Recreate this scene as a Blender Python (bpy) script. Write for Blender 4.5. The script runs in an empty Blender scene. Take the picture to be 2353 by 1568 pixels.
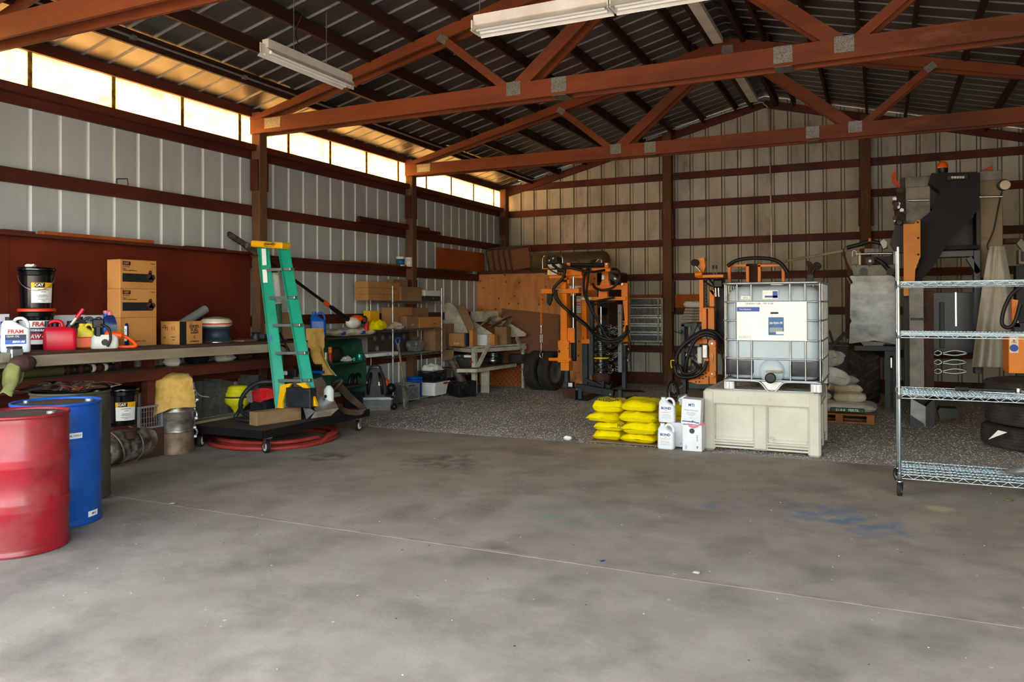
import bpy, math, random
import numpy as np
from mathutils import Matrix, Vector, noise
random.seed(7)
PI = math.pi
C = bpy.context.scene.collection
# ---------------------------------------------------------------- camera
SC = bpy.context.scene
FPX, YAW, PPY, ROLL, PITCH, CAMH = 1796.925, .4387, 690.647, -.0044, .0076, 1.555
cam = bpy.data.cameras.new('camera'); camo = bpy.data.objects.new('camera', cam); C.objects.link(camo)
cam.sensor_width = 36; cam.lens = FPX / 2353 * 36; cam.shift_y = -(784 - PPY) / 2353
cam.clip_start = .05; cam.clip_end = 300
_cy, _sy = math.cos(YAW), math.sin(YAW); _cp, _sp = math.cos(PITCH), math.sin(PITCH); _cr, _sr = math.cos(ROLL), math.sin(ROLL)
_R0 = Vector((_cy, _sy, 0)); _F = Vector((-_sy * _cp, _cy * _cp, _sp)); _U0 = Vector((_sy * _sp, -_cy * _sp, _cp))
_R = _cr * _R0 + _sr * _U0
_U = -_sr * _R0 + _cr * _U0
m_ = Matrix((( _R.x, _U.x, -_F.x, 0), (_R.y, _U.y, -_F.y, 0), (_R.z, _U.z, -_F.z, CAMH), (0, 0, 0, 1)))
camo.matrix_world = m_
SC.camera = camo
# ---------------------------------------------------------------- world, sun, exposure
w = bpy.data.worlds.new('sky'); SC.world = w; w.use_nodes = True
nt = w.node_tree; bg = nt.nodes['Background']
sky = nt.nodes.new('ShaderNodeTexSky'); sky.sky_type = 'NISHITA'; sky.sun_disc = False
sky.sun_elevation = math.radians(42); sky.sun_rotation = math.radians(-68); sky.air_density = 1.3; sky.dust_density = 4.0
hs = nt.nodes.new('ShaderNodeMix'); hs.data_type = 'RGBA'; hs.blend_type = 'MULTIPLY'; hs.inputs[0].default_value = 1; hs.inputs[7].default_value = (1, .87, .73, 1)
nt.links.new(sky.outputs[0], hs.inputs[6]); nt.links.new(hs.outputs[2], bg.inputs[0]); bg.inputs[1].default_value = .42
sun = bpy.data.lights.new('sun', 'SUN'); sun.energy = 1.15; sun.angle = .01; sun.color = (1, .94, .84)
suno = bpy.data.objects.new('sun', sun); C.objects.link(suno)
suno.rotation_euler = Vector((-.82, .42, .86)).to_track_quat('Z', 'Y').to_euler()
po = bpy.data.lights.new('door_portal', 'AREA'); po.shape = 'RECTANGLE'; po.size = 10.8; po.size_y = 3.9; po.cycles.is_portal = True
poo = bpy.data.objects.new('door_portal', po); C.objects.link(poo); poo.location = (-1.93, .3, 1.95); poo.rotation_euler = (PI / 2, 0, 0)
SC.view_settings.view_transform = 'Standard'; SC.view_settings.look = 'None'
SC.view_settings.exposure = 2.95; SC.view_settings.gamma = 1; SC.view_settings.use_curve_mapping = False
SC.cycles.max_bounces = 8; SC.cycles.diffuse_bounces = 5; SC.cycles.transparent_max_bounces = 12

def ray(px, py):
    "direction in the scene of a pixel of the 2353x1568 photograph"
    a, b = px - 1176.5, py - PPY
    x = _cr * a + _sr * b; y = -_sr * a + _cr * b
    r, u = x / FPX, -y / FPX
    return r * _R0 + _F + u * _U0
def onp(px, py, n, c):
    d = ray(px, py); n = Vector(n); o = Vector((0, 0, CAMH)); return o + d * ((c - n.dot(o)) / n.dot(d))
def gz(px, py, z=0.): return onp(px, py, (0, 0, 1), z)
def gy(px, py, y): return onp(px, py, (0, 1, 0), y)
def gx(px, py, x): return onp(px, py, (1, 0, 0), x)

# ---------------------------------------------------------------- materials
def rgb(h):
    if isinstance(h, str):
        h = h.lstrip('#'); v = [int(h[i:i + 2], 16) / 255 for i in (0, 2, 4)]
        return tuple(x / 12.92 if x < .04045 else ((x + .055) / 1.055) ** 2.4 for x in v)
    return tuple(h)
_mats = {}
def mat(name, c1, c2=None, rough=.5, metal=0, scale=4, stretch=(1, 1, 1), lo=.4, hi=.65, bump=0, bscale=60, c3=None, s3=1.3, lo3=.55, hi3=.7, trans=0, alpha=1, emit=None, coat=0, spec=.5, rvar=0, coords='Object', ior=1.45, detail=6):
    m = bpy.data.materials.new(name); m.use_nodes = True; t = m.node_tree; N = t.nodes; L = t.links
    b = N['Principled BSDF']; b.inputs['Base Color'].default_value = (*rgb(c1), 1)
    b.inputs['Roughness'].default_value = rough; b.inputs['Metallic'].default_value = metal
    b.inputs['Specular IOR Level'].default_value = spec; b.inputs['IOR'].default_value = ior
    if coat: b.inputs['Coat Weight'].default_value = coat; b.inputs['Coat Roughness'].default_value = .1
    if trans: b.inputs['Transmission Weight'].default_value = trans
    if alpha < 1: b.inputs['Alpha'].default_value = alpha
    if emit: b.inputs['Emission Color'].default_value = (*rgb(emit[0]), 1); b.inputs['Emission Strength'].default_value = emit[1]
    if c2 or c3 or bump or rvar:
        tc = N.new('ShaderNodeTexCoord'); mp = N.new('ShaderNodeMapping'); mp.inputs['Scale'].default_value = stretch
        L.new(tc.outputs[coords], mp.inputs[0])
        def nz(s, d=detail):
            n = N.new('ShaderNodeTexNoise'); n.inputs['Scale'].default_value = s; n.inputs['Detail'].default_value = d
            n.inputs['Roughness'].default_value = .62; L.new(mp.outputs[0], n.inputs['Vector']); return n.outputs['Fac']
        def ramp(src, a, z):
            r = N.new('ShaderNodeMapRange'); r.inputs[1].default_value = a; r.inputs[2].default_value = z; L.new(src, r.inputs[0]); return r.outputs[0]
        col = None
        if c2:
            x = N.new('ShaderNodeMix'); x.data_type = 'RGBA'; f = ramp(nz(scale), lo, hi); L.new(f, x.inputs[0])
            x.inputs[6].default_value = (*rgb(c1), 1); x.inputs[7].default_value = (*rgb(c2), 1); col = x.outputs[2]
            if rvar:
                r = N.new('ShaderNodeMapRange'); r.inputs[3].default_value = rough; r.inputs[4].default_value = min(1, rough + rvar); L.new(f, r.inputs[0]); L.new(r.outputs[0], b.inputs['Roughness'])
        if c3:
            x = N.new('ShaderNodeMix'); x.data_type = 'RGBA'; L.new(ramp(nz(s3), lo3, hi3), x.inputs[0])
            if col: L.new(col, x.inputs[6])
            else: x.inputs[6].default_value = (*rgb(c1), 1)
            x.inputs[7].default_value = (*rgb(c3), 1); col = x.outputs[2]
        if col: L.new(col, b.inputs['Base Color'])
        if bump:
            bm = N.new('ShaderNodeBump'); bm.inputs['Strength'].default_value = min(1, bump); bm.inputs['Distance'].default_value = .01 * max(1, bump)
            L.new(nz(bscale, 4), bm.inputs['Height']); L.new(bm.outputs[0], b.inputs['Normal'])
    _mats[name] = m; return m
def MT(n): return _mats[n]

# ---------------------------------------------------------------- mesh builder
def rz(a): return Matrix.Rotation(a, 4, 'Z')
def rx(a): return Matrix.Rotation(a, 4, 'X')
def ry(a): return Matrix.Rotation(a, 4, 'Y')
def tr(x, y=None, z=None):
    return Matrix.Translation(x if y is None else (x, y, z))
class MB:
    def __init__(s): s.v = []; s.f = []; s.m = []; s.sm = []; s.mats = []; s.T = None
    def mi(s, m):
        m = MT(m) if isinstance(m, str) else m
        if m not in s.mats: s.mats.append(m)
        return s.mats.index(m)
    def add(s, vs, fs, m=None, smooth=False, T=None):
        k = len(s.v)
        if T is not None: vs = [T @ Vector(q) for q in vs]
        if s.T is not None: vs = [s.T @ Vector(q) for q in vs]
        s.v += [tuple(q) for q in vs]; i = s.mi(m) if m is not None else 0
        for f in fs: s.f.append([k + a for a in f]); s.m.append(i); s.sm.append(smooth)
        return s
    def box(s, c, d, m=None, T=None, r=0):
        "c centre, d full size, r bevel"
        x, y, z = (q / 2 for q in d)
        if r <= 0:
            vs = [(c[0] + a * x, c[1] + b * y, c[2] + e * z) for a in (-1, 1) for b in (-1, 1) for e in (-1, 1)]
            fs = [(0, 1, 3, 2), (4, 6, 7, 5), (0, 4, 5, 1), (2, 3, 7, 6), (0, 2, 6, 4), (1, 5, 7, 3)]
            return s.add(vs, fs, m, False, T)
        r = min(r, x * .98, y * .98, z * .98)
        # rounded-corner box: 24 vertices
        vs = []; idx = {}
        for a in (-1, 1):
            for b in (-1, 1):
                for e in (-1, 1):
                    for k, (p, q, w_) in enumerate(((x, y - r, z - r), (x - r, y, z - r), (x - r, y - r, z))):
                        idx[(a, b, e, k)] = len(vs); vs.append((c[0] + a * p, c[1] + b * q, c[2] + e * w_))
        fs = []
        for a in (-1, 1):
            q = [idx[(a, b, e, 0)] for b, e in ((-1, -1), (1, -1), (1, 1), (-1, 1))]; fs.append(q if a > 0 else q[::-1])
            q = [idx[(b, a, e, 1)] for b, e in ((-1, -1), (-1, 1), (1, 1), (1, -1))]; fs.append(q if a > 0 else q[::-1])
            q = [idx[(b, e, a, 2)] for b, e in ((-1, -1), (1, -1), (1, 1), (-1, 1))]; fs.append(q if a > 0 else q[::-1])
        def flip(q, n):
            p = [Vector(vs[i]) for i in q]; nn = (p[1] - p[0]).cross(p[2] - p[0])
            return q if nn.dot(Vector(n)) > 0 else q[::-1]
        for a in (-1, 1):
            for b in (-1, 1):
                fs.append(flip([idx[(a, b, -1, 0)], idx[(a, b, 1, 0)], idx[(a, b, 1, 1)], idx[(a, b, -1, 1)]], (a, b, 0)))
                fs.append(flip([idx[(a, -1, b, 0)], idx[(a, 1, b, 0)], idx[(a, 1, b, 2)], idx[(a, -1, b, 2)]], (a, 0, b)))
                fs.append(flip([idx[(-1, a, b, 1)], idx[(1, a, b, 1)], idx[(1, a, b, 2)], idx[(-1, a, b, 2)]], (0, a, b)))
                for e in (-1, 1): fs.append(flip([idx[(a, b, e, 0)], idx[(a, b, e, 1)], idx[(a, b, e, 2)]], (a, b, e)))
        return s.add(vs, fs, m, False, T)
    def bb(s, lo, hi, m=None, T=None, r=0):
        return s.box([(lo[i] + hi[i]) / 2 for i in range(3)], [hi[i] - lo[i] for i in range(3)], m, T, r)
    def beam(s, a, b, w_, h, m=None, up=(0, 0, 1), r=0, T=None):
        "bar from a to b, w_ across, h along up"
        a, b = Vector(a), Vector(b); d = b - a; L_ = d.length; d.normalize(); u = Vector(up)
        x = d.cross(u)
        if x.length < 1e-4: u = Vector((0, 1, 0)); x = d.cross(u)
        x.normalize(); u = x.cross(d)
        M_ = Matrix(((x.x, d.x, u.x, 0), (x.y, d.y, u.y, 0), (x.z, d.z, u.z, 0), (0, 0, 0, 1)))
        M_ = Matrix.Translation((a + b) / 2) @ M_
        if T is not None: M_ = T @ M_
        return s.box((0, 0, 0), (w_, L_, h), m, M_, r)
    def lathe(s, prof, n=20, m=None, T=None, smooth=True, cap=True):
        "prof: list of (radius, z) bottom to top"
        vs = []; fs = []
        for r, z in prof:
            for k in range(n):
                a = 2 * PI * k / n; vs.append((r * math.cos(a), r * math.sin(a), z))
        for i in range(len(prof) - 1):
            for k in range(n):
                k2 = (k + 1) % n; fs.append((i * n + k, i * n + k2, (i + 1) * n + k2, (i + 1) * n + k))
        s.add(vs, fs, m, smooth, T)
        if cap:
            k = [tuple(range(n))[::-1]] if prof[0][0] > 1e-5 else []
            if k: s.add(vs[:n], k, m, False, T)
            if prof[-1][0] > 1e-5: s.add(vs[-n:], [tuple(range(n))], m, False, T)
        return s
    def cyl(s, a, b, r, m=None, n=12, r2=None, T=None, smooth=True):
        a, b = Vector(a), Vector(b); d = b - a
        M_ = Matrix.Translation(a) @ d.to_track_quat('Z', 'Y').to_matrix().to_4x4()
        if T is not None: M_ = T @ M_
        return s.lathe([(r, 0), (r if r2 is None else r2, d.length)], n, m, M_, smooth)
    def tube(s, pts, r, m=None, n=8, closed=False, T=None, rad=None):
        pts = [Vector(p) for p in pts]; N = len(pts); vs = []; fs = []; u = None
        for i, p in enumerate(pts):
            if closed: d = pts[(i + 1) % N] - pts[i - 1]
            else: d = pts[min(i + 1, N - 1)] - pts[max(i - 1, 0)]
            if d.length < 1e-9: d = Vector((0, 0, 1))
            d.normalize()
            if u is None: u = d.orthogonal().normalized()
            u = u - d * u.dot(d)
            if u.length < 1e-6: u = d.orthogonal()
            u.normalize(); v = d.cross(u); rr = rad[i] if rad else r
            for k in range(n):
                a = 2 * PI * k / n; vs.append(p + u * (rr * math.cos(a)) + v * (rr * math.sin(a)))
        for i in range(N if closed else N - 1):
            j = (i + 1) % N
            for k in range(n):
                k2 = (k + 1) % n; fs.append((i * n + k, i * n + k2, j * n + k2, j * n + k))
        s.add(vs, fs, m, True, T)
        if not closed:
            s.add(vs[:n], [tuple(range(n))[::-1]], m, False, T); s.add(vs[-n:], [tuple(range(n))], m, False, T)
        return s
    def prism(s, poly, h, m=None, T=None, axis='z', base=0.):
        "polygon extruded from base to base+h along the axis"
        n = len(poly)
        def P(a, b, c): return (a, b, c) if axis == 'z' else ((c, a, b) if axis == 'x' else (a, c, b))
        vs = [P(a, b, base) for a, b in poly] + [P(a, b, base + h) for a, b in poly]
        ar = sum(poly[i][0] * poly[(i + 1) % n][1] - poly[(i + 1) % n][0] * poly[i][1] for i in range(n))
        fs = [tuple(range(n))[::-1], tuple(range(n, 2 * n))] + [(i, (i + 1) % n, n + (i + 1) % n, n + i) for i in range(n)]
        if (ar < 0) != (h < 0) != (axis == 'y'): fs = [f[::-1] for f in fs]
        return s.add(vs, fs, m, False, T)
    def grid(s, fn, nu, nv, m=None, smooth=True, T=None, closed_u=False):
        vs = [fn(i / nu, j / nv) for j in range(nv + 1) for i in range(nu + 1)]
        fs = [(j * (nu + 1) + i, j * (nu + 1) + i + 1, (j + 1) * (nu + 1) + i + 1, (j + 1) * (nu + 1) + i) for j in range(nv) for i in range(nu)]
        return s.add(vs, fs, m, smooth, T)
    def ball(s, c, r, m=None, n=12, T=None):
        if not hasattr(r, '__len__'): r = (r, r, r)
        k = n // 2 + 1
        def f(u, v):
            a = 2 * PI * u; b = PI * (v - .5)
            return (c[0] + r[0] * math.cos(b) * math.cos(a), c[1] + r[1] * math.cos(b) * math.sin(a), c[2] + r[2] * math.sin(b))
        return s.grid(f, n, k, m, True, T)
    def build(s, name, m=None, parent=None, label=None):
        me = bpy.data.meshes.new(name); me.from_pydata(s.v, [], s.f)
        if m is not None:
            m = MT(m) if isinstance(m, str) else m
            if not s.mats: s.mats = [m]
        for x in s.mats: me.materials.append(x)
        if s.mats: me.polygons.foreach_set('material_index', s.m)
        me.polygons.foreach_set('use_smooth', s.sm); me.update()
        o = bpy.data.objects.new(name, me); C.objects.link(o)
        if parent is not None: o.parent = parent
        if label: o['label'] = label
        return o
def mesh_obj(name, vs, fs, m, parent=None, smooth=False):
    me = bpy.data.meshes.new(name); me.from_pydata(vs, [], fs); me.materials.append(MT(m) if isinstance(m, str) else m)
    if smooth: me.polygons.foreach_set('use_smooth', [True] * len(me.polygons))
    o = bpy.data.objects.new(name, me); C.objects.link(o)
    if parent is not None: o.parent = parent
    return o
def thing(name, label, cat, loc=(0, 0, 0), rot=0, group=None, kind=None):
    o = bpy.data.objects.new(name, None); C.objects.link(o); o.location = loc; o.empty_display_size = .1
    o.rotation_euler = (0, 0, rot) if not hasattr(rot, '__len__') else rot
    if label: o['label'] = label
    if cat: o['category'] = cat
    if group: o['group'] = group
    if kind: o['kind'] = kind
    return o
def tag(o, label=None, cat=None, group=None, kind=None, loc=None, rot=None):
    if label: o['label'] = label
    if cat: o['category'] = cat
    if group: o['group'] = group
    if kind: o['kind'] = kind
    if loc is not None: o.location = loc
    if rot is not None: o.rotation_euler = (0, 0, rot) if not hasattr(rot, '__len__') else rot
    return o
def kids(o): return [c for c in bpy.data.objects if c.parent is o]
def dup(root, loc=None, rot=None, label=None, group=None, deep=True):
    r = root.copy(); C.objects.link(r)
    if loc is not None: r.location = loc
    if rot is not None: r.rotation_euler = (0, 0, rot) if not hasattr(rot, '__len__') else rot
    if label: r['label'] = label
    if group: r['group'] = group
    if deep:
        for c in kids(root):
            d = c.copy(); C.objects.link(d); d.parent = r
            for g in kids(c):
                e = g.copy(); C.objects.link(e); e.parent = d
    return r
def text(s, size, m, parent, loc, rot, name='lettering', ext=.0006, align='CENTER', sx=1., shear=0, bold=0):
    cu = bpy.data.curves.new('t', 'FONT'); cu.body = s; cu.size = size; cu.extrude = ext; cu.align_x = align; cu.align_y = 'CENTER'; cu.shear = shear
    cu.offset = bold; cu.resolution_u = 2
    to = bpy.data.objects.new('t', cu); me = bpy.data.meshes.new_from_object(to)
    bpy.data.objects.remove(to); bpy.data.curves.remove(cu)
    me.name = name; me.materials.clear(); me.materials.append(MT(m) if isinstance(m, str) else m)
    for p in me.polygons: p.material_index = 0
    o = bpy.data.objects.new(name, me); C.objects.link(o); o.parent = parent
    o.location = loc; o.rotation_euler = rot; o.scale = (sx, 1, 1)
    return o
FRONT = (PI / 2, 0, 0)   # text standing upright, facing -y
def wob(v, s, a): return v + noise.noise_vector(v * s) * a
def smooth_pts(pts, k=6):
    "Catmull-Rom through pts"
    P = [Vector(p) for p in pts]; out = []
    Q = [2 * P[0] - P[1]] + P + [2 * P[-1] - P[-2]]
    for i in range(1, len(Q) - 2):
        a, b, c, d = Q[i - 1:i + 3]
        for j in range(k):
            t = j / k; out.append(.5 * ((2 * b) + (c - a) * t + (2 * a - 5 * b + 4 * c - d) * t * t + (3 * b - a - 3 * c + d) * t ** 3))
    out.append(P[-1]); return out
# ---------------------------------------------------------------- shared materials
mat('concrete', '#8d8275', '#a39788', rough=.62, scale=2.2, lo=.32, hi=.7, c3='#6b6359', s3=1.9, lo3=.48, hi3=.8, bump=.12, bscale=30, coords='Object', rvar=.2)
def concrete_extra(m):
    "paint stains, scuffs and pale specks that lie on the slab"
    t = m.node_tree; N = t.nodes; L = t.links; b = N['Principled BSDF']
    src = b.inputs['Base Color'].links[0].from_socket
    tc = N.new('ShaderNodeTexCoord')
    def spot(x, y, r, col, thr=.5, s=7, st=(1, 1, 1)):
        nonlocal src
        vm = N.new('ShaderNodeVectorMath'); vm.operation = 'DISTANCE'; vm.inputs[1].default_value = (x * st[0], y * st[1], 0)
        mp = N.new('ShaderNodeMapping'); mp.inputs['Scale'].default_value = (st[0], st[1], 0); L.new(tc.outputs['Object'], mp.inputs[0]); L.new(mp.outputs[0], vm.inputs[0])
        r1 = N.new('ShaderNodeMapRange'); r1.inputs[1].default_value = r; r1.inputs[2].default_value = r * .3; L.new(vm.outputs['Value'], r1.inputs[0])
        nz = N.new('ShaderNodeTexNoise'); nz.inputs['Scale'].default_value = s; nz.inputs['Detail'].default_value = 5; L.new(tc.outputs['Object'], nz.inputs['Vector'])
        mu = N.new('ShaderNodeMath'); mu.operation = 'MULTIPLY'; L.new(r1.outputs[0], mu.inputs[0]); L.new(nz.outputs['Fac'], mu.inputs[1])
        r2 = N.new('ShaderNodeMapRange'); r2.inputs[1].default_value = thr - .12; r2.inputs[2].default_value = thr + .1; r2.inputs[4].default_value = .75; L.new(mu.outputs[0], r2.inputs[0])
        x_ = N.new('ShaderNodeMix'); x_.data_type = 'RGBA'; L.new(r2.outputs[0], x_.inputs[0]); L.new(src, x_.inputs[6]); x_.inputs[7].default_value = (*rgb(col), 1); src = x_.outputs[2]
    for px, py, r, col, thr in ((1900, 1180, .7, '#5f7590', .5), (2010, 1215, .6, '#5c7590', .52), (1660, 1165, .35, '#6b7a8c', .5), (2160, 1170, .16, '#c0a982', .35), 
                                (1320, 1185, 1.2, '#7f8d80', .56), (750, 1050, .6, '#55504a', .5), (1020, 1060, .9, '#5a544c', .5)):
        q = gz(px, py); spot(q.x, q.y, r, col, thr)
    vo = N.new('ShaderNodeTexVoronoi'); vo.inputs['Scale'].default_value = 5; L.new(tc.outputs['Object'], vo.inputs['Vector'])
    lt = N.new('ShaderNodeMath'); lt.operation = 'LESS_THAN'; lt.inputs[1].default_value = .045; L.new(vo.outputs['Distance'], lt.inputs[0])
    x_ = N.new('ShaderNodeMix'); x_.data_type = 'RGBA'; L.new(lt.outputs[0], x_.inputs[0]); L.new(src, x_.inputs[6]); x_.inputs[7].default_value = (.5, .47, .43, 1); src = x_.outputs[2]
    L.new(src, b.inputs['Base Color'])
concrete_extra(MT('concrete'))
mat('ground_out', '#8f8a80', '#a09a8e', rough=.9, scale=.7)
mat('gravel', '#958d84', '#b8b0a6', rough=.95, scale=28, lo=.38, hi=.62, c3='#7d756c', s3=.7, lo3=.5, hi3=.75, bump=1.6, bscale=60)
mat('pebble', '#9a938a', '#bab3a9', rough=.9, scale=9, lo=.4, hi=.6, c3='#857e76', s3=13)
mat('joint_fill', '#a08f7d', '#83776b', rough=.8, scale=6)
mat('rib_lit', '#dfe3e4', rough=.4)  # paler than the left wall flats: light caught by the ribs, painted in
mat('rib_shade', '#6b6252', '#857b69', rough=.7, scale=3)  # shadow in the back wall's rib recesses, painted as a darker colour
mat('sheet_white', '#b4babd', '#9fa2a1', rough=.42, scale=1.2, stretch=(1, 1, .3), lo=.45, hi=.75, c3='#86827b', s3=2.2, lo3=.6, hi3=.85, spec=.4)
mat('sheet_back', '#c3c2b8', '#9d9686', rough=.6, scale=1.6, stretch=(1, 1, .35), lo=.42, hi=.68, c3='#6d675b', s3=3.0, lo3=.58, hi3=.8, spec=.25)
mat('roof_rib_lit', '#8f8b89', '#76716f', rough=.4, scale=3)  # front light on the roof ribs is put into this lighter colour
mat('sheet_roof', '#7d7876', '#5b5755', rough=.42, metal=.75, scale=1.2, stretch=(.4, 1, 1), lo=.45, hi=.7, spec=.5)
mat('red_wood', '#5c291b', '#3d1c14', rough=.6, scale=2.5, stretch=(1, .25, 1), lo=.4, hi=.7, c3='#6b3826', s3=4, lo3=.6, hi3=.8, bump=.15, bscale=30, spec=.35)
mat('truss_wood', '#7d3c1c', '#562a14', rough=.6, scale=2.2, stretch=(.25, 1, 1), lo=.4, hi=.68, c3='#8a5433', s3=2.5, lo3=.66, hi3=.8, bump=.15, bscale=30, spec=.35)
mat('purlin_wood', '#3d2419', '#2d1812', rough=.7, scale=2.2, stretch=(1, .25, 1), lo=.4, hi=.68, c3='#4e3628', s3=2.5, lo3=.62, hi3=.8, spec=.3)
mat('post_wood', '#6d4d36', '#543828', rough=.8, scale=3, stretch=(1, 1, .2), lo=.4, hi=.68, bump=.2, bscale=30, c3='#7e6248', s3=5, spec=.25)
mat('plate', '#8b8a85', '#5f5b55', rough=.45, metal=.7, scale=110, lo=.45, hi=.6, bump=.3, bscale=120)
mat('galv', '#b9bdbf', '#a0a4a6', rough=.33, metal=.8, scale=8)
mat('steel', '#c9cccf', rough=.22, metal=1)
mat('chrome', '#c8d6dc', rough=.12, metal=1)
mat('white_enamel', '#e8e6e0', '#d5d0c6', rough=.35, scale=3)
mat('rubber', '#161514', '#262321', rough=.75, scale=12, lo=.4, hi=.7)
mat('tyre', '#2a2623', '#4b443d', rough=.85, scale=5, lo=.45, hi=.8, c3='#554a3f', s3=8, lo3=.62, hi3=.85)
mat('black', '#111113', rough=.45)
mat('black_gloss', '#0b0b0d', rough=.15, coat=.3)
mat('black_metal', '#15171a', '#25272a', rough=.5, scale=6)
mat('white', '#eeeeec', rough=.45)
mat('ink', '#1a1a1c', rough=.6)
mat('grey', '#7c7e80', rough=.5)
mat('dark_grey', '#3a3b3d', '#2b2b2c', rough=.6, scale=8)
mat('cardboard', '#b3814f', '#a57444', rough=.8, scale=3, c3='#bd905f', s3=8)
mat('cardboard2', '#8d6a4c', '#9a7858', rough=.8, scale=3)
mat('cardboard_or', '#c98a4a', '#bd7f42', rough=.75, scale=4)
mat('tape', '#a8784c', rough=.3)
mat('orange', '#fb8c0a', '#f07e06', rough=.4, scale=3, spec=.5)
mat('orange_saw', '#f4520c', rough=.35)
mat('yellow', '#f0d800', '#e8cc00', rough=.35, scale=3)
mat('red', '#c41c1c', rough=.35)
mat('blue', '#0a56b8', rough=.35)
mat('slate', '#2f3d47', '#27323a', rough=.5, scale=5)
mat('wood_old', '#9a8a76', '#75664f', rough=.85, scale=3, stretch=(1, .2, 1), c3='#4f4335', s3=3, lo3=.55, hi3=.8, bump=.3, bscale=30)
mat('wood_raw', '#9b7a55', '#7d5d3d', rough=.85, scale=4, stretch=(.3, 1, 1), c3='#5b4028', s3=4, bump=.3, bscale=30)
mat('wood_pale', '#b9b2a4', '#8f8675', rough=.85, scale=4, c3='#6e6251', s3=5, lo3=.55, hi3=.75, bump=.2, bscale=30)
# ================================================================ the setting
XL, XR, YB, YF = -7.425, 3.57, 15.42, .3        # sheet planes
XM = -1.93
def roof_z(x): return 5.52 - .25 * abs(x - XM)
RIB = .305; PH = 4.8583
def sheet_profile(n, rib=RIB, depth=.022, w0=.062, w1=.030, minor=False):
    "n pitches wide: list of (along, out) - flat, then a rib pushed outward, then flat"
    p = [(0, 0)]
    for k in range(n):
        c = rib * (k + .5)
        p += [(c - w0 / 2, 0), (c - w1 / 2, depth), (c + w1 / 2, depth), (c + w0 / 2, 0)]
        if minor and k < n - 1:
            for q in (.36, .64): p += [(c + rib * q - .008, 0), (c + rib * q, .004), (c + rib * q + .008, 0)]
    p.append((rib * n, 0)); return p
def sheet(name, n, m, P, a, b, parent, depth=.022, w0=.062, w1=.03, rm=None):
    "P(along, out, t) -> point, t 0..1 along the sheet"
    pr = sheet_profile(n, RIB, depth, w0, w1); vs = []; fs = []
    for u, o in pr: vs += [P(a + u, o, 0), P(a + u, o, 1)]
    for i in range(len(pr) - 1): fs.append((2 * i, 2 * i + 2, 2 * i + 3, 2 * i + 1))
    o = mesh_obj(name, vs, fs, m, parent)
    if rm:
        o.data.materials.append(MT(rm))
        for i, p in enumerate(o.data.polygons):
            if max(pr[i][1], pr[i + 1][1]) > .01: p.material_index = 1
    return o

# ---- floor: two concrete slabs and the gravel bed
fl = tag(mesh_obj('floor', [(-9, 8.2, -.04), (5, 8.2, -.04), (5, 17, -.04), (-9, 17, -.04)], [(0, 1, 2, 3)], 'gravel'), kind='structure')
b = MB(); b.bb((-7.5, -1.6, -.15), (3.6, 4.452, 0), 'concrete'); b.build('slab', parent=fl)
# slab 2 has a slightly ragged rear edge
pts = [(3.6, 4.466), (-7.5, 4.466)]
edge = [(x, 8.385 + .035 * noise.noise(Vector((x * 1.7, 0, 3))) + .012 * noise.noise(Vector((x * 9, 0, 3)))) for x in np.linspace(-7.5, 3.6, 90)]
b = MB(); b.prism(edge[::-1] + [(-7.5, 4.466), (3.6, 4.466)], .15, 'concrete', base=-.15); b.build('slab', parent=fl)
b = MB(); b.bb((-5.05, 4.44, -.05), (3.6, 4.478, .0015), 'joint_fill'); b.build('joint_strip', parent=fl)
# gravel surface with relief, then loose pebbles
def gh(x, y):
    e = min(1, max(0, (y - 8.35) / .5))
    return -.022 + .02 * noise.noise(Vector((x * .8, y * .8, 0))) * e + .008 * noise.noise(Vector((x * 4, y * 4, 1)))
vs = []; fs = []; NX, NY = 150, 100
for j in range(NY + 1):
    for i in range(NX + 1):
        x = -7.45 + 11 * i / NX; y = 8.3 + 7.15 * j / NY; vs.append((x, y, gh(x, y)))
for j in range(NY):
    for i in range(NX): k = j * (NX + 1) + i; fs.append((k, k + 1, k + NX + 2, k + NX + 1))
g = mesh_obj('gravel', vs, fs, 'gravel', fl, True); g['kind'] = 'stuff'
vs = []; fs = []; R = random.Random(3)
oc = [(1, 0, 0), (-1, 0, 0), (0, 1, 0), (0, -1, 0), (0, 0, 1), (0, 0, -1)]; of = [(0, 2, 4), (2, 1, 4), (1, 3, 4), (3, 0, 4)]
for k in range(36000):
    y = 8.36 + 6.9 * R.random() ** 1.7; x = -6.5 + 9.8 * R.random(); s = R.uniform(.004, .012); a = R.random() * 6.28
    if y < 8.42: s *= .7
    ca, sa = math.cos(a) * s, math.sin(a) * s; z = max(gh(x, y), -.02); n0 = len(vs); h = R.uniform(.35, .8); q = R.uniform(.6, 1)
    for ox, oy, oz in oc[:5]: vs.append((x + ox * ca - oy * q * sa, y + ox * sa + oy * q * ca, z + oz * s * h))
    vs.append((x, y, z - s))
    for f in of: fs.append(tuple(n0 + i for i in f))
g = mesh_obj('gravel_stone', vs, fs, 'pebble', fl); g['kind'] = 'stuff'
tag(mesh_obj('ground', [(-40, -45, -.05), (40, -45, -.05), (40, -1.5, -.05), (-40, -1.5, -.05)], [(0, 1, 2, 3)], 'ground_out'), kind='structure')

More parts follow.
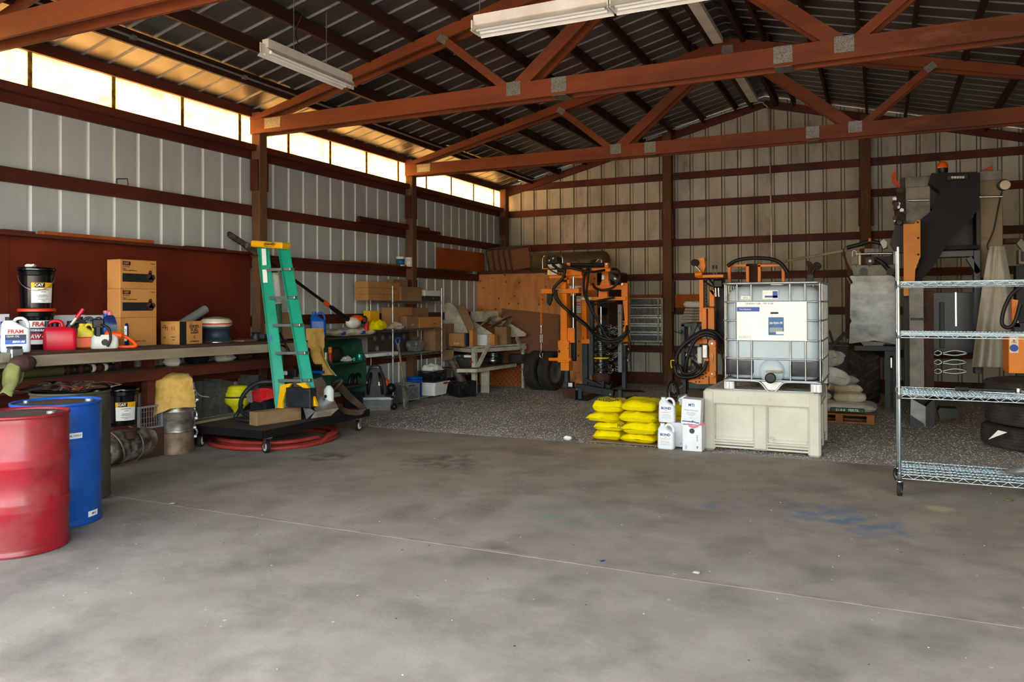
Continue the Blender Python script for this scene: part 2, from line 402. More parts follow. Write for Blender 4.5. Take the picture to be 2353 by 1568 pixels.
# ---- left wall
def girt(nm, b, m, par): return b.build('girt', m, par)
wl = tag(sheet('wall_left', 3, 'sheet_white', lambda u, o, t: (XL - o, u, -.05 + 3.7 * t), PH - RIB / 2 - RIB * 3 * 5, 0, None, rm='rib_lit', w0=.045, w1=.028), kind='structure')
for k in range(-4, 13):
    if k < 12: sheet('panel', 3, 'sheet_white', lambda u, o, t: (XL - o, u, -.05 + 3.7 * t), PH - RIB / 2 + RIB * 3 * k, 0, wl, rm='rib_lit', w0=.045, w1=.028)
posts_y = (4.17, 7.825, 11.48, 15.1)
GZ = (.62, 1.31, 2.07, 2.745, 3.49)
for z in GZ:
    b = MB(); b.bb((XL + .004, .4, z), (XL + .045, 15.38, z + (.14 if z < 3.4 else .10)), 'red_wood'); b.build('girt', parent=wl)
b = MB(); b.bb((XL + .004, .4, 3.585), (XL + .135, 15.38, 3.625), 'red_wood'); b.bb((XL + .10, .4, 3.59), (XL + .138, 15.38, 3.665), 'red_wood'); b.build('sill_rail', parent=wl)
b = MB(); b.bb((XL + .01, .4, 4.035), (XL + .055, 15.38, 4.15), 'red_wood'); b.build('header', parent=wl)
b = MB(); b.bb((XL + .004, .4, 0), (XL + .045, 15.38, .2), 'red_wood'); b.build('skirt_board', parent=wl)
# ---- translucent strip under the eaves
m = bpy.data.materials.new('fibreglass'); m.use_nodes = True; t = m.node_tree; N = t.nodes; L = t.links; N.remove(N['Principled BSDF'])
tc = N.new('ShaderNodeTexCoord'); nz = N.new('ShaderNodeTexNoise'); nz.inputs['Scale'].default_value = 3; nz.inputs['Detail'].default_value = 9; nz.inputs['Roughness'].default_value = .7; L.new(tc.outputs['Object'], nz.inputs[0])
mr = N.new('ShaderNodeValToRGB'); mr.color_ramp.elements[0].position = .3; mr.color_ramp.elements[1].position = .62
mr.color_ramp.elements[0].color = (*rgb('#c9953f'), 1); mr.color_ramp.elements[1].color = (*rgb('#f4cb80'), 1); L.new(nz.outputs['Fac'], mr.inputs[0])
tl = N.new('ShaderNodeBsdfTranslucent'); df = N.new('ShaderNodeBsdfDiffuse'); mx = N.new('ShaderNodeMixShader'); mx.inputs[0].default_value = .35
L.new(mr.outputs[0], tl.inputs[0]); L.new(mr.outputs[0], df.inputs[0]); L.new(tl.outputs[0], mx.inputs[1]); L.new(df.outputs[0], mx.inputs[2]); L.new(mx.outputs[0], N['Material Output'].inputs[0])
_mats['fibreglass'] = m
mat('seam', '#a07520', '#4d3510', rough=.8, scale=14, lo=.45, hi=.6)
win = thing('window_1', None, None, (0, 0, 0), kind='structure')
for k in range(-4, 12):
    y0 = PH + RIB * 3 * k - RIB * 0
    def P(u, o, t): return (XL - o * .6, u, 3.62 + .52 * t)
    vs = []; fs = []
    pr = [(0, 0), (.008, .018), (.03, .018), (.04, 0), (RIB - .02, 0), (RIB, .016), (RIB + .02, 0), (2 * RIB - .02, 0), (2 * RIB, .016), (2 * RIB + .02, 0), (3 * RIB, 0)]
    y1 = min(y0 + 3 * RIB, 15.4)
    for u, o in pr: vs += [P(min(y0 + u, y1), o, 0), P(min(y0 + u, y1), o, 1)]
    for i in range(len(pr) - 1): fs.append((2 * i, 2 * i + 2, 2 * i + 3, 2 * i + 1))
    mesh_obj('pane', vs, fs, 'fibreglass', win)
    b = MB(); b.bb((XL - .004, y0 - .022, 3.62), (XL + .006, y0 + .022, 4.10), 'seam'); b.build('seam_strip', parent=win)

# ---- back wall (gable): sheets to the roof line
wb = None
x = XM - RIB * 18 - .02; k = 0
while x < XR:
    n = 3; pr = sheet_profile(n, RIB, .022, .075, .04); vs = []; fs = []
    for u, o in pr:
        xx = min(max(x + u, XL), XR); vs += [(xx, YB + o, -.02), (xx, YB + o, roof_z(xx) - .01)]
    for i in range(len(pr) - 1): fs.append((2 * i, 2 * i + 2, 2 * i + 3, 2 * i + 1))
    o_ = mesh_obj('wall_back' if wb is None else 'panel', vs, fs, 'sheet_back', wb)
    o_.data.materials.append(MT('rib_shade'))
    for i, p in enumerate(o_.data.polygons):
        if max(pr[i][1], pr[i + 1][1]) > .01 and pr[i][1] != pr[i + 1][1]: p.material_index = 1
    if wb is None: wb = tag(o_, kind='structure')
    x += n * RIB
for z in (.62, 1.38, 2.055, 2.732, 3.481, 4.045):
    xa = XL + .05 if z < 4.1 else -7; b = MB(); b.bb((xa, YB - .045, z), (XR, YB - .004, z + .14), 'red_wood'); b.build('girt', parent=wb)
b = MB(); b.bb((XL + .05, YB - .05, -.03), (XR, YB - .004, .22), 'red_wood'); b.build('skirt_board', parent=wb)
for s in (-1, 1):
    e = XL + .03 if s < 0 else XR
    b = MB(); za = roof_z(e) - .12; zb_ = roof_z(XM) - .12
    b.beam((e, YB - .07, za - .05), (XM, YB - .07, zb_ - .05), .04, .14, 'red_wood'); b.build('rafter', parent=wb)
tag(mesh_obj('wall_right', [(XR, .3, -.05), (XR, 15.45, -.05), (XR, 15.45, 4.2), (XR, .3, 4.2)], [(0, 1, 2, 3)], 'sheet_back'), kind='structure')
# ---- front gable over the open doorway (behind the camera's head)
v = [(XL, .28, 3.95), (XR, .28, 3.95), (XR, .28, roof_z(XR)), (XM, .28, roof_z(XM)), (XL, .28, roof_z(XL))]
tag(mesh_obj('wall_front', v, [(0, 1, 2, 3, 4)], 'sheet_back'), kind='structure')

# ---- roof
ce = None
for s in (-1, 1):
    for k in range(-5, 12):
        y0 = PH - RIB / 2 + RIB * 3 * k - .1
        e = XL - .12 if s < 0 else XR + .12
        def P(u, o, t):
            x = e + (XM - e) * t; return (x, min(max(u, .2), 15.5), roof_z(x) + o)
        o_ = sheet('ceiling' if ce is None else 'panel', 3, 'sheet_roof', P, y0, 0, ce, .02, .055, .03, 'roof_rib_lit')
        if ce is None: ce = tag(o_, kind='structure')
for k in range(9):
    for s in (-1, 1):
        x = XM + s * (5.40 - .61 * k)
        if k == 0: continue
        z = roof_z(x) - .012; R = random.Random(k * 2 + s)
        # lapped lengths: each bay's board sits beside its neighbour over the trusses
        ys = [.3, 4.3, 7.95, 11.6, 15.4]; b = MB()
        for j in range(4):
            dx = .019 * (1 if j % 2 else -1); b.bb((x - .019 + dx, ys[j] - .15, z - .14), (x + .019 + dx, ys[j + 1] + .12, z), 'purlin_wood')
        b.build('purlin', parent=ce)
for s in (-1, 1):
    b = MB(); x = XM + s * .22; b.bb((x - .03, .3, roof_z(x) - .19), (x + .03, 15.4, roof_z(x) - .012), 'purlin_wood'); b.build('ridge_board', parent=ce)

# ---- posts
def wall_post(x, y, top, lab, blocks=(), ax='y', w_=.14):
    t = thing('wall_post', lab, 'post', (x, y, -.03)); b = MB(); b.box((0, 0, top / 2), (w_, w_, top), 'post_wood', r=.006); b.build('timber', parent=t)
    for z0, z1 in blocks:
        for s in (-1, 1):
            b = MB()
            c = (0.0, s * (w_ / 2 + .019), (z0 + z1) / 2) if ax == 'y' else (s * (w_ / 2 + .019), 0, (z0 + z1) / 2)
            b.box(c, (.12, .036, z1 - z0) if ax == 'y' else (.036, .12, z1 - z0), 'red_wood', r=.004); b.build('block', parent=t)
    return t
PX = -7.302
wall_post(PX, 4.17, 4.1, 'square timber post of the left wall out at the near end', ((3.1, 3.49), (1.6, 2.03)))
wall_post(PX, 7.825, 4.12, 'square brown timber post behind the green step ladder', ((3.1, 3.5),))
wall_post(PX, 11.48, 4.12, 'square brown timber post behind the chrome shelf of boxes', ((3.1, 3.5), (1.75, 2.05)))
wall_post(PX, 15.18, 4.1, 'timber post in the corner between left and back walls', ((3.1, 3.5),))
wall_post(-3.76, YB - .125, 5.0, 'back wall timber post right of the hose-draped orange machine', ((2.9, 3.48), (1.45, 2.06), (.25, .7)), 'x', .17)
wall_post(-.20, YB - .125, 4.98, 'back wall timber post above the white-bodied sprayer machine', ((3.0, 3.48),), 'x', .17)

# ---- trusses: two plies, one on each side of the post
def truss(y, lab):
    t = thing('roof_truss', lab, 'truss', (XM, y, 3.8)); H = 5.43
    def zt(x): return 1.575 - .25 * abs(x)
    def plate(x, z, w_, h, yy, a=0):
        b = MB(); b.box((0, 0, 0), (w_, .004, h), 'plate', T=tr(x, yy, z) @ ry(-a)); b.build('nail_plate', parent=t)
    for s in (-1, 1):
        yy = s * .092
        b = MB(); b.bb((-H, yy - .019, 0), (H, yy + .019, .19), 'truss_wood', r=.003); b.build('bottom_chord', parent=t)
        for q in (-1, 1):
            b = MB(); p = [(q * H, zt(H) - .225), (q * H, zt(H)), (0, zt(0)), (0, zt(0) - .2), (q * (H - .75), .19), (q * H, .19)]
            p = [(q * H, .0 + .19), (q * H, zt(H)), (0, zt(0)), (0, zt(0) - .195), (q * 5.24, .19)] if q > 0 else [(q * H, .19), (q * H, zt(H)), (0, zt(0)), (0, zt(0) - .195), (q * 5.24, .19)]
            b.prism(p, .038, 'truss_wood', axis='y', base=yy - .019); b.build('top_chord', parent=t)
            b = MB(); b.beam((q * 1.60, yy, .14), (q * .06, yy, zt(0) - .12), .036, .135, 'truss_wood', up=(0, 1, 0)) ; 
            b = MB(); b.beam((q * 1.62, yy, .15), (q * .10, yy, zt(0) - .16), .034, .14, 'truss_wood'); b.build('web', parent=t)
            b = MB(); b.beam((q * 1.75, yy, .15), (q * 2.55, yy, zt(2.55) - .13), .034, .09, 'truss_wood'); b.build('web', parent=t)
            yo = yy + s * .0215
            plate(q * 1.66, .13, .17, .15, yo); plate(q * 2.55, zt(2.55) - .13, .13, .09, yo, q * .6); plate(q * 5.05, .11, .26, .13, yo)
        yo = yy + s * .0215
        plate(-1.13, .11, .17, .16, yo); plate(1.13, .11, .17, .16, yo); plate(0, zt(0) - .17, .16, .12, yo)
    for q in (-1, 1):
        b = MB(); b.box((q * 1.13, 0, -.003), (.16, .222, .004), 'plate'); b.build('nail_plate', parent=t)
    return t
truss(.55, 'double timber truss over the open front')
truss(4.17, 'nearest double timber truss, its heel crossing the top left corner')
truss(7.825, 'double red-brown timber truss resting on the post behind the step ladder')
truss(11.48, 'farther double timber truss resting on the post behind the shelf of boxes')
# ================================================================ plastic bin, bulk tank
mat('bin_plastic', '#d6d1c2', '#c8c2b1', rough=.6, scale=3, lo=.4, hi=.7, c3='#94724f', s3=5, lo3=.66, hi3=.85)
mat('bladder', '#bcc8d1', '#b0bdc7', rough=.3, scale=1.5, spec=.5)
mat('plate_white', '#d9dcdd', '#c9cccd', rough=.4, metal=.25, scale=4)
mat('bladder_dark', '#24282d', '#4a5057', rough=.3, scale=3)
mat('label_blue', '#1c46a8', rough=.4); mat('label_navy', '#1d4f86', '#2f6ea8', rough=.4, scale=9); mat('label_grey', '#9aa0a2', rough=.5)
BX0, BX1, BY0, BY1, BZ0, BZ1 = -1.752, -.555, 8.66, 9.85, -.025, .635
t = thing('plastic_bin', 'cream plastic harvest bin standing on the gravel under the bulk tank', 'bin', ((BX0 + BX1) / 2, (BY0 + BY1) / 2, BZ0))
W, D, Hh = BX1 - BX0, BY1 - BY0, BZ1 - BZ0
b = MB(); b.box((0, 0, Hh / 2 + .03), (W - .1, D - .1, Hh - .1), 'bin_plastic'); b.build('body', parent=t)
for s in (-1, 1):
    for q in (-1, 1):
        b = MB(); b.box((s * (W / 2 - .06), q * (D / 2 - .06), Hh / 2), (.125, .125, Hh), 'bin_plastic', r=.022); b.build('corner_post', parent=t)
for a, L_, Dd in ((0, W, D), (PI / 2, D, W), (PI, W, D), (-PI / 2, D, W)):
    T = rz(a)
    b = MB(); b.box((0, -Dd / 2 + .045, Hh - .075), (L_ - .1, .08, .16), 'bin_plastic', T=T, r=.014); b.build('top_band', parent=t)
    b = MB(); b.box((0, -Dd / 2 + .048, (Hh - .158) / 2 + .02), (.15, .09, Hh - .178), 'bin_plastic', T=T, r=.02); b.build('mullion', parent=t)
    for s in (-1, 1):
        for k in range(3):
            b = MB(); b.box((s * L_ * .225, -Dd / 2 + .045, .045 + .032 * k), (L_ * .36, .06, .02), 'bin_plastic', T=T, r=.004); b.build('slat', parent=t)
        b = MB(); x = s * L_ * .225; w2 = L_ * .36; z0, z1 = .14, Hh - .15; y = -Dd / 2 + .035; e = .014
        for lo, hi in (((x - w2 / 2, y, z1 - e), (x + w2 / 2, y + .03, z1)), ((x - w2 / 2, y, z0), (x + w2 / 2, y + .03, z0 + e)), ((x - w2 / 2, y, z0), (x - w2 / 2 + e, y + .03, z1)), ((x + w2 / 2 - e, y, z0), (x + w2 / 2, y + .03, z1))):
            b.bb(lo, hi, 'bin_plastic', T=T)
        b.build('panel_rim', parent=t)
        for q in (.08, .22):
            b = MB(); b.box((s * (q + .02), -Dd / 2 + .004, Hh - .085), (.028, .006, .03), 'bin_plastic', T=T, r=.002); b.build('boss', parent=t)
for k in range(7):
    b = MB(); b.box((0, -D / 2 + .1 + k * (D - .2) / 6, Hh - .006), (W - .06, .12, .012), 'wood_pale'); b.build('top_plank', parent=t)
# --- bulk tank in its cage
IX0 = gy(1663, 885, 8.72).x; IW, ID, IH = 1.005, 1.14, 1.165
t = thing('bulk_tank', 'translucent plastic bulk tank in a galvanised cage on top of the cream bin', 'tank', (IX0 + IW / 2, 8.70 + ID / 2, BZ1 + .002))
def rrect(w_, d_, r, z, n=6):
    p = []
    for cx, cy, a0 in ((1, 1, 0), (-1, 1, 90), (-1, -1, 180), (1, -1, 270)):
        for k in range(n + 1):
            a = math.radians(a0 + 90 * k / n); p.append((cx * (w_ / 2 - r) + r * math.cos(a), cy * (d_ / 2 - r) + r * math.sin(a), z))
    return p
def loft(b, rings, m, cap=True, smooth=True):
    n = len(rings[0]); vs = [q for r in rings for q in r]; fs = []
    for i in range(len(rings) - 1):
        for k in range(n): k2 = (k + 1) % n; fs.append((i * n + k, i * n + k2, (i + 1) * n + k2, (i + 1) * n + k))
    b.add(vs, fs, m, smooth)
    if cap: b.add(rings[0], [tuple(range(n))[::-1]], m); b.add(rings[-1], [tuple(range(n))], m)
b = MB(); w2, d2 = IW - .05, ID - .05
rings = [rrect(w2 - .1, d2 - .1, .1, .13), rrect(w2, d2, .12, .17), rrect(w2, d2, .12, .34)]
for k in range(1, 4): rings.append(rrect(w2, d2, .12, .34 + k * .2))
rings += [rrect(w2 - .03, d2 - .03, .12, 1.06), rrect(w2 - .12, d2 - .12, .12, 1.11), rrect(w2 - .3, d2 - .3, .1, 1.135)]
loft(b, rings, 'bladder'); b.build('bladder', parent=t)
for s in (-1, 1):
    b = MB(); loft(b, [rrect(.335, .2, .07, .165), rrect(.345, .21, .07, .20), rrect(.345, .21, .07, .31), rrect(.345, .21, .07, .325)], 'bladder_dark')
    o = b.build('corner_guard', parent=t, label='black plastic corner guard'); o.location = (s * .328, -d2 / 2 + .092, 0)
b = MB(); b.lathe([(.135, -.02), (.13, .01), (.10, .03), (.05, .04)], 24, 'bladder', T=tr(0, -d2 / 2 - .0, .215) @ rx(PI / 2)); b.build('outlet_dome', parent=t)
b = MB(); b.cyl((0, -d2 / 2 - .05, .15), (0, -d2 / 2 - .12, .15), .038, 'bladder', n=16); v_ = b.build('outlet_valve', parent=t)
b = MB(); T = tr(0, -d2 / 2 - .09, .15) @ rx(PI / 2); b.lathe([(.03, 0), (.054, 0), (.056, .045), (.045, .05), (.03, .05)], 20, 'black', T=T); b.build('cap_ring', parent=v_)
b = MB(); b.lathe([(.03, .0), (.03, .02)], 16, 'grey', T=T); b.build('cap_plug', parent=v_)
b = MB(); b.box((.035, -d2 / 2 - .07, .215), (.17, .03, .022), 'wood_pale', T=None, r=.006); b.build('valve_handle', parent=v_)
def ring(z, r, w_=IW, d_=ID, nm='cage_ring'):
    b = MB(); b.tube(rrect(w_, d_, .07, z, 5), r, 'galv', n=8, closed=True); return b.build(nm, parent=t)
for z in (.955, .755, .545, .345): ring(z, .0095)
ring(1.155, .014); ring(.115, .012)
def vbar(x, y, z0, z1, out):
    b = MB(); b.tube([(x, y, z0), (x, y, z0 + .05), (x, y, (z0 + z1) / 2), (x, y, z1 - .05), (x, y, z1)], .009, 'galv', n=8); b.build('cage_bar', parent=t)
for x in (-.352, -.205, .19, .34):
    vbar(x, -ID / 2 + .004, .345, .545, 0); vbar(x, -ID / 2 + .004, .955, 1.155, 0); vbar(x, -ID / 2 + .004, .105, .345, 0)
    vbar(x, ID / 2 - .004, .105, 1.155, 0)
for x in (-.375, .352): vbar(x, -ID / 2 + .004, .545, .955, 0)
for y in (-.47, -.35, -.2, -.05, .1, .25, .4, .5):
    for s in (-1, 1): vbar(s * (IW / 2 - .003), y, .105, 1.155, 0)
for q in (-1, 1):
    vbar(q * (IW / 2 - .02), -ID / 2 + .02, .105, 1.155, 0)
b = MB(); b.box((-.0, -ID / 2 - .008, .748), (.715, .004, .415), 'plate_white', r=.001); b.build('sign_plate', 'galv', t)
b = MB(); b.box((.05, -ID / 2 - .0115, .695), (.155, .002, .19), 'label_navy'); o1 = b.build('label', parent=t, label='dark blue product label')
b = MB(); b.box((.05, -ID / 2 - .0128, .655), (.135, .0012, .05), 'label_grey'); b.box((.09, -ID / 2 - .0136, .625), (.08, .0012, .03), 'white'); b.build('label_panel', parent=o1)
text('Jojo Hydro Oil', .030, 'white', o1, (.05, -ID / 2 - .0135, .73), FRONT, bold=.001, sx=.72)
b = MB(); b.box((-.235, -ID / 2 - .0115, .875), (.235, .002, .048), 'label_blue'); o2 = b.build('label', parent=t, label='blue strip label')
text('Pure Solutions', .026, 'white', o2, (-.265, -ID / 2 - .013, .875), FRONT, sx=.8)
text('LINDEN CBE   MF 4128', .026, 'ink', t, (-.12, -ID / 2 - .0105, .935), FRONT, sx=1.1)
text('SCHUTZ', .034, 'grey', t, (-.27, -ID / 2 - .0105, .575), FRONT)
b = MB(); b.box((.035, -ID / 2 - .0115, .835), (.08, .002, .02), 'ink', T=None); b.build('label', parent=t, label='small dark strip label')
b = MB(); b.box((-.01, -d2 / 2 - .004, 1.03), (.16, .006, .095), 'white'); o3 = b.build('label', parent=t, label='white and blue label')
b = MB(); b.box((.04, -d2 / 2 - .008, 1.03), (.05, .002, .075), 'label_blue'); b.box((0, -d2 / 2 - .008, 1.01), (.13, .002, .02), 'label_blue'); b.build('print_block', parent=o3)
b = MB(); b.box((-.265, -d2 / 2 - .004, 1.0), (.10, .006, .035), 'white'); o4 = b.build('label', parent=t, label='small white barcode label')
text('||||| ||||', .02, 'ink', o4, (-.265, -d2 / 2 - .008, 1.0), FRONT)
for sx in (-1, 1):
    for sy in (-1, 1):
        b = MB(); b.box((sx * (IW / 2 - .06), sy * (ID / 2 - .06), .052), (.125, .12, .10), 'galv', r=.012)
        for k in (-1, 0, 1): b.box((sx * (IW / 2 - .06) + k * .036, sy * (ID / 2 - .0), .052), (.014, .012, .09), 'galv', r=.003)
        b.build('foot', parent=t)
b = MB(); b.box((0, 0, .105), (IW - .03, ID - .03, .02), 'galv', r=.004); b.build('base_tray', parent=t)
pts = [(-.49, .105), (-.17, .105), (-.10, .075), (-.04, .005), (.04, .005), (.10, .075), (.17, .105), (.49, .105)]
pts2 = [(x, z - .022) for x, z in pts]
b = MB(); b.tube(smooth_pts([(x, -ID / 2 - .005, z) for x, z in pts], 5), .011, 'galv'); b.build('front_rail', parent=t)
b = MB(); pl = [(-.17, .12), (-.10, .09), (-.045, .01), (.045, .01), (.10, .09), (.17, .12)]
b.prism(pl, .012, 'galv', axis='y', base=-ID / 2 + .01); b.build('valve_guard', parent=t)
b = MB(); b.tube([(-IW / 2 + .03, -ID / 2 + .01, .008), (IW / 2 - .03, -ID / 2 + .01, .008)], .008, 'galv'); b.build('skid_rail', parent=t)
b = MB(); b.lathe([(.07, 1.135), (.075, 1.16), (.06, 1.17)], 16, 'white'); o = b.build('fill_cap', parent=t)

# ================================================================ yellow sacks
mat('sack_yellow', '#f2de00', '#e6cf00', rough=.3, scale=5, bump=.35, bscale=14, coat=.25)
mat('sack_white', '#cfcdc4', '#b3ada2', rough=.6, scale=5, bump=.5, bscale=14)
mat('sack_clear', '#b8a98c', '#d8cfbb', rough=.3, scale=4, bump=.5, bscale=12, coat=.4)
def pillow(b, w_, d_, h, m, seed=0, ends=.12, sag=.0, nu=26, nv=18, crumple=.010, fold=False):
    "stuffed sack lying flat, base at z=0, sealed seams at its two ends along x"
    def f(s):
        def g(u, v):
            x = (u - .5) * 2; y = (v - .5) * 2
            ex = (1 - abs(x) ** 5) ** .5 if abs(x) < 1 else 0
            ey = (1 - abs(y) ** 4.6) ** .5 if abs(y) < 1 else 0
            th = ex * ey; px = x * w_ / 2 * (1 - .04 * abs(y) ** 3); py = y * d_ / 2 * (.90 + .10 * abs(x) ** 4 if ends else 1)
            z = h / 2 + s * h / 2 * th
            q = Vector((px * 7 + seed * 3.1, py * 7, s * 2 + seed)); k = noise.noise(q) * crumple + noise.noise(q * 2.6) * crumple * .5
            if s < 0: z = max(z + k * .3, .0)
            else: z += k * (.4 + th)
            z -= sag * abs(x) ** 2 * h
            return (px + noise.noise(q + Vector((9, 0, 0))) * crumple, py + noise.noise(q + Vector((0, 9, 0))) * crumple, z)
        return g
    b.grid(f(1), nu, nv, m); k = len(b.f); b.grid(f(-1), nu, nv, m)
    b.f[k:] = [q[::-1] for q in b.f[k:]]
    return b
def sack(name, lab, loc, rot, w_, d_, h, m, seed, group=None, **k):
    b = MB(); pillow(b, w_, d_, h, m, seed, **k); o = b.build(name); tag(o, lab, 'sack', group, loc=loc, rot=rot); return o
YG = 'yellow sacks stacked at the edge of the concrete'
b = MB(); b.box((0, 0, .004), (.82, .66, .008), 'cardboard2'); o = b.build('cardboard_sheet')
tag(o, 'flat brown cardboard sheet under the yellow sacks', 'cardboard', loc=(-2.62, 8.86, -.005))
ZB = {1: .0, 2: .113, 3: .21, 4: .318, 5: .0, 6: .10, 7: .233, 8: .353}
def ysack(px, pyb, y, w_, h, seed, lab, rot=.0, d_=.52, sag=0):
    q = gy(px, pyb, y); o = sack('yellow_sack', lab, (q.x, y + d_ / 2, ZB[seed]), rot, w_, d_, h, 'sack_yellow', seed, YG, crumple=.016, sag=sag); return o
ysack(1390, 1027, 8.56, .34, .115, 1, 'bottom yellow sack in the left column, its end cut square')
ysack(1392, 1008, 8.55, .36, .10, 2, 'second yellow sack up in the left column', .1)
ysack(1384, 990, 8.54, .37, .11, 3, 'third yellow sack up in the left column, drooping at its left end', -.12, sag=.1)
ty = ysack(1388, 968, 8.56, .36, .155, 4, 'top yellow sack of the left column, printed with upside-down black letters', .12)
ysack(1464, 1028, 8.54, .42, .10, 5, 'bottom yellow sack in the right column, flattened and wrinkled', -.05)
ysack(1466, 1012, 8.50, .41, .135, 6, 'second yellow sack up in the right column')
ysack(1461, 985, 8.50, .41, .12, 7, 'third yellow sack up in the right column')
ysack(1462, 961, 8.54, .41, .13, 8, 'top yellow sack of the right column, plain faced')
for k, lab in enumerate(('lowest yellow sack behind the white jugs', 'middle yellow sack behind the white jugs', 'top yellow sack behind the white jugs and printed boxes')):
    sack('yellow_sack', lab, (-2.02, 9.1, .0 + .14 * k), .03 * k, .42, .5, .14, 'sack_yellow', 20 + k, YG, crumple=.016)
text('PHIOLLIN', .075, 'ink', ty, (.0, -.20, .150), (math.radians(52), 0, PI), sx=.8)
text('PHI', .06, 'ink', ty, (.16, -.262, -.13), (PI / 2, 0, 0), sx=.9)
# ================================================================ white jugs and boxes
mat('jug_white', '#e9ecef', '#dfe3e8', rough=.35, scale=4)
mat('text_blue', '#123a86', rough=.5); mat('text_orange', '#e0862a', rough=.5); mat('text_grey', '#8d929a', rough=.5)
mat('pink', '#e07a86', rough=.4)
def jug(name, lab, loc, rot, h=.27, w_=.185, d_=.12, body='jug_white', cap='jug_white', txt=None, group=None, neckx=-.03):
    t = thing(name, lab, 'jug', loc, rot, group)
    b = MB(); hb = h * .66
    rings = []
    for z, s, r in ((0, .93, .03), (.012, 1, .035), (hb * .5, .985, .035), (hb * .93, .97, .035), (hb, .93, .03)):
        rings.append(rrect(w_ * s, d_ * s, r, z, 4))
    def sh(w0, d0, cx, r, z): return [(x + cx, y, zz) for x, y, zz in rrect(w0, d0, r, z, 4)]
    rings.append(sh(w_ * .62, d_ * .72, -w_ * .17, .024, hb + h * .12)); rings.append(sh(w_ * .30, d_ * .42, -w_ * .23, .018, h * .90))
    loft(b, rings, body); b.build('body', parent=t)
    b = MB(); b.cyl((-w_ * .23, 0, h * .90), (-w_ * .23, 0, h), .026, cap, n=14); b.build('cap', parent=t)
    b = MB(); b.tube(smooth_pts([(-w_ * .08, 0, h * .84), (w_ * .02, 0, h * .94), (w_ * .22, 0, h * .955), (w_ * .37, 0, h * .86), (w_ * .41, 0, h * .74), (w_ * .40, 0, h * .62)], 4), .014, body, n=8); b.build('handle', parent=t)
    if txt:
        for s, sz, m_, z, bo in txt: text(s, sz, m_, t, (0, -d_ / 2 - .0015, z), FRONT, bold=bo)
    return t
TX = [('BOND', .038, 'text_blue', .155, .0012), ('MAX', .013, 'text_orange', .130, 0), ('SPREADER STICKER', .012, 'text_orange', .11, 0), ('CAUTION  KEEP OUT OF', .009, 'text_grey', .085, 0), ('REACH OF CHILDREN', .009, 'text_grey', .07, 0), ('NET CONTENTS 2.5 GAL', .009, 'text_grey', .05, 0)]
q = gz(1528, 1033, 0); jug('white_jug', 'white jug standing on the concrete in front of a white carton', (q.x, q.y + .07, 0), .02, txt=TX)
def carton(name, lab, loc, rot, dims, m='cardboard', cat='box', group=None, tape=None, tilt=0):
    "closed cardboard box with flap seam and tape"
    w_, d_, h = dims; t = thing(name, lab, cat, loc, (tilt, 0, rot) if tilt else rot, group)
    b = MB(); b.box((0, 0, h / 2), (w_, d_, h), m, r=.004); b.build('body', parent=t)
    for s in (-1, 1):
        b = MB(); b.bb((-w_ / 2 + .001, min(0, s * d_ / 2), h), (w_ / 2 - .001, max(0, s * d_ / 2) - s * .0, h + .003), m, r=0)
        b.T = None; o = b.build('flap', parent=t); o.location.y = s * .0015
    if tape:
        b = MB(); b.box((0, 0, h + .0035), (w_, .05, .0012), tape); b.box((0, -d_ / 2 - .0006, h - .04), (.05, .001, .08), tape); b.build('tape', parent=t)
    return t
mat('carton_white', '#e8e9ee', '#dcdde2', rough=.6, scale=4)
q = gz(1548, 1031, 0); c1 = carton('white_carton', 'white carton behind the lower white jug, carrying the upper jug', (q.x + .0, q.y + .21, -.0), 0, (.20, .20, .262), 'carton_white')
text('^ ^', .04, 'ink', c1, (.07, -.101, .03), FRONT)
q2 = gy(1530, 973, 8.52); jug('white_jug', 'white jug standing on top of a white carton beside the yellow sacks', (q2.x, 8.52 + .07, .268), .03, txt=TX)
q = gz(1589, 1038, 0); c2 = carton('white_carton', 'lower white carton with a pink strap, on the concrete beside the bin', (q.x, q.y + .12, 0), .02, (.205, .2, .275), 'carton_white')
text('||', .045, 'ink', c2, (-.065, -.101, .04), FRONT); text('D3V0L9', .02, 'ink', c2, (.055, -.101, .14), (PI / 2, -PI / 2, 0)); text('T', .028, 'ink', c2, (.055, -.101, .04), FRONT, bold=.002)
b = MB(); b.lathe([(.028, 0), (.028, .002)], 14, 'dark_grey', T=tr(0, -.1008, .215) @ rx(PI / 2)); b.build('hand_hole', parent=c2)
b = MB(); P_ = smooth_pts([(-.08, -.06, .278), (-.03, -.105, .262), (.02, -.108, .245), (.07, -.10, .262), (.125, -.06, .285), (.12, 0, .29)], 5)
vs = []; fs = []
for p in P_: vs += [tuple(p), tuple(p + Vector((.003, .0, .028)))]
for i in range(len(P_) - 1): fs.append((2 * i, 2 * i + 2, 2 * i + 3, 2 * i + 1))
b.add(vs, fs, 'pink', True); o = b.build('pink_strap', parent=c2, label='loose pink plastic strap')
c3 = carton('white_carton', 'upper white printed carton tilted on top of the pink-strapped carton', (c2.location.x - .02, c2.location.y, .285), .06, (.205, .19, .265), 'carton_white')
c3.rotation_euler = (0, math.radians(3), .06)
text('MTI', .04, 'text_blue', c3, (.0, -.0965, .205), FRONT, bold=.001)
for s, z, sz in (('Foliar Nutrient', .15, .024), ('guaranteed analysis', .125, .012), ('total nitrogen  phosphate', .11, .010), ('soluble potash', .097, .010), ('keep dry', .07, .010)): text(s, sz, 'text_grey', c3, (.0, -.0965, z), FRONT)
b = MB(); b.box((-.02, -.0962, .028), (.14, .001, .01), 'text_blue'); b.box((.02, -.0962, .033), (.01, .001, .022), 'text_blue'); b.box((.07, -.0962, .022), (.04, .001, .01), 'text_blue'); b.build('print_bar', parent=c3)
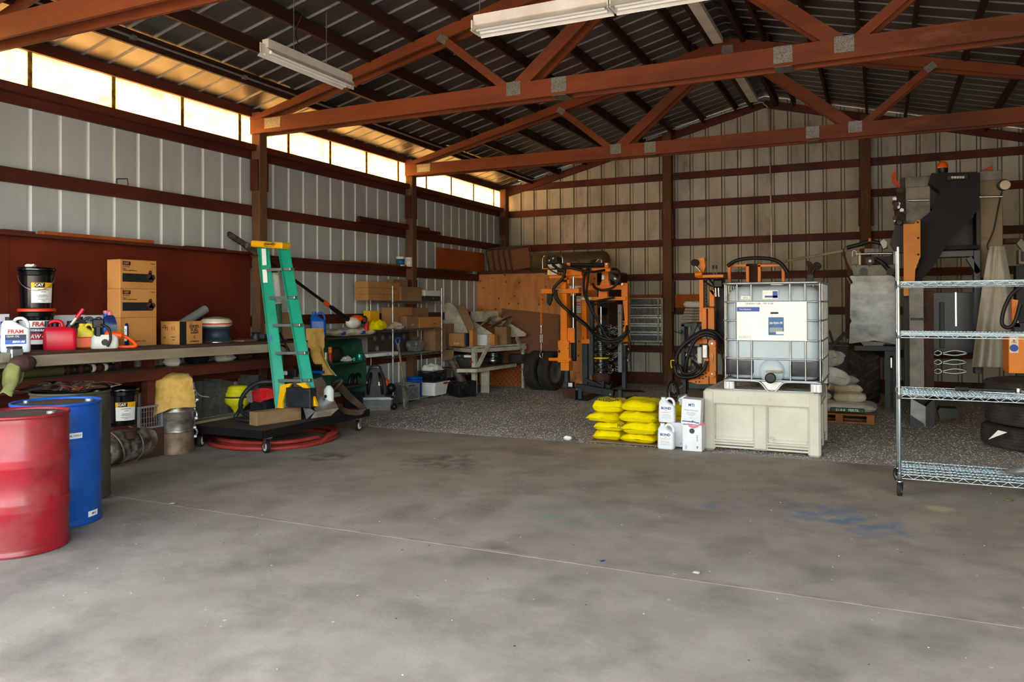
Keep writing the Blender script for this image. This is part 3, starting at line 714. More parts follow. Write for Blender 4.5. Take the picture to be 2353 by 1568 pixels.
q = gy(1586, 908, 9.0); c4 = carton('white_carton', 'small white carton lying askew on the sacks behind the printed carton', (q.x, 9.0, .385), -.25, (.2, .16, .09), 'carton_white', tape='dark_grey')
o = sack('crumpled_film', 'clear crumpled plastic film lying behind the upper printed carton', (q.x - .1, 9.05, .39), .5, .12, .1, .12, 'galv', 33, crumple=.03)
o['category'] = 'film'

# ================================================================ chrome wire rack at the right
def wire_rack(nm, lab, loc, rot, L_, D_, zs, Hp, wheels=True, nrod=None, m='chrome', pole=.0127, caster_h=.13, z0=0, poles=((0, 0), (0, 1), (1, 0), (1, 1)), tr_step=.05, thin=.0022, mid=None):
    t = thing(nm, lab, 'rack', loc, rot)
    for i, j in poles:
        b = MB(); x, y = i * L_, j * D_; b.cyl((x, y, caster_h + z0), (x, y, Hp), pole, m, n=14)
        z = .2
        while z < Hp:
            b.cyl((x, y, z), (x, y, z + .003), pole * 1.05, m, n=14); z += .1
        b.lathe([(pole, Hp), (pole, Hp + .006), (.004, Hp + .012)], 14, 'dark_grey', T=tr(x, y, 0)); b.build('pole', parent=t)
    if mid is not None:
        for y in (0, D_):
            b = MB(); b.cyl((mid, y, caster_h + z0), (mid, y, Hp), pole, m, n=12); b.build('pole', parent=t)
    for z in zs:
        sh = MB()
        for y in (0, D_):
            sh.tube([(0, y, z), (L_, y, z)], .0042, m, n=6); sh.tube([(0, y, z - .036), (L_, y, z - .036)], .0042, m, n=6)
        for x in (0, L_):
            sh.tube([(x, 0, z), (x, D_, z)], .0042, m, n=6); sh.tube([(x, 0, z - .036), (x, D_, z - .036)], .0042, m, n=6)
        n = int(L_ / .026)
        for k in range(1, n): sh.tube([(L_ * k / n, 0, z + .003), (L_ * k / n, D_, z + .003)], thin, m, n=4)
        sh.build('shelf', parent=t)
        for y in (0, D_):
            b = MB(); n = max(2, int(L_ / tr_step)); n += n % 2
            b.tube([(L_ * k / n, y, z if k % 2 else z - .036) for k in range(n + 1)], .0028, m, n=5); b.build('edge_wire', parent=t)
        nm_ = int(D_ / .1)
        for k in range(1, nm_):
            b = MB(); y = D_ * k / nm_; n = max(2, int(L_ / tr_step)); n += n % 2
            b.tube([(0, y, z - .003), (L_, y, z - .003)], .003, m, n=5); b.tube([(0, y, z - .022), (L_, y, z - .022)], .003, m, n=5)
            b.tube([(L_ * q / n, y, z - .003 if q % 2 else z - .022) for q in range(n + 1)], .0022, m, n=4); b.build('support_wire', parent=t)
        for i, j in poles:
            b = MB(); x, y = i * L_, j * D_; b.lathe([(pole * 1.2, z - .045), (pole * 1.5, z - .04), (pole * 1.25, z + .008)], 12, m, T=tr(x, y, 0)); b.build('collar', parent=t)
    if wheels:
        for i, j in poles:
            cst = MB(); x, y = i * L_, j * D_; a = .5 if j else -.2; T = tr(x, y, z0) @ rz(a)
            cst.lathe([(.012, caster_h + .04), (.014, caster_h), (.026, caster_h - .004), (.026, caster_h - .014)], 12, m, T=T)
            cst.box((0, 0, caster_h - .02), (.034, .07, .012), 'black', T=T, r=.004)
            for s in (-1, 1): cst.prism([(-.03, caster_h - .02), (.03, caster_h - .02), (.02, .05), (-.02, .05)], .004, 'black', T=T @ tr(s * .017, 0, 0), axis='x')
            c_ = cst.build('caster', parent=t)
            b = MB(); R = caster_h * .46; b.cyl((-.014, 0, R), (.014, 0, R), R, 'rubber', n=20, T=T); b.cyl((-.0155, 0, R), (.0155, 0, R), R * .6, 'grey', n=16, T=T); b.build('wheel', parent=c_)
    return t
p0 = gz(2068, 1142, 0)
RX, RY = p0.x + .0, p0.y + .03
zs = [gy(2074, yy, RY).z for yy in (648, 766, 905, 1090)]
wire_rack('wire_rack', 'chrome wire shelving rack on black casters at the right edge', (RX, RY, 0), .0, 1.2, .58, zs, gy(2068, 568, RY).z)
t = thing('torque_wrench', 'long black wrench lying on the third shelf of the chrome rack', 'wrench', (RX + .42, RY + .3, zs[2] + .028), -.06)
b = MB(); b.cyl((0, 0, 0), (.46, 0, 0), .010, 'black_metal'); b.cyl((0, 0, 0), (.10, 0, 0), .018, 'rubber'); b.build('shaft', parent=t)
b = MB(); b.cyl((.44, 0, -.018), (.44, 0, .022), .022, 'steel'); b.build('head', parent=t)
t = thing('strap_bar', 'thin steel bar lying across the third shelf behind the wrench', 'bar', (RX + .62, RY + .25, zs[2] + .013), -.25)
b = MB(); b.cyl((0, 0, 0), (.42, 0, 0), .007, 'steel'); b.build('rod', parent=t); b = MB(); b.cyl((.40, -.012, 0), (.40, .012, 0), .014, 'black_metal'); b.build('tip', parent=t)
sack('plastic_scrap', 'crumpled clear plastic scrap on the bottom shelf of the chrome rack', (RX + .86, RY + .33, zs[3] + .005), .3, .15, .13, .05, 'galv', 44, crumple=.02)['category'] = 'scrap'
# ================================================================ helpers: geometry given by what stands at a known depth
def W(t):
    b = MB(); b.T = tr(-t.location[0], -t.location[1], -t.location[2]); return b
def pbox(b, x0, y0, x1, y1, Y, dep, m, r=.004):
    a = gy(x0, y1, Y); c = gy(x1, y0, Y); return b.bb((a.x, Y, a.z), (c.x, Y + dep, c.z), m, r=r)
def pbeam(b, p, q, Y, w_, dep, m, Y2=None):
    a = gy(p[0], p[1], Y); c = gy(q[0], q[1], Y if Y2 is None else Y2); return b.beam(a, c, w_, dep, m, up=(0, 1, 0), r=.003)
def ptube(b, pts, r, m, Y=None, n=8, k=6):
    P = [gy(p[0], p[1], p[2] if len(p) > 2 else Y) for p in pts]; return b.tube(smooth_pts(P, k), r, m, n=n)
def ppoly(b, pts, Y, dep, m):
    P = [gy(x, y, Y) for x, y in pts]; return b.prism([(p.x, p.z) for p in P], dep, m, axis='y', base=Y)
def pcyl(b, x, y, Y, r, dep, m, n=16): 
    p = gy(x, y, Y); return b.cyl((p.x, p.y, p.z), (p.x, p.y + dep, p.z), r, m, n=n)
def bolts(b, pts, Y, r=.010, m='steel'):
    for x, y in pts: pcyl(b, x, y, Y - .008, r, .012, m, 8)
def knots(m):
    t = m.node_tree; N = t.nodes; L = t.links; b = N['Principled BSDF']; src = b.inputs['Base Color'].links[0].from_socket; tc = N.new('ShaderNodeTexCoord')
    for sc, th, col in ((9, .17, '#5a2c16'), (2.6, .0, '#8a4c26')):
        mp = N.new('ShaderNodeMapping'); mp.inputs['Scale'].default_value = (1, 0, .8); L.new(tc.outputs['Object'], mp.inputs[0])
        if th: v = N.new('ShaderNodeTexVoronoi'); v.inputs['Scale'].default_value = sc; L.new(mp.outputs[0], v.inputs['Vector']); o = v.outputs['Distance']; a, z = th + .04, th - .04
        else: v = N.new('ShaderNodeTexNoise'); v.inputs['Scale'].default_value = sc; v.inputs['Detail'].default_value = 8; L.new(mp.outputs[0], v.inputs['Vector']); o = v.outputs['Fac']; a, z = .55, .75
        r = N.new('ShaderNodeMapRange'); r.inputs[1].default_value = a; r.inputs[2].default_value = z; r.inputs[4].default_value = .85; L.new(o, r.inputs[0])
        x = N.new('ShaderNodeMix'); x.data_type = 'RGBA'; L.new(r.outputs[0], x.inputs[0]); L.new(src, x.inputs[6]); x.inputs[7].default_value = (*rgb(col), 1); src = x.outputs[2]
    L.new(src, b.inputs['Base Color'])
mat('hose', '#17171a', '#232326', rough=.5, scale=10)
mat('oily_steel', '#8f9498', '#3b3e41', rough=.25, metal=.9, scale=20, lo=.4, hi=.6)
mat('rusty', '#4f2d1f', '#33231c', rough=.8, scale=8)
mat('ply', '#d2905a', '#bf7a45', rough=.8, scale=2, stretch=(3, 1, .5), lo=.4, hi=.65)
knots(MT('ply'))
mat('ply_orange', '#a5561c', '#96491a', rough=.7, scale=1.5, spec=.3)
mat('hardboard', '#7d5238', '#875a3f', rough=.8, scale=2)
mat('tank_green', '#3f4a2c', '#5d5a3f', rough=.4, scale=2, lo=.35, hi=.6)
mat('tank_brown', '#4c4230', '#5a4d38', rough=.45, scale=2)

# ---- orange post-driver machine with chain boom
YA, YB_ = 12.55, 13.1
t = thing('orange_driver', 'orange hydraulic machine with a chain boom and black hoses, left of the wall post', 'machine', (gy(1370, 900, 12.9).x, 12.9, -.03))
b = W(t); ppoly(b, [(1290, 893), (1296, 915), (1303, 918), (1322, 916), (1322, 893)], 12.5, .25, 'rusty'); b.build('base_block', parent=t)
b = W(t); pbox(b, 1297, 845, 1305, 897, 12.62, .1, 'slate'); pbox(b, 1294, 880, 1304, 897, 12.6, .12, 'slate'); b.build('inner_mast', parent=t)
b = W(t); pbox(b, 1304, 879, 1317, 892, 12.56, .08, 'black'); pbox(b, 1305.5, 880.5, 1315, 889, 12.553, .01, 'white'); b.build('sticker_box', parent=t)
b = W(t); pbox(b, 1288, 668, 1302, 792, YA, .2, 'orange'); pbox(b, 1288, 830, 1307, 852, YA, .2, 'orange'); b.build('mast', parent=t)
b = W(t); pbox(b, 1282, 783, 1307, 833, YA - .03, .05, 'orange'); bolts(b, [(1284, 785), (1305, 785), (1284, 801), (1305, 801)], YA - .03, .008, 'black'); pbox(b, 1283, 805, 1287, 811, YA - .034, .01, 'black', r=0); b.build('gear_plate', parent=t)
b = W(t); pbox(b, 1302, 754, 1320, 788, YA + .04, .03, 'orange'); bolts(b, [(1316, 757), (1314, 784)], YA + .04, .007, 'steel'); b.build('side_plate', parent=t)
b = W(t); a = gy(1262, 826, YA); c = gy(1313, 827, YA); b.cyl((a.x, a.y, a.z), (c.x, c.y, c.z), .03, 'orange'); b.cyl((gy(1280, 826, YA).x, YA, a.z), (gy(1303, 826, YA).x, YA, a.z), .038, 'orange'); b.build('pin_lug', parent=t)
b = W(t); pbox(b, 1243, 663, 1330, 675, YA - .06, .09, 'orange', r=.006); bolts(b, [(1277, 668), (1288, 668), (1295, 668), (1244, 669)], YA - .06, .014); bo = b.build('boom_arm', parent=t)
b = W(t); pbox(b, 1272, 666, 1290, 669, YA - .085, .02, 'steel'); b.build('clamp', parent=t)
b = W(t); pbox(b, 1302, 600 + 18, 1302 + 36, 640, YA + .12, .12, 'orange'); ppoly(b, [(1288, 655), (1302, 621), (1336, 620), (1336, 632), (1303, 634), (1300, 655)], YA + .05, .1, 'orange'); pbox(b, 1262, 633, 1302, 640, YA + .05, .08, 'orange'); b.build('head_bracket', parent=t)
b = W(t); pbox(b, 1288, 650, 1300, 672, YA + .02, .12, 'orange'); pbox(b, 1303, 643, 1308, 652, YA, .1, 'orange'); pbox(b, 1289, 643, 1303, 648, YA, .06, 'black_metal'); b.build('pivot', parent=t)
b = W(t); ptube(b, [(1317.5, 636), (1317.5, 760)], .022, 'chrome', YA + .12, k=1); pcyl(b, 1317, 635, YA + .1, .03, .04, 'steel'); b.build('chrome_rod', parent=t)
b = W(t); pbox(b, 1312, 680, 1321, 830, YA + .18, .08, 'black_metal'); b.build('rear_rail', parent=t)
b = W(t); pbox(b, 1337, 618, 1347, 790, YB_, .12, 'orange'); pbox(b, 1335, 780, 1358, 790, YB_ - .03, .06, 'orange'); bolts(b, [(1340, 778), (1338, 741)], YB_ - .01, .011); b.build('left_post', parent=t)
b = W(t); ppoly(b, [(1428, 655), (1430, 650), (1442, 651), (1442, 793), (1428, 793), (1428, 765), (1436, 745), (1432, 700), (1431, 690), (1428, 690)], YB_, .12, 'orange'); b.build('right_post', parent=t)
b = W(t); pcyl(b, 1432, 742, YB_ - .03, .035, .03, 'orange'); pcyl(b, 1432, 742, YB_ - .04, .02, .03, 'black_metal'); b.build('pivot_boss', parent=t)
b = W(t); pbox(b, 1345, 655, 1431, 667, YB_ + .02, .08, 'orange'); b.build('cross_bar', parent=t)
b = W(t); pbox(b, 1336, 682, 1438, 691, YB_ - .05, .07, 'orange'); pbox(b, 1336, 683, 1359, 689, YB_ - .055, .01, 'white', r=0); b.build('cross_bar', parent=t)
b = W(t); ppoly(b, [(1378, 657), (1383, 645), (1383, 622), (1398, 622), (1398, 645), (1402, 657)], YB_ - .02, .1, 'orange'); pbox(b, 1375, 668, 1395, 684, YB_ - .02, .1, 'orange'); b.build('neck', parent=t)
b = W(t); pbox(b, 1382, 632, 1389, 643, YB_ - .04, .03, 'steel'); b.build('latch', parent=t)
b = W(t); ppoly(b, [(1346, 655), (1346, 649), (1353, 649), (1357, 655)], YB_, .05, 'orange'); pbox(b, 1361, 615, 1402, 625, YA + .2, .08, 'orange'); pbox(b, 1338, 616, 1361, 624, YA + .2, .08, 'orange'); b.build('top_beam', parent=t)
b = W(t); ptube(b, [(1312, 609), (1388, 609)], .028, 'black', YA + .1, k=1, n=12); cy_ = b.build('hydraulic_cylinder', parent=t)
for x in (1306, 1393):
    b = W(t); pbox(b, x - 4, 604, x + 4, 616, YA + .06, .1, 'orange'); bolts(b, [(x, 607)], YA + .06, .012); b.build('cylinder_bracket', parent=t)
b = W(t); ptube(b, [(1313, 606), (1313, 600), (1317, 598), (1325, 600), (1335, 606)], .006, 'hose', YA + .1); ptube(b, [(1370, 602), (1376, 596), (1382, 598), (1382, 604)], .007, 'steel', YA + .1); b.build('small_pipe', parent=t)
b = W(t); pbeam(b, (1402, 633), (1426, 650), YB_ - .08, .09, .08, 'dark_grey'); pbeam(b, (1411, 639), (1416, 642), YB_ - .125, .03, .01, 'white'); pcyl(b, 1429, 653, YB_ - .1, .02, .04, 'steel'); b.build('hydraulic_cylinder', parent=t)
# slate legs and uprights
for x0, x1, y0, y1, Yq, mm in ((1338, 1349, 790, 893, YB_ + .02, 'slate'), (1429, 1437, 793, 895, YB_ + .02, 'slate'), (1355, 1362, 690, 862, YB_ - .12, 'slate')):
    b = W(t); pbox(b, x0, y0, x1, y1, Yq, .1, mm); b.build('leg', parent=t)
b = W(t); pbox(b, 1420, 700, 1428, 856, YB_ - .1, .09, 'grey'); bolts(b, [(1424, 720), (1424, 808)], YB_ - .1, .012, 'black'); b.build('guide_rail', parent=t, label='light grey guide rail')
b = W(t); ptube(b, [(1381, 705), (1381, 750)], .022, 'chrome', YB_, k=1); b.build('chrome_rod', parent=t)
# chromed stack of discs, its links and yellow ring
q = gy(1381, 858, YB_ + .05); z0 = q.z; zt_ = gy(1381, 748, YB_).z
b = W(t); pr = []; z = z0; i = 0
while z < zt_:
    r = .13 if i % 3 else .085; pr += [(r * .8, z), (r, z + .008), (r, z + .022), (r * .8, z + .03)]; z += .034; i += 1
b.lathe(pr, 24, 'oily_steel', T=tr(q.x, YB_ + .05, 0)); b.build('disc_stack', parent=t, label='oily steel disc stack')
b = W(t); z = gy(1381, 823, YB_).z; b.lathe([(.135, z - .012), (.15, z - .012), (.15, z + .012), (.135, z + .012)], 24, 'yellow', T=tr(q.x, YB_ + .05, 0), cap=False); b.build('yellow_ring', parent=t)
b = W(t); R = random.Random(4)
for k in range(40):
    x = R.uniform(1396, 1420); y = R.uniform(742, 856); Yq = YB_ + R.uniform(-.1, .05); p = gy(x, y, Yq)
    a = R.uniform(0, PI); dx, dz = .025 * math.cos(a), .012 * math.sin(a)
    b.tube([p + Vector((math.cos(s) * .036, 0, math.sin(s) * .018)) for s in np.linspace(0, 2 * PI, 9)[:-1]], .010, 'oily_steel', n=5, closed=True)
o = b.build('linkage', parent=t); o['kind'] = 'stuff'
b = W(t); pcyl(b, 1380, 868, YB_ - .1, .0, .01, 'rusty') if False else None
b = W(t); b.lathe([(.15, gy(1380, 880, YB_).z), (.17, gy(1380, 866, YB_).z), (.15, gy(1380, 857, YB_).z)], 18, 'rusty', T=tr(q.x + .01, YB_ + .05, 0)); b.build('base_cup', parent=t)
# black floor linkages
b = W(t); pbeam(b, (1324, 889), (1411, 904), 12.45, .11, .1, 'black_metal'); bolts(b, [(1325, 895), (1402, 907)], 12.38, .018); b.build('draw_bar', parent=t)
b = W(t); ppoly(b, [(1352, 879), (1372, 886), (1376, 877), (1402, 887), (1406, 876), (1402, 892), (1350, 890)], 12.75, .1, 'black_metal'); b.build('claw', parent=t)
b = W(t); a = gy(1392, 896, 12.6); c = gy(1475, 899, 12.3); b.beam(a, c, .16, .015, 'black_metal', up=(0, .3, 1)); b.build('blade', parent=t)
b = W(t); pbeam(b, (1345, 872), (1388, 890), 12.7, .05, .06, 'black_metal'); pbeam(b, (1386, 875), (1386, 897), 12.7, .05, .06, 'black_metal'); b.build('link_bar', parent=t)
for x0, x1 in ((1328, 1336), (1420, 1428)):
    b = W(t); pbox(b, x0, 893, x1, 920, 12.4, .08, 'slate'); b.build('leg', parent=t)
for pl in ([(1320, 918), (1350, 921), (1385, 903), (1370, 901)], [(1405, 922), (1425, 925), (1470, 914), (1462, 909)]):
    b = W(t); P = [gz(x, y, -.01) for x, y in pl]; b.prism([(p.x, p.y) for p in P], .015, 'black_metal', base=-.02); b.build('foot_plate', parent=t)
b = W(t); ptube(b, [(1428, 790), (1445, 792), (1450, 850)], .014, 'hose', YB_ - .1); 
for x, y in ((1445, 803), (1443, 828), (1445, 843)): pcyl(b, x, y, YB_ - .1, .022, .05, 'oily_steel')
b.build('drain_pipe', parent=t)
# valve bank
b = W(t); pbox(b, 1254, 590, 1283, 608, YA - .02, .16, 'black', r=.02)
for x, y in ((1262, 600), (1271, 594), (1266, 590), (1277, 592)): pcyl(b, x, y, YA - .05, .028, .05, 'black')
vb = b.build('valve_bank', parent=t)
b = W(t); pbox(b, 1258, 604, 1286, 617, YA, .13, 'white', r=.02); b.build('valve_body', parent=vb)
b = W(t); bolts(b, [(1271, 594), (1262, 599)], YA - .05, .018); b.build('knob', parent=vb)
b = W(t); ptube(b, [(1247, 617), (1247, 594), (1252, 588)], .007, 'steel', YA - .05, k=2); ptube(b, [(1286, 587), (1292, 590), (1293, 610)], .009, 'steel', YA - .05, k=3); b.build('guard_bar', parent=vb)
b = W(t); pbox(b, 1245, 616, 1263, 619, YA - .04, .12, 'orange'); b.build('tray', parent=t)
b = W(t); pbox(b, 1258, 620, 1280, 632, YA - .03, .01, 'white', r=0); sg = b.build('warning_sign', parent=t, label='white sign with a yellow hazard triangle')
b = W(t); ppoly(b, [(1259.5, 629.5), (1264, 621.5), (1268.5, 629.5)], YA - .034, .004, 'yellow'); b.build('hazard_triangle', parent=sg)
# sheet of instructions
b = W(t); pbox(b, 1308, 657, 1335, 719, YB_ + .35, .01, 'white', r=0); pg = b.build('notice', parent=t, label='white notice sheet with red headings')
for x0, y0, x1, y1, m_ in ((1327, 661, 1335, 671, 'red'), (1308, 694, 1335, 703, 'red'), (1322, 673, 1335, 681, 'ink'), (1308, 706, 1334, 708, 'text_grey'), (1308, 710, 1334, 712, 'text_grey'), (1308, 714, 1334, 716, 'text_grey'), (1322, 684, 1334, 686, 'text_grey')):
    b = W(t); pbox(b, x0, y0, x1, y1, YB_ + .345, .004, m_, r=0); b.build('print_block', parent=pg)
text('GROUND', .062, 'white', pg, tuple(gy(1323, 698.5, YB_ + .342) - t.location), FRONT, bold=.001, sx=.9)
# hoses
for pts, r in (([(1282, 602, 12.5), (1300, 612, 12.45), (1318, 617, 12.45), (1340, 622, 12.5), (1365, 625, 12.6), (1395, 620, 12.8), (1418, 620, 12.95), (1425, 637, 12.9), (1410, 660, 12.9), (1385, 667, 12.9), (1368, 662, 12.95), (1362, 652, 13.0)], .022),
               ([(1270, 608, 12.45), (1285, 620, 12.42), (1297, 622, 12.42), (1293, 640, 12.42), (1278, 655, 12.40), (1272, 668, 12.38), (1280, 690, 12.38), (1300, 710, 12.4), (1318, 724, 12.5), (1345, 745, 12.7), (1368, 768, 12.85), (1395, 780, 12.9), (1420, 778, 12.9), (1438, 765, 12.9), (1441, 750, 13.0)], .027),
               ([(1276, 668, 12.38), (1284, 692, 12.36), (1304, 714, 12.36), (1322, 730, 12.5), (1350, 752, 12.6), (1375, 778, 12.8), (1398, 786, 12.85), (1425, 782, 12.85), (1446, 760, 12.95)], .024),
               ([(1372, 600, 12.75), (1358, 602, 12.7), (1350, 618, 12.7), (1342, 640, 12.75), (1342, 670, 12.8), (1349, 692, 12.85), (1360, 715, 12.9), (1375, 740, 12.9), (1388, 765, 12.9), (1400, 778, 12.9), (1420, 780, 12.95)], .024),
               ([(1362, 605, 12.75), (1354, 622, 12.72), (1350, 650, 12.75), (1348, 680, 12.8), (1358, 705, 12.85), (1372, 735, 12.85), (1392, 770, 12.9)], .02),
               ([(1257, 610, 12.5), (1264, 620, 12.46), (1278, 628, 12.44), (1290, 632, 12.42)], .010),
               ([(1350, 697, 12.95), (1380, 690, 12.95), (1412, 684, 12.95)], .018), ([(1352, 703, 12.97), (1385, 696, 12.96), (1414, 692, 12.96)], .016),
               ([(1440, 760, 12.9), (1448, 790, 12.85), (1444, 812, 12.85), (1432, 826, 12.85)], .010), ([(1398, 786, 12.9), (1402, 800, 12.9), (1415, 795, 12.9), (1432, 775, 12.9)], .016)):
    b = W(t); ptube(b, pts, r, 'hose', n=8); b.build('hose', parent=t)
b = W(t); ppoly(b, [(1257, 675), (1268, 676), (1268, 690), (1262, 703), (1256, 695)], YA - .1, .05, 'black'); b.build('hose_end', parent=t)
# chain, turnbuckle and hook
ch = W(t); y = 676; k = 0
while y < 748:
    p = gy(1243.5, y, YA - .02); pts = [p + (Vector((math.cos(a) * .016, 0, math.sin(a) * .026)) if k % 2 else Vector((0, math.cos(a) * .016, math.sin(a) * .026))) for a in np.linspace(0, 2 * PI, 9)[:-1]]
    lk = W(t); lk.tube(pts, .007, 'orange', n=5, closed=True); lk.build('chain_link', parent=t); y += 5.4; k += 1
b = W(t); ptube(b, [(1243.5, 748), (1243.5, 752)], .022, 'steel', YA - .02, k=1); ptube(b, [(1243.5, 750), (1243.5, 768)], .009, 'steel', YA - .02, k=1)
for s in (-2, 2): ptube(b, [(1243.5 + s, 768), (1243.5 + s, 788)], .008, 'steel', YA - .02, k=1)
ptube(b, [(1241, 768), (1246, 768)], .012, 'steel', YA - .02, k=1); ptube(b, [(1241, 788), (1246, 788)], .012, 'steel', YA - .02, k=1); ptube(b, [(1243.5, 788), (1243.5, 806), (1241, 812), (1241, 820), (1246, 822), (1247, 812)], .009, 'steel', YA - .02, k=3); b.build('turnbuckle', parent=t)

# ---- second orange machine with coiled hoses, behind and beside the bulk tank
Yc = 11.6
t = thing('orange_mast', 'tall orange machine with coiled black hoses standing left of the bulk tank', 'machine', (gy(1630, 900, Yc).x, Yc + .1, -.03))
b = W(t); pbox(b, 1607, 643, 1616, 740, Yc + .15, .12, 'orange'); ppoly(b, [(1604, 595), (1618, 592), (1621, 612), (1616, 628), (1604, 612)], Yc + .1, .1, 'orange'); b.build('mast', parent=t)
b = W(t); a = gy(1598, 631, Yc); c = gy(1660, 634, Yc); b.cyl((a.x, Yc, a.z), (a.x + .1, Yc, a.z), .045, 'orange'); pbox(b, 1600, 631, 1662, 639, Yc, .08, 'orange'); b.build('boom_arm', parent=t)
b = W(t); pcyl(b, 1596, 604, Yc + .02, .055, .1, 'rubber'); ptube(b, [(1598, 612), (1606, 620), (1612, 628)], .012, 'steel', Yc, k=2); b.build('roller_end', parent=t)
b = W(t); pbox(b, 1630, 666, 1641, 705, Yc + .1, .1, 'orange'); ppoly(b, [(1630, 668), (1634, 664), (1645, 678), (1641, 682)], Yc + .1, .1, 'orange'); b.build('rail', parent=t)
b = W(t)
pbox(b, 1618, 640, 1621, 720, Yc + .2, .05, 'black')
for k in range(11): pcyl(b, 1621, 645 + k * 7.5, Yc + .18, .02, .05, 'black', 8)
b.build('drive_chain', parent=t)
for x0, x1 in ((1612, 1623), (1627, 1641)):
    b = W(t); pbox(b, x0, 708, x1, 765, Yc - .03, .13, 'orange'); b.build('inner_rail', parent=t)
b = W(t); pbox(b, 1610, 707, 1640, 710, Yc - .04, .16, 'orange'); b.build('rail_cap', parent=t)
b = W(t); pbox(b, 1630, 782, 1645, 883, Yc - .08, .13, 'orange')
bm_ = b.build('side_arm', parent=t)
for y in (790, 860):
    b = W(t); pcyl(b, 1636, y, Yc - .11, .055, .04, 'orange', 20); pcyl(b, 1636, y, Yc - .125, .014, .02, 'steel'); b.build('pivot_cap', parent=bm_)
b = W(t); ptube(b, [(1634, 814), (1637, 816), (1637, 832), (1639, 834)], .007, 'steel', Yc - .1, k=2); b.build('hook', parent=bm_)
b = W(t); ppoly(b, [(1581, 877), (1600, 863), (1618, 863), (1618, 820), (1628, 820), (1628, 883), (1602, 883), (1590, 879)], Yc - .04, .05, 'orange')
for x, y in ((1607, 870), (1615, 870), (1607, 878), (1599, 878), (1622, 858), (1622, 866)): pcyl(b, x, y, Yc - .05, .012, .012, 'black', 8)
b.build('bracket_plate', parent=t)
b = W(t); pbox(b, 1594, 779, 1613, 791, Yc - .02, .1, 'orange'); pbox(b, 1613, 779, 1625, 790, Yc, .1, 'orange'); b.build('lug', parent=t)
b = W(t); pbox(b, 1613, 792, 1626, 824, Yc - .1, .09, 'galv', r=.012); b.build('filter', parent=t)
b = W(t); pbox(b, 1602, 798, 1612, 836, Yc - .06, .09, 'white', r=.01); b.build('valve_body', parent=t)
b = W(t); R = random.Random(9)
for k in range(16): pcyl(b, R.uniform(1578, 1606), R.uniform(800, 858), Yc - R.uniform(0, .08), R.uniform(.015, .04), .06, ('black', 'black_metal', 'oily_steel', 'black')[k % 4], 10)
b.build('fitting_cluster', parent=t)
b = W(t); pbox(b, 1565, 745, 1573, 880, Yc + .1, .08, 'slate'); pbox(b, 1565, 743, 1615, 751, Yc + .1, .06, 'slate'); pbeam(b, (1580, 790), (1600, 742), Yc + .04, .06, .05, 'slate'); b.build('slate_frame', parent=t)
b = W(t); pbox(b, 1568, 850, 1576, 908, Yc + .0, .09, 'black_metal'); b.build('leg', parent=t)
b = W(t); pbox(b, 1582, 880, 1660, 893, Yc - .0, .3, 'slate'); b.build('base_beam', parent=t)
b = W(t); pbox(b, 1640, 640, 1664, 800, Yc + .35, .06, 'black_metal'); b.build('backing', parent=t)
b = W(t); pbox(b, 1638, 642, 1661, 662, Yc - .02, .16, 'black', r=.02); vb = b.build('valve_bank', parent=t)
for x in (1640, 1647):
    b = W(t); ptube(b, [(x, 640), (x - 1, 612)], .007, 'grey', Yc + .02, k=1); ptube(b, [(x - 1, 618), (x - 1, 610)], .013, 'black', Yc + .02, k=1); b.build('lever', parent=vb)
    b = W(t); ptube(b, [(x + 4, 662), (x + 5, 682)], .014, 'steel', Yc, k=1); b.build('hose_fitting', parent=vb)
for pts, r in (([(1650, 680, Yc), (1652, 700, Yc - .02), (1645, 720, Yc - .02), (1650, 740, Yc)], .008), ([(1643, 660, Yc), (1630, 655, Yc), (1618, 645, Yc + .1)], .014),
               ([(1655, 785, Yc - .1), (1640, 768, Yc - .15), (1618, 764, Yc - .16), (1596, 775, Yc - .16), (1575, 790, Yc - .16), (1558, 810, Yc - .15), (1554, 832, Yc - .14), (1562, 850, Yc - .13)], .030),
               ([(1657, 790, Yc - .1), (1643, 776, Yc - .18), (1620, 770, Yc - .2), (1600, 780, Yc - .2), (1588, 800, Yc - .2), (1578, 830, Yc - .2), (1573, 862, Yc - .16)], .026),
               ([(1660, 778, Yc - .1), (1645, 764, Yc - .12), (1622, 760, Yc - .14), (1604, 766, Yc - .14), (1580, 782, Yc - .14), (1562, 800, Yc - .14)], .026),
               ([(1550, 842, Yc - .15), (1556, 862, Yc - .17), (1575, 868, Yc - .18), (1600, 864, Yc - .18), (1618, 848, Yc - .16), (1624, 830, Yc - .14)], .026),
               ([(1548, 850, Yc - .12), (1552, 838, Yc - .14), (1562, 842, Yc - .2), (1570, 858, Yc - .2), (1590, 858, Yc - .22), (1605, 845, Yc - .2), (1590, 830, Yc - .14)], .022),
               ([(1650, 800, Yc - .05), (1660, 820, Yc - .08), (1664, 850, Yc - .05), (1660, 872, Yc - .02)], .016), ([(1640, 655, Yc), (1628, 640, Yc + .08), (1614, 628, Yc + .1)], .014)):
    b = W(t); ptube(b, pts, r, 'hose'); b.build('hose', parent=t)
b = W(t); ptube(b, [(1544, 846), (1542, 840), (1542, 829), (1550, 829)], .009, 'yellow', Yc - .15, k=2); b.build('yellow_hook', parent=t)
b = W(t); ptube(b, [(1566, 768), (1560, 765), (1548, 762)], .008, 'black', Yc, k=2); pcyl(b, 1562, 762, Yc - .05, .02, .08, 'black'); b.build('lever', parent=t)
b = W(t); pbox(b, 1664, 800, 1665, 884, Yc, .1, 'slate') if False else None
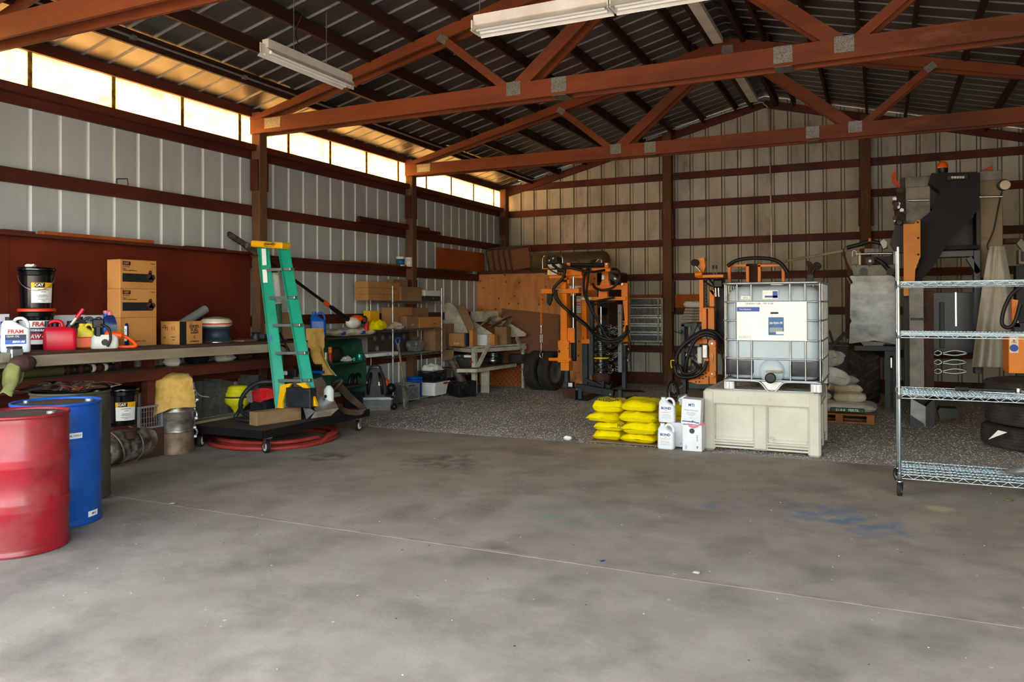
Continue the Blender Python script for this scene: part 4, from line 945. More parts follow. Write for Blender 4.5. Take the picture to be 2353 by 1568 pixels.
# frames of it that show above the tank
t2 = thing('orange_hoop_frame', 'orange frame with a black hose arch showing above the bulk tank', 'machine', (gy(1740, 900, 12).x, 12.1, -.03))
for x0, x1 in ((1672, 1721), (1741, 1803)):
    b = W(t2); pbox(b, x0, 607, x1, 614, 12., .06, 'orange'); pbox(b, x0, 607, x0 + 7, 650, 12., .06, 'orange'); pbox(b, x1 - 7, 607, x1, 650, 12., .06, 'orange'); b.build('frame', parent=t2)
    b = W(t2); pbox(b, x0 + (45 if x0 < 1700 else -12), 606, x0 + (58 if x0 < 1700 else 8), 650, 12.15, .06, 'rusty'); b.build('upright', parent=t2)
for x in (1690, 1790):
    b = W(t2); a = gy(x, 645, 12.05); b.bb((a.x - .05, 12.02, -.03), (a.x + .05, 12.12, a.z), 'slate'); b.build('leg', parent=t2)
b = W(t2); ptube(b, [(1672, 612), (1690, 600), (1720, 594), (1760, 594), (1785, 600), (1800, 612), (1810, 628)], .028, 'hose', 11.9); b.build('hose', parent=t2)
b = W(t2); ppoly(b, [(1853, 599), (1864, 602), (1870, 612), (1870, 632), (1857, 632)], 12., .1, 'rusty'); pcyl(b, 1877, 611, 11.9, .055, .1, 'rubber'); ptube(b, [(1874, 614), (1866, 628)], .022, 'black', 11.92, k=1)
a = gy(1863, 632, 12); b.bb((a.x - .05, 12.02, -.03), (a.x + .03, 12.12, a.z), 'slate'); b.build('roller_end', parent=t2)
# small wheel with fork
p = gy(1547, 872, 12.2)
t = thing('spoked_wheel', 'small black spoked wheel with a steel fork, left of the coiled hoses', 'wheel', (p.x, 12.2, p.z))
rw = .19; T = rz(-.9); t.location.z = rw - .02
b = MB(); b.T = T; b.tube([(rw * math.cos(a) * .95, 0, rw * math.sin(a)) for a in np.linspace(0, 2 * PI, 29)[:-1]], .024, 'rubber', closed=True); b.build('tyre', parent=t)
b = MB(); b.T = T; b.tube([(rw * math.cos(a) * .82, 0, rw * math.sin(a) * .86) for a in np.linspace(0, 2 * PI, 29)[:-1]], .008, 'galv', closed=True, n=6)
for k in range(10): a = PI * k / 5; b.cyl((0, 0, 0), (rw * .8 * math.cos(a), 0, rw * .85 * math.sin(a)), .004, 'galv', n=5)
b.cyl((0, -.04, 0), (0, .04, 0), .03, 'black_metal'); b.build('rim', parent=t)
b = MB(); b.beam((.02, -.05, .02), (.20, -.12, .16), .03, .03, 'galv'); b.box((.10, -.12, -.06), (.22, .12, .06), 'rusty', T=ry(.2)); b.build('fork', parent=t)

# ---- things on and against the back wall here
b = MB(); a = gy(1442, 708, 15.3); c = gy(1612, 676, 15.3); b.bb((a.x, 15.325, a.z), (c.x, 15.365, c.z), 'ply_orange'); o = b.build('orange_board'); tag(o, 'long orange-brown board lying along the back wall girt behind the grates', 'board')
gr = thing('metal_grate', 'stack of perforated metal grates leaning on the back wall left of the post', 'grate', (gy(1484, 787, 15.15).x, 15.15, gy(1484, 787, 15.15).z))
for y0, y1 in ((685, 703), (706, 727), (729, 746), (748, 765), (768, 786)):
    b = W(gr); pbox(b, 1444, y0, 1523, y1, 15.2, .02, 'oily_steel', r=0); g_ = b.build('panel', parent=gr)
    b = W(gr); pbox(b, 1444, y0, 1523, y0 + 2.5, 15.17, .03, 'galv', r=0); pbox(b, 1444, y1 - 2.5, 1523, y1, 15.17, .03, 'galv', r=0)
    for k in range(26): pbeam(b, (1446 + k * 3, y0 + 2), (1448 + k * 3, y1 - 2), 15.185, .012, .01, 'grey')
    b.build('mesh_bars', parent=g_)
for x in (1446, 1512, 1521):
    b = W(gr); pbox(b, x - 1.5, 685, x + 2, 787, 15.15, .03, 'wood_pale', r=0); b.build('batten', parent=gr)
for k in range(5):
    p = gy(1592, 740 - 6.5 * k, 14.6); b = MB(); b.box((0, 0, .02), (.40 - .02 * k, .35, .045), 'wood_pale', r=.008); o = b.build('folded_sheet')
    tag(o, ['lowest', 'second lowest', 'middle', 'second highest', 'topmost'][k] + ' off-white folded sheet in the pile behind the slate frame', 'sheet', 'off-white folded sheets piled behind the slate frame', loc=(p.x, 14.7, p.z), rot=.04 * k)
b = MB(); pp = [gy(1583, 706, 14.6), gy(1588, 700, 14.6)]; sh = thing('pile_stand', 'dark crate stand under the pile of off-white sheets', 'stand', (gy(1592, 742, 14.7).x, 14.7, -.03))
b = W(sh); a = gy(1575, 742, 14.55); c = gy(1612, 742, 14.55); b.bb((a.x, 14.52, a.z - .04), (c.x, 14.9, a.z - .003), 'rusty'); b.build('top', parent=sh)
for x in (a.x + .02, c.x - .02):
    b = W(sh); b.bb((x - .02, 14.55, -.03), (x + .02, 14.6, a.z - .04), 'rusty'); b.build('leg', parent=sh)
b = MB(); pillow(b, .42, .34, .12, 'white', 77, crumple=.02); o = b.build('white_sack'); p = gy(1592, 708, 14.6); tag(o, 'lumpy white sack lying on top of the pile of off-white sheets', 'sack', loc=(p.x + .03, 14.7, p.z), rot=.1)

# ---- plywood partition with the loft
Yp = 14.15
lf = thing('plywood_partition', 'plywood-fronted partition box in the back left corner with a ledge on top', 'partition', (-6.0, Yp + .3, -.03))
b = W(lf); pbox(b, 1095, 628, 1262, 882, Yp, .02, 'ply', r=0); b.build('panel', parent=lf, label='light knotty plywood panel')
b = W(lf); a = gy(1262, 628, Yp); c = gy(1372, 628, Yp); b.bb((a.x + .004, Yp, -.02), (c.x, Yp + .02, a.z), 'ply'); b.build('panel', parent=lf)
xa = gy(1095, 628, Yp).x; xb = gy(1398, 628, Yp).x; zt_ = gy(1180, 628, Yp).z
b = W(lf); b.bb((xa, Yp + .005, zt_), (xb, Yp + .06, zt_ + .06), 'red_wood'); b.build('ledge', parent=lf)
b = W(lf); b.bb((xa, Yp + .06, zt_ - .03), (xb, 15.36, zt_), 'wood_raw'); b.build('deck', parent=lf)
b = W(lf); b.bb((xb - .03, Yp + .02, -.02), (xb, 15.36, zt_ - .03), 'red_wood'); b.build('side_panel', parent=lf)
zt_ += .0
# folding chairs in a row on the loft
for k in range(5):
    q = gy(1122 + 13 * k, 619, 14.4); L_ = [gy(1122 + 13 * k, 619, 14.45), gy(1112 + 13 * k, 567, 14.45)]
    c_ = thing('folding_chair', ['leftmost folded tan metal chair in the row on the loft', 'second folded metal chair from the left on the loft', 'third folded metal chair from the left on the loft', 'fourth folded metal chair from the left on the loft', 'rightmost folded metal chair on the loft, its tan back facing out'][k], 'chair', (q.x, 14.45, zt_ + .06), .35, 'folded chairs on the loft')
    H_ = .47; W_ = .44; lean = rx(-.18) @ ry(-.18)
    b = MB(); b.T = lean; b.tube(rrect_v(W_, H_) if False else smooth_pts([(0, 0, 0), (0, 0, H_ * .85), (.04, 0, H_ * .97), (.10, 0, H_), (W_ - .1, 0, H_), (W_ - .04, 0, H_ * .97), (W_, 0, H_ * .85), (W_, 0, 0)], 4), .011, 'tank_brown'); b.build('frame', parent=c_)
    b = MB(); b.T = lean; b.box((W_ / 2, .015, H_ * .72), (W_ - .05, .02, .2), 'hardboard', r=.008); b.build('backrest', parent=c_)
    b = MB(); b.T = lean; b.box((W_ / 2, .025, H_ * .33), (W_ - .04, .025, .3), 'hardboard', r=.01); b.build('seat', parent=c_)
# long tank
p0_ = gy(1218, 620, 14.7); p1_ = gy(1400, 620, 14.7); zt2 = gy(1300, 573, 14.7).z; Lz = p1_.x - p0_.x
t = thing('green_tank', 'long dark olive tank with a green end cap on the loft behind the orange machine', 'tank', (p0_.x, 14.75, zt_ + .0))
R_ = .215
b = MB(); prof = [(.0, 0), (.12, .02), (.19, .07), (R_, .14), (R_, .16)]; b.lathe(prof, 24, 'tank_green', T=tr(0, 0, R_) @ ry(PI / 2), cap=False); b.build('end_cap', parent=t)
b = MB(); b.lathe([(R_, .16), (R_, Lz - .14), (.19, Lz - .07), (.12, Lz - .02), (.0, Lz)], 24, 'tank_brown', T=tr(0, 0, R_) @ ry(PI / 2), cap=False); b.build('shell', parent=t)
b = MB(); 
for x in (.35, Lz - .35): b.box((x, 0, .03), (.05, .34, .06), 'rusty')
b.build('cradle', parent=t)
# orange-brown panel against the left wall above the bench
b = MB(); a = gx(1003, 630, -7.34); c = gx(1113, 578, -7.34); b.bb((-7.35, a.y, 2.26), (-7.335, min(c.y, 14.95), gx(1003, 568, -7.34).z), 'ply_orange'); o = b.build('hardboard_sheet'); tag(o, 'orange-brown hardboard panel standing on the left wall girt past the second post', 'panel')
# brown hardboard leaning against the partition
a = gy(1153, 706, 14.08); c = gy(1285, 706, 14.08); b = MB(); b.prism([(0, 0), (c.x - a.x, 0), (c.x - a.x, gy(1285, 720, 14.08).z), (0, a.z)], .012, 'hardboard', axis='y'); o = b.build('hardboard_sheet'); tag(o, 'large brown hardboard sheet leaning on the plywood partition', 'board', loc=(a.x, 14.02, -.025), rot=(math.radians(-2), 0, 0))
# lattice
lt = thing('lattice_panel', 'orange-brown wooden lattice panel low behind the white bench and tyres', 'lattice', (gy(1110, 880, 14.0).x, 13.96, -.03))
Lw = gy(1285, 880, 13.96).x - lt.location.x
for k in range(26):
    for s in (-1, 1):
        x = k * .10 - .2; x0, x1 = (x, x + .5) if s > 0 else (x + .5, x); z0, z1 = 0, .5
        def cl(xa_, za_, xb_, zb2):
            if xa_ == xb_: return None
            out = []
            lo, hi = 0, 1
            for v0, v1 in ((xa_, xb_),):
                dx = v1 - v0
                ts = sorted(((0 - v0) / dx, (Lw - v0) / dx)); lo = max(lo, ts[0]); hi = min(hi, ts[1])
            return None if hi <= lo + .02 else [(xa_ + (xb_ - xa_) * q, za_ + (zb2 - za_) * q) for q in (lo, hi)]
        r = cl(x0, z0, x1, z1)
        if r: b = MB(); b.beam((r[0][0], .006 * s, r[0][1]), (r[1][0], .006 * s, r[1][1]), .032, .008, 'ply_orange', up=(0, 1, 0)); b.build('slat', parent=lt)

# ---- tyres on the gravel
def tyre(nm, lab, loc, rot, R, w_, rim=True, tread='tyre', grooves=4, group=None, cat='tyre', rr=.62, rimm='grey'):
    "axis along local y"
    t = thing(nm, lab, cat, loc, rot, group); b = MB(); p = []; h = w_ / 2
    pts = [(rr * R, -h * .75), (rr * R * 1.08, -h * .95), (R * .85, -h), (R * .96, -h * .88), (R, -h * .7)]
    for k in range(grooves):
        z = -h * .7 + (k + .5) * (1.4 * h / grooves); g_ = h * .06
        pts += [(R, z - g_ * 1.4), (R - .012, z - g_), (R - .012, z + g_), (R, z + g_ * 1.4)]
    pts += [(R, h * .7), (R * .96, h * .88), (R * .85, h), (rr * R * 1.08, h * .95), (rr * R, h * .75), (rr * R, -h * .75)]
    b.lathe(pts, 40, tread, T=rx(PI / 2), cap=False); b.build('tread', parent=t)
    if rim:
        b = MB(); q = rr * R; b.lathe([(.0, .3 * h), (q * .35, .3 * h), (q * .5, .1 * h), (q * .6, .35 * h), (q * .82, .2 * h), (q * .9, .7 * h), (q * 1.02, .85 * h), (q, -.7 * h), (q * .7, -.3 * h), (0, -.3 * h)], 30, rimm, T=rx(PI / 2), cap=False); b.build('rim', parent=t)
    return t
mat('rim_grey', '#8b8f91', '#6b6e70', rough=.35, metal=.6, scale=5)
q = gz(1258, 897); tyre('tyre', 'grey-rimmed tyre standing on the gravel under the hanging chain', (q.x + .0, q.y + .20, .345), 1.42, .37, .22, rimm='rim_grey')
tyre('tyre', 'worn tyre standing behind the grey-rimmed tyre', (q.x - .27, q.y + .22, .345), 1.36, .37, .24, rimm='rim_grey')
# ================================================================ left wall: panelling, bench and what stands on it
def face(p): return math.atan2(-p[0], p[1])
def bz(y): return 1.184 - .0118 * (y - 4.2)
BX = -6.45
mat('red_ply', '#6a2614', '#561c10', rough=.55, scale=1.5, stretch=(1, 1, .6), c3='#3d1a14', s3=1.6, lo3=.58, hi3=.8, spec=.35)
for k, (y0, y1) in enumerate(((2.2, 4.62), (4.625, 7.05), (7.055, 7.72))):
    b = MB(); b.bb((-7.376, y0, 1.16), (-7.362, y1, 2.235), 'red_ply'); b.build('panel', parent=wl)
b = MB(); b.bb((-7.37, 2.2, 2.235), (-7.25, 7.74, 2.265), 'red_wood'); b.bb((-7.37, 7.92, 2.215), (-7.25, 13.6, 2.24), 'red_wood'); b.build('ledge', parent=wl)
def plank(lab, px0, py0, px1, py1, x, w_, h, m='red_wood', dz=0, nm='loose_plank', cat='plank', z=None, rot=0):
    a = gx(px0, py0, x); c = gx(px1, py1, x); z = z if z is not None else min(a.z, c.z)
    b = MB(); b.box((0, 0, h / 2), (w_, c.y - a.y, h), m, r=.003); o = b.build(nm); tag(o, lab, cat, loc=(x, (a.y + c.y) / 2, z + dz), rot=rot); return o
plank('orange-brown board lying on the ledge above the red panelling', 93, 551, 348, 570, -7.3, .09, .035, 'ply_orange', z=2.266)
plank('red board lying on the ledge at the far left edge', 0, 545, 75, 553, -7.3, .09, .02, 'red_wood', z=2.266)
plank('thin dark board on the ledge left of the chainsaw bar', 425, 578, 515, 583, -7.3, .08, .012, 'red_wood', z=2.266)
plank('thin long board lying on the wall ledge left of the paint cans', 785, 605, 930, 618, -7.3, .08, .02, 'ply_orange', z=2.242)
plank('longer of two red boards lying on the upper girt beside the second post', 823, 515, 1008, 540, -7.34, .09, .04, 'red_wood', z=2.886)
plank('shorter red board lying on top of the longer one beside the second post', 823, 500, 985, 528, -7.34, .05, .045, 'red_wood', z=2.928)
# bench
bn = thing('workbench', 'long brown workbench with a pale worn front board along the red wall', 'workbench', (-6.9, 5.6, 0))
def WB(): 
    b = MB(); b.T = tr(6.9, -5.6, 0); return b
def slop(b, x0, x1, y0, y1, zt, th, m):
    vs = [(x, y, bz(y) + zt - t_) for y in (y0, y1) for x in (x0, x1) for t_ in (0, th)]
    b.add(vs, [(0, 2, 3, 1), (4, 5, 7, 6), (0, 4, 6, 2), (1, 3, 7, 5), (0, 1, 5, 4), (2, 6, 7, 3)], m)
b = WB(); slop(b, -7.36, BX, 2.2, 7.75, 0, .022, 'dark_wood' if 0 else 'rusty'); b.build('worktop', parent=bn)
b = WB(); slop(b, BX - .04, BX + .002, 2.2, 7.75, -.024, .095, 'wood_old'); b.build('front_board', parent=bn, label='pale worn front board')
LX = -6.98; SZ = gx(200, 862, -6.9).z
for y in (3.6, gx(341, 850, LX).y, 8.0):
    b = WB(); b.bb((LX - .05, y - .045, 0), (LX + .04, y + .045, bz(y) - .03), 'red_wood'); b.build('leg', parent=bn)
    b = WB(); b.bb((-7.34, y - .045, 0), (-7.25, y + .045, bz(y) - .03), 'red_wood'); b.build('leg', parent=bn)
    b = WB(); b.bb((-7.3, y - .02, SZ - .10), (-6.9, y + .02, SZ - .026), 'red_wood'); b.build('bearer', parent=bn)
b = WB(); b.bb((-7.3, 2.2, SZ - .025), (-6.9, 8.2, SZ), 'wood_old'); b.build('lower_shelf', parent=bn)
b = WB(); b.bb((-6.90, 2.2, SZ - .11), (-6.87, 8.2, SZ), 'red_wood'); b.build('shelf_rail', parent=bn)
b = WB(); b.bb((-7.3, 2.2, SZ - .24), (-7.26, 8.2, SZ - .12), 'red_wood'); b.build('rear_rail', parent=bn)
b = WB(); b.bb((-7.36, 6.3, .264), (-6.86, 8.3, .29), 'wood_old'); b.build('base_shelf', parent=bn)
b = WB(); b.bb((-7.0, 6.3, .20), (-6.98, 8.3, .30), 'galv'); b.build('base_rail', parent=bn, label='pale metal edged base rail')
for y in (6.4, 8.2):
    for x in (-7.3, -7.06): b = WB(); b.bb((x - .04, y - .03, 0), (x + .04, y + .03, .26), 'red_wood'); b.build('foot', parent=bn)
# pails
mat('cat_yellow', '#f2b20c', rough=.4); mat('red_label', '#c01d26', rough=.4); mat('navy', '#16213f', rough=.4); mat('orange_red', '#d8431c', rough=.4)
def pail(nm, lab, loc, body='black_gloss', lid='black_gloss', h=.37, r=.148, bail=True, cat='bucket', open_=False, rot=None, ribs=True):
    t = thing(nm, lab, cat, loc, face(loc) if rot is None else rot); b = MB()
    pr = [(r * .86, 0), (r * .87, .01), (r * .95, h * .80)]
    if ribs:
        for k in range(3): z = h * (.82 + .04 * k); pr += [(r * .96, z), (r * 1.02, z + .002), (r * 1.02, z + .006), (r * .96, z + .008)]
    pr += [(r, h)]
    if open_: pr += [(r * .95, h), (r * .84, .02), (0, .02)]
    b.lathe(pr, 30, body, cap=not open_); b.build('body', parent=t)
    if not open_:
        b = MB(); b.lathe([(r * 1.05, h - .022), (r * 1.06, h - .004), (r * 1.02, h + .006), (r * .93, h + .006), (r * .9, h - .002), (0, h - .002)], 30, lid, cap=False); b.build('lid', parent=t)
    if bail:
        b = MB(); b.tube([(-r * 1.0 * math.cos(a), -r * 1.12 * math.sin(a) , h * (.82 - .38 * math.sin(a))) for a in np.linspace(0, PI, 15)], .0028, 'galv', n=5); b.build('bail_handle', parent=t)
    return t
def wrap(b, r0, r1, z0, z1, a0, a1, m, n=12):
    "patch of label on a pail: angles in degrees from the front (-y)"
    vs = []; fs = []
    for k in range(n + 1):
        a = math.radians(a0 + (a1 - a0) * k / n); vs += [(math.sin(a) * r0, -math.cos(a) * r0, z0), (math.sin(a) * r1, -math.cos(a) * r1, z1)]
    for k in range(n): fs.append((2 * k, 2 * k + 2, 2 * k + 3, 2 * k + 1))
    b.add(vs, fs, m, True)
def cat_label(t, h=.37, r=.148, a0=-18, a1=62):
    def R(z): return r * (.87 + .08 * z / (h * .8)) + .0022
    b = MB(); wrap(b, R(.05), R(.235), .05, .235, a0, a1, 'white'); l_ = b.build('label', parent=t, label='white and yellow label')
    b = MB(); wrap(b, R(.185) + .001, R(.235) + .001, .185, .235, a0, a1, 'cat_yellow'); b.build('yellow_band', parent=l_)
    am = math.radians((a0 + a1) / 2 - 14); q = R(.21) + .004
    b = MB(); wrap(b, R(.19) + .002, R(.232) + .002, .190, .232, a0 + 12, a0 + 46, 'ink'); b.build('print_block', parent=l_)
    text('CAT', .034, 'white', l_, (math.sin(am) * q, -math.cos(am) * q - .001, .211), (PI / 2, 0, am), bold=.0012)
    am = math.radians((a0 + a1) / 2)
    for z, s in ((.17, 'DEO ADVANCED'), (.15, '15W-40'), (.12, 'diesel engine oil'), (.105, 'multi grade service'), (.085, 'net contents 18.9 L'), (.068, '5 US gal')):
        q = R(z) + .004; text(s, .012, 'ink', l_, (math.sin(am) * q, -math.cos(am) * q - .001, z), (PI / 2, 0, am))
q = gx(84, 780, -7.05); zb = bz(q.y)
f1 = pail('black_pail', 'black oil pail with a red-orange lid standing on the bench under another pail', (-7.05, q.y, zb), lid='orange_red', h=.37, bail=False)
r_ = .148
def Rr(z, h=.37): return r_ * (.87 + .08 * z / (h * .8)) + .0022
for z0, z1, m_ in ((.05, .09, 'white'), (.09, .15, 'red_label'), (.15, .20, 'navy'), (.20, .265, 'white')):
    b = MB(); wrap(b, Rr(z0), Rr(z1), z0, z1, -75, 75, m_, 20); b.build('label', parent=f1)
for s, sz, z, m_, a in (('FRAM', .060, .232, 'red_label', 12), ('HYDRAULIC OIL', .026, .177, 'white', 10), ('AW 46', .050, .119, 'white', 8)):
    am = math.radians(a); q2 = Rr(z) + .006; text(s, sz, m_, f1, (math.sin(am) * q2, -math.cos(am) * q2 - .002, z), (PI / 2, 0, am), bold=.0015, shear=.15, sx=.92)
t = pail('black_pail', 'black oil pail with a yellow and white label, on top of the red-lidded pail', (-7.05, q.y - .0, zb + .378)); cat_label(t)
sack('paper_scrap', 'small white paper scrap on the lid of the upper pail', (-7.03, q.y - .07, zb + .378 + .372), .4, .08, .05, .03, 'white', 3, crumple=.02)['category'] = 'paper'
# jug on the bench
jt = lambda k: [('FRAM', .036, 'red_label', .175, .0012)]
q = gx(36, 803, -6.68)
j = jug('oil_jug', 'white gear oil jug with red lettering at the left end of the bench', (-6.68, q.y, bz(q.y)), face((-6.68, q.y)), h=.30, w_=.22, d_=.15, cap='ink', txt=[('FRAM', .046, 'red_label', .175, .0014)])
b = MB(); b.box((.0, -.0765, .128), (.15, .002, .045), 'navy'); b.box((0, -.0765, .088), (.15, .002, .036), 'blue'); b.build('label', parent=j)
text('GEAR OIL', .022, 'white', j, (-.02, -.0785, .135), FRONT); text('80W-90', .026, 'white', j, (.02, -.0785, .088), FRONT, bold=.001, shear=.2)
# cartons behind, against the panelling
def flat_carton(lab, px0, px1, py0, x, m='carton_white', h=.3, dep=.2, txt=None, nm='white_carton', grp=None):
    a = gx(px0, 780, x); c = gx(px1, 780, x); w_ = c.y - a.y; y = (a.y + c.y) / 2
    t = carton(nm, lab, (x - dep / 2, y, bz(y)), PI / 2, (w_, dep, h), m)
    for s, sz, m_, lx, lz in (txt or []): text(s, sz, m_, t, (lx, -dep / 2 - .001, lz), FRONT, bold=.001)
    return t
hz = gx(180, 725, -7.1).z - bz(5.1)
flat_carton('white oil carton with blue emblem behind the red fuel can', 115, 196, 0, -7.13, h=hz, txt=[('Delo', .05, 'blue', .08, hz - .07), ('V', .07, 'label_blue', -.14, hz - .09)])
flat_carton('white oil carton with a blue mark behind the chainsaw', 197, 268, 0, -7.13, h=hz, txt=[('Premium Motor Oil', .03, 'blue', -.04, hz - .05), ('Delo', .05, 'blue', .05, hz - .12)])
flat_carton('pale blue lettered carton at the far left end of the bench', -60, 22, 0, -6.95, h=.32, txt=[('Delo', .10, 'blue', .10, .12), ('ES', .07, 'label_blue', .10, .23)])
# red fuel can
q = gx(138, 803, -6.72)
t = thing('fuel_can', 'red plastic fuel can with a tilted red spout on the bench', 'fuel can', (-6.72, q.y, bz(q.y)), face((-6.72, q.y)))
b = MB(); mat('can_red', '#c8102a', rough=.35); loft(b, [rrect(.25, .17, .03, 0, 5), rrect(.265, .185, .035, .02, 5), rrect(.265, .185, .035, .17, 5), rrect(.24, .16, .035, .195, 5), [(x - .02, y, z) for x, y, z in rrect(.16, .12, .03, .21, 5)]], 'can_red'); b.build('body', parent=t)
b = MB(); b.tube(smooth_pts([(-.10, 0, .20), (-.085, 0, .245), (-.03, 0, .262), (.01, 0, .245), (.02, 0, .205)], 4), .017, 'can_red'); b.build('handle', parent=t)
b = MB(); b.cyl((.07, 0, .19), (.085, 0, .225), .03, 'black'); b.cyl((.085, 0, .225), (.13, 0, .29), .012, 'sack_clear'); b.cyl((.13, 0, .285), (.185, 0, .37), .017, 'can_red'); b.cyl((-.10, 0, .21), (-.10, 0, .262), .02, 'black'); b.cyl((-.04, .04, .2), (-.04, .04, .27), .03, 'black'); b.build('spout', parent=t)
# jugs among them
def djug(nm, lab, px, x, h, w_, d_, m, cap, cat='jug', r=None, txt=None):
    q = gx(px, 795, x); return jug(nm, lab, (x, q.y, bz(q.y)), face((x, q.y)) if r is None else r, h, w_, d_, m, cap, txt)
mat('dark_jug', '#2b2c2c', rough=.4); mat('jug_grey', '#3c4240', rough=.4); mat('delo_blue', '#10275f', rough=.35); mat('jug_yellow', '#f0d63a', rough=.4)
djug('black_jug', 'black oil jug with a round handle right behind the red fuel can', 172, -6.95, .26, .17, .1, 'dark_jug', 'ink')
djug('grey_jug', 'dark grey oil jug with a loop handle between yellow jug and white carton', 196, -6.98, .30, .20, .12, 'jug_grey', 'ink')
djug('yellow_bottle', 'yellow oil bottle standing behind the chainsaw', 198, -6.82, .235, .15, .09, 'jug_yellow', 'jug_yellow', cat='bottle', txt=[('Premium', .022, 'ink', .10, .0005), ('2-CYCLE', .022, 'ink', .07, .0005)])
j = djug('blue_jug', 'dark blue oil jug with slanted shoulder handle beside the cardboard boxes', 266, -6.93, .35, .24, .13, 'delo_blue', 'pink')
b = MB(); b.box((.075, -.067, .13), (.05, .002, .15), 'white'); b.build('label', parent=j); text('Delo', .045, 'blue', j, (.075, -.069, .13), (PI / 2, PI / 2, 0))
q = gx(243, 790, -6.98)
t = thing('blue_bottle', 'blue bottle with a tapered neck and pink cap behind the chainsaw', 'bottle', (-6.98, q.y, bz(q.y))); b = MB(); b.lathe([(.06, 0), (.065, .02), (.065, .16), (.05, .22), (.022, .29), (.018, .335)], 20, 'blue'); b.build('body', parent=t); b = MB(); b.cyl((0, 0, .33), (0, 0, .36), .024, 'pink'); b.build('cap', parent=t)
# chainsaw
q = gx(240, 798, -6.66)
t = thing('chainsaw', 'orange and white chainsaw with an orange bar cover sitting on the bench', 'chainsaw', (-6.66, q.y, bz(q.y)), face((-6.66, q.y)) + .05)
b = MB(); loft(b, [rrect(.22, .15, .03, 0, 4), rrect(.24, .17, .04, .02, 4), rrect(.23, .16, .04, .10, 4), rrect(.18, .12, .03, .13, 4)], 'white_enamel'); b.build('engine_housing', parent=t)
b = MB(); b.box((.06, .0, .14), (.16, .11, .06), 'orange_saw', T=ry(.15), r=.02); b.box((-.055, -.02, .16), (.06, .1, .12), 'black', r=.015); b.build('top_cover', parent=t)
b = MB(); b.box((-.19, -.0, .06), (.21, .06, .10), 'orange_saw', r=.008); b.build('bar_cover', parent=t)
b = MB(); b.tube(smooth_pts([(.02, -.10, .02), (.045, -.105, .09), (.03, -.10, .19), (-.03, -.06, .225), (-.07, .02, .21), (-.08, .08, .10)], 5), .012, 'black'); b.build('front_handle', parent=t)
b = MB(); b.tube(smooth_pts([(.10, 0, .13), (.19, 0, .10), (.25, 0, .05), (.27, 0, .015), (.20, 0, .008), (.10, 0, .012)], 5), .016, 'orange_saw'); b.build('rear_handle', parent=t)
b = MB(); b.box((-.055, -.055, .235), (.10, .02, .09), 'black', r=.01); b.tube(smooth_pts([(-.09, -.05, .2), (-.08, -.05, .28), (-.03, -.05, .285), (-.01, -.05, .2)], 4), .008, 'black'); b.build('hand_guard', parent=t)
b = MB(); b.cyl((0, -.083, .06), (0, -.09, .06), .03, 'black', n=20); b.build('starter_cap', parent=t)
# cardboard stack, printed
q0 = gx(276, 790, -6.83); q1 = gx(360, 790, -6.83); wy = q1.y - q0.y; yc = (q0.y + q1.y) / 2
hb = (gx(318, 598, -6.83).z - bz(yc)) / 3 - .0035
for k, lab in enumerate(('bottom cardboard box of the stack of three on the bench, plain fronted', 'middle printed cardboard box of the stack of three on the bench', 'top printed cardboard box of the stack of three on the bench')):
    c_ = carton('cardboard_box', lab, (-6.83 - .095, yc, bz(yc) + k * (hb + .0035)), PI / 2, (wy, .19, hb), 'cardboard_or', 'box', 'cardboard boxes stacked on the bench')
    if k:
        b = MB(); b.box((-.02, -.0955, .11), (.34, .001, .085), 'ink'); o = b.build('print_band', parent=c_); b = MB(); b.box((-wy / 2 + .075, -.0955, hb - .035), (.09, .001, .04), 'ink', T=None); b.build('print_block', parent=c_)
        b = MB(); 
        for x, z, rr_ in ((.13, .13, .035), (.17, .12, .03), (.15, .095, .03), (.14, .17, .022)): b.cyl((x, -.0955, z), (x, -.0975, z), rr_, 'rusty', n=14)
        b.build('print_block', parent=c_)
        text('CAT', .03, 'cardboard_or', c_, (-wy / 2 + .07, -.097, hb - .036), FRONT, bold=.001)
        for z, s in ((hb - .07, 'OIL FILTER'), (hb - .09, 'Engine'), (hb - .105, 'Advanced High Efficiency')): text(s, .016, 'ink', c_, (-wy / 2 + .03, -.097, z), FRONT, align='LEFT')
        text('1R-1808', .014, 'ink', c_, (wy / 2 - .05, -.097, hb - .03), FRONT)
    else:
        text('HYDRAULIC HOSE', .02, 'ink', c_, (0, -.097, .05), FRONT)
# fuel additive box
q0 = gx(410, 790, -6.70)
c_ = carton('cardboard_box', 'printed diesel additive cardboard box beside the tall stack of boxes', (-6.70 - .14, q0.y + .17, bz(q0.y)), PI / 2, (.31, .28, .245), 'cardboard_or', tape='tape')
b = MB(); b.box((-.155 + .045, -.1405, .1225), (.09, .001, .245), 'ink'); b.build('print_band', parent=c_)
for s, z, sz in (('DIESEL', .19, .045), ('FUEL', .15, .05), ('SUPPLEMENT', .12, .018), ('C', .075, .04), ('LOT 8814 NET 12', .03, .015)): text(s, sz, 'ink', c_, (.045, -.1415, z), FRONT, bold=.001)
for s, z, x, sz in (('THIS', .20, .08, .02), ('SIDE UP', .18, .08, .02), ('11  11', .17, 0, .06), ('OIL', .07, .08, .03), ('MADE IN', .08, -.05, .015), ('USA', .05, -.05, .02)): text(s, sz, 'ink', c_, (-.1565, x, z), (PI / 2, 0, -PI / 2))
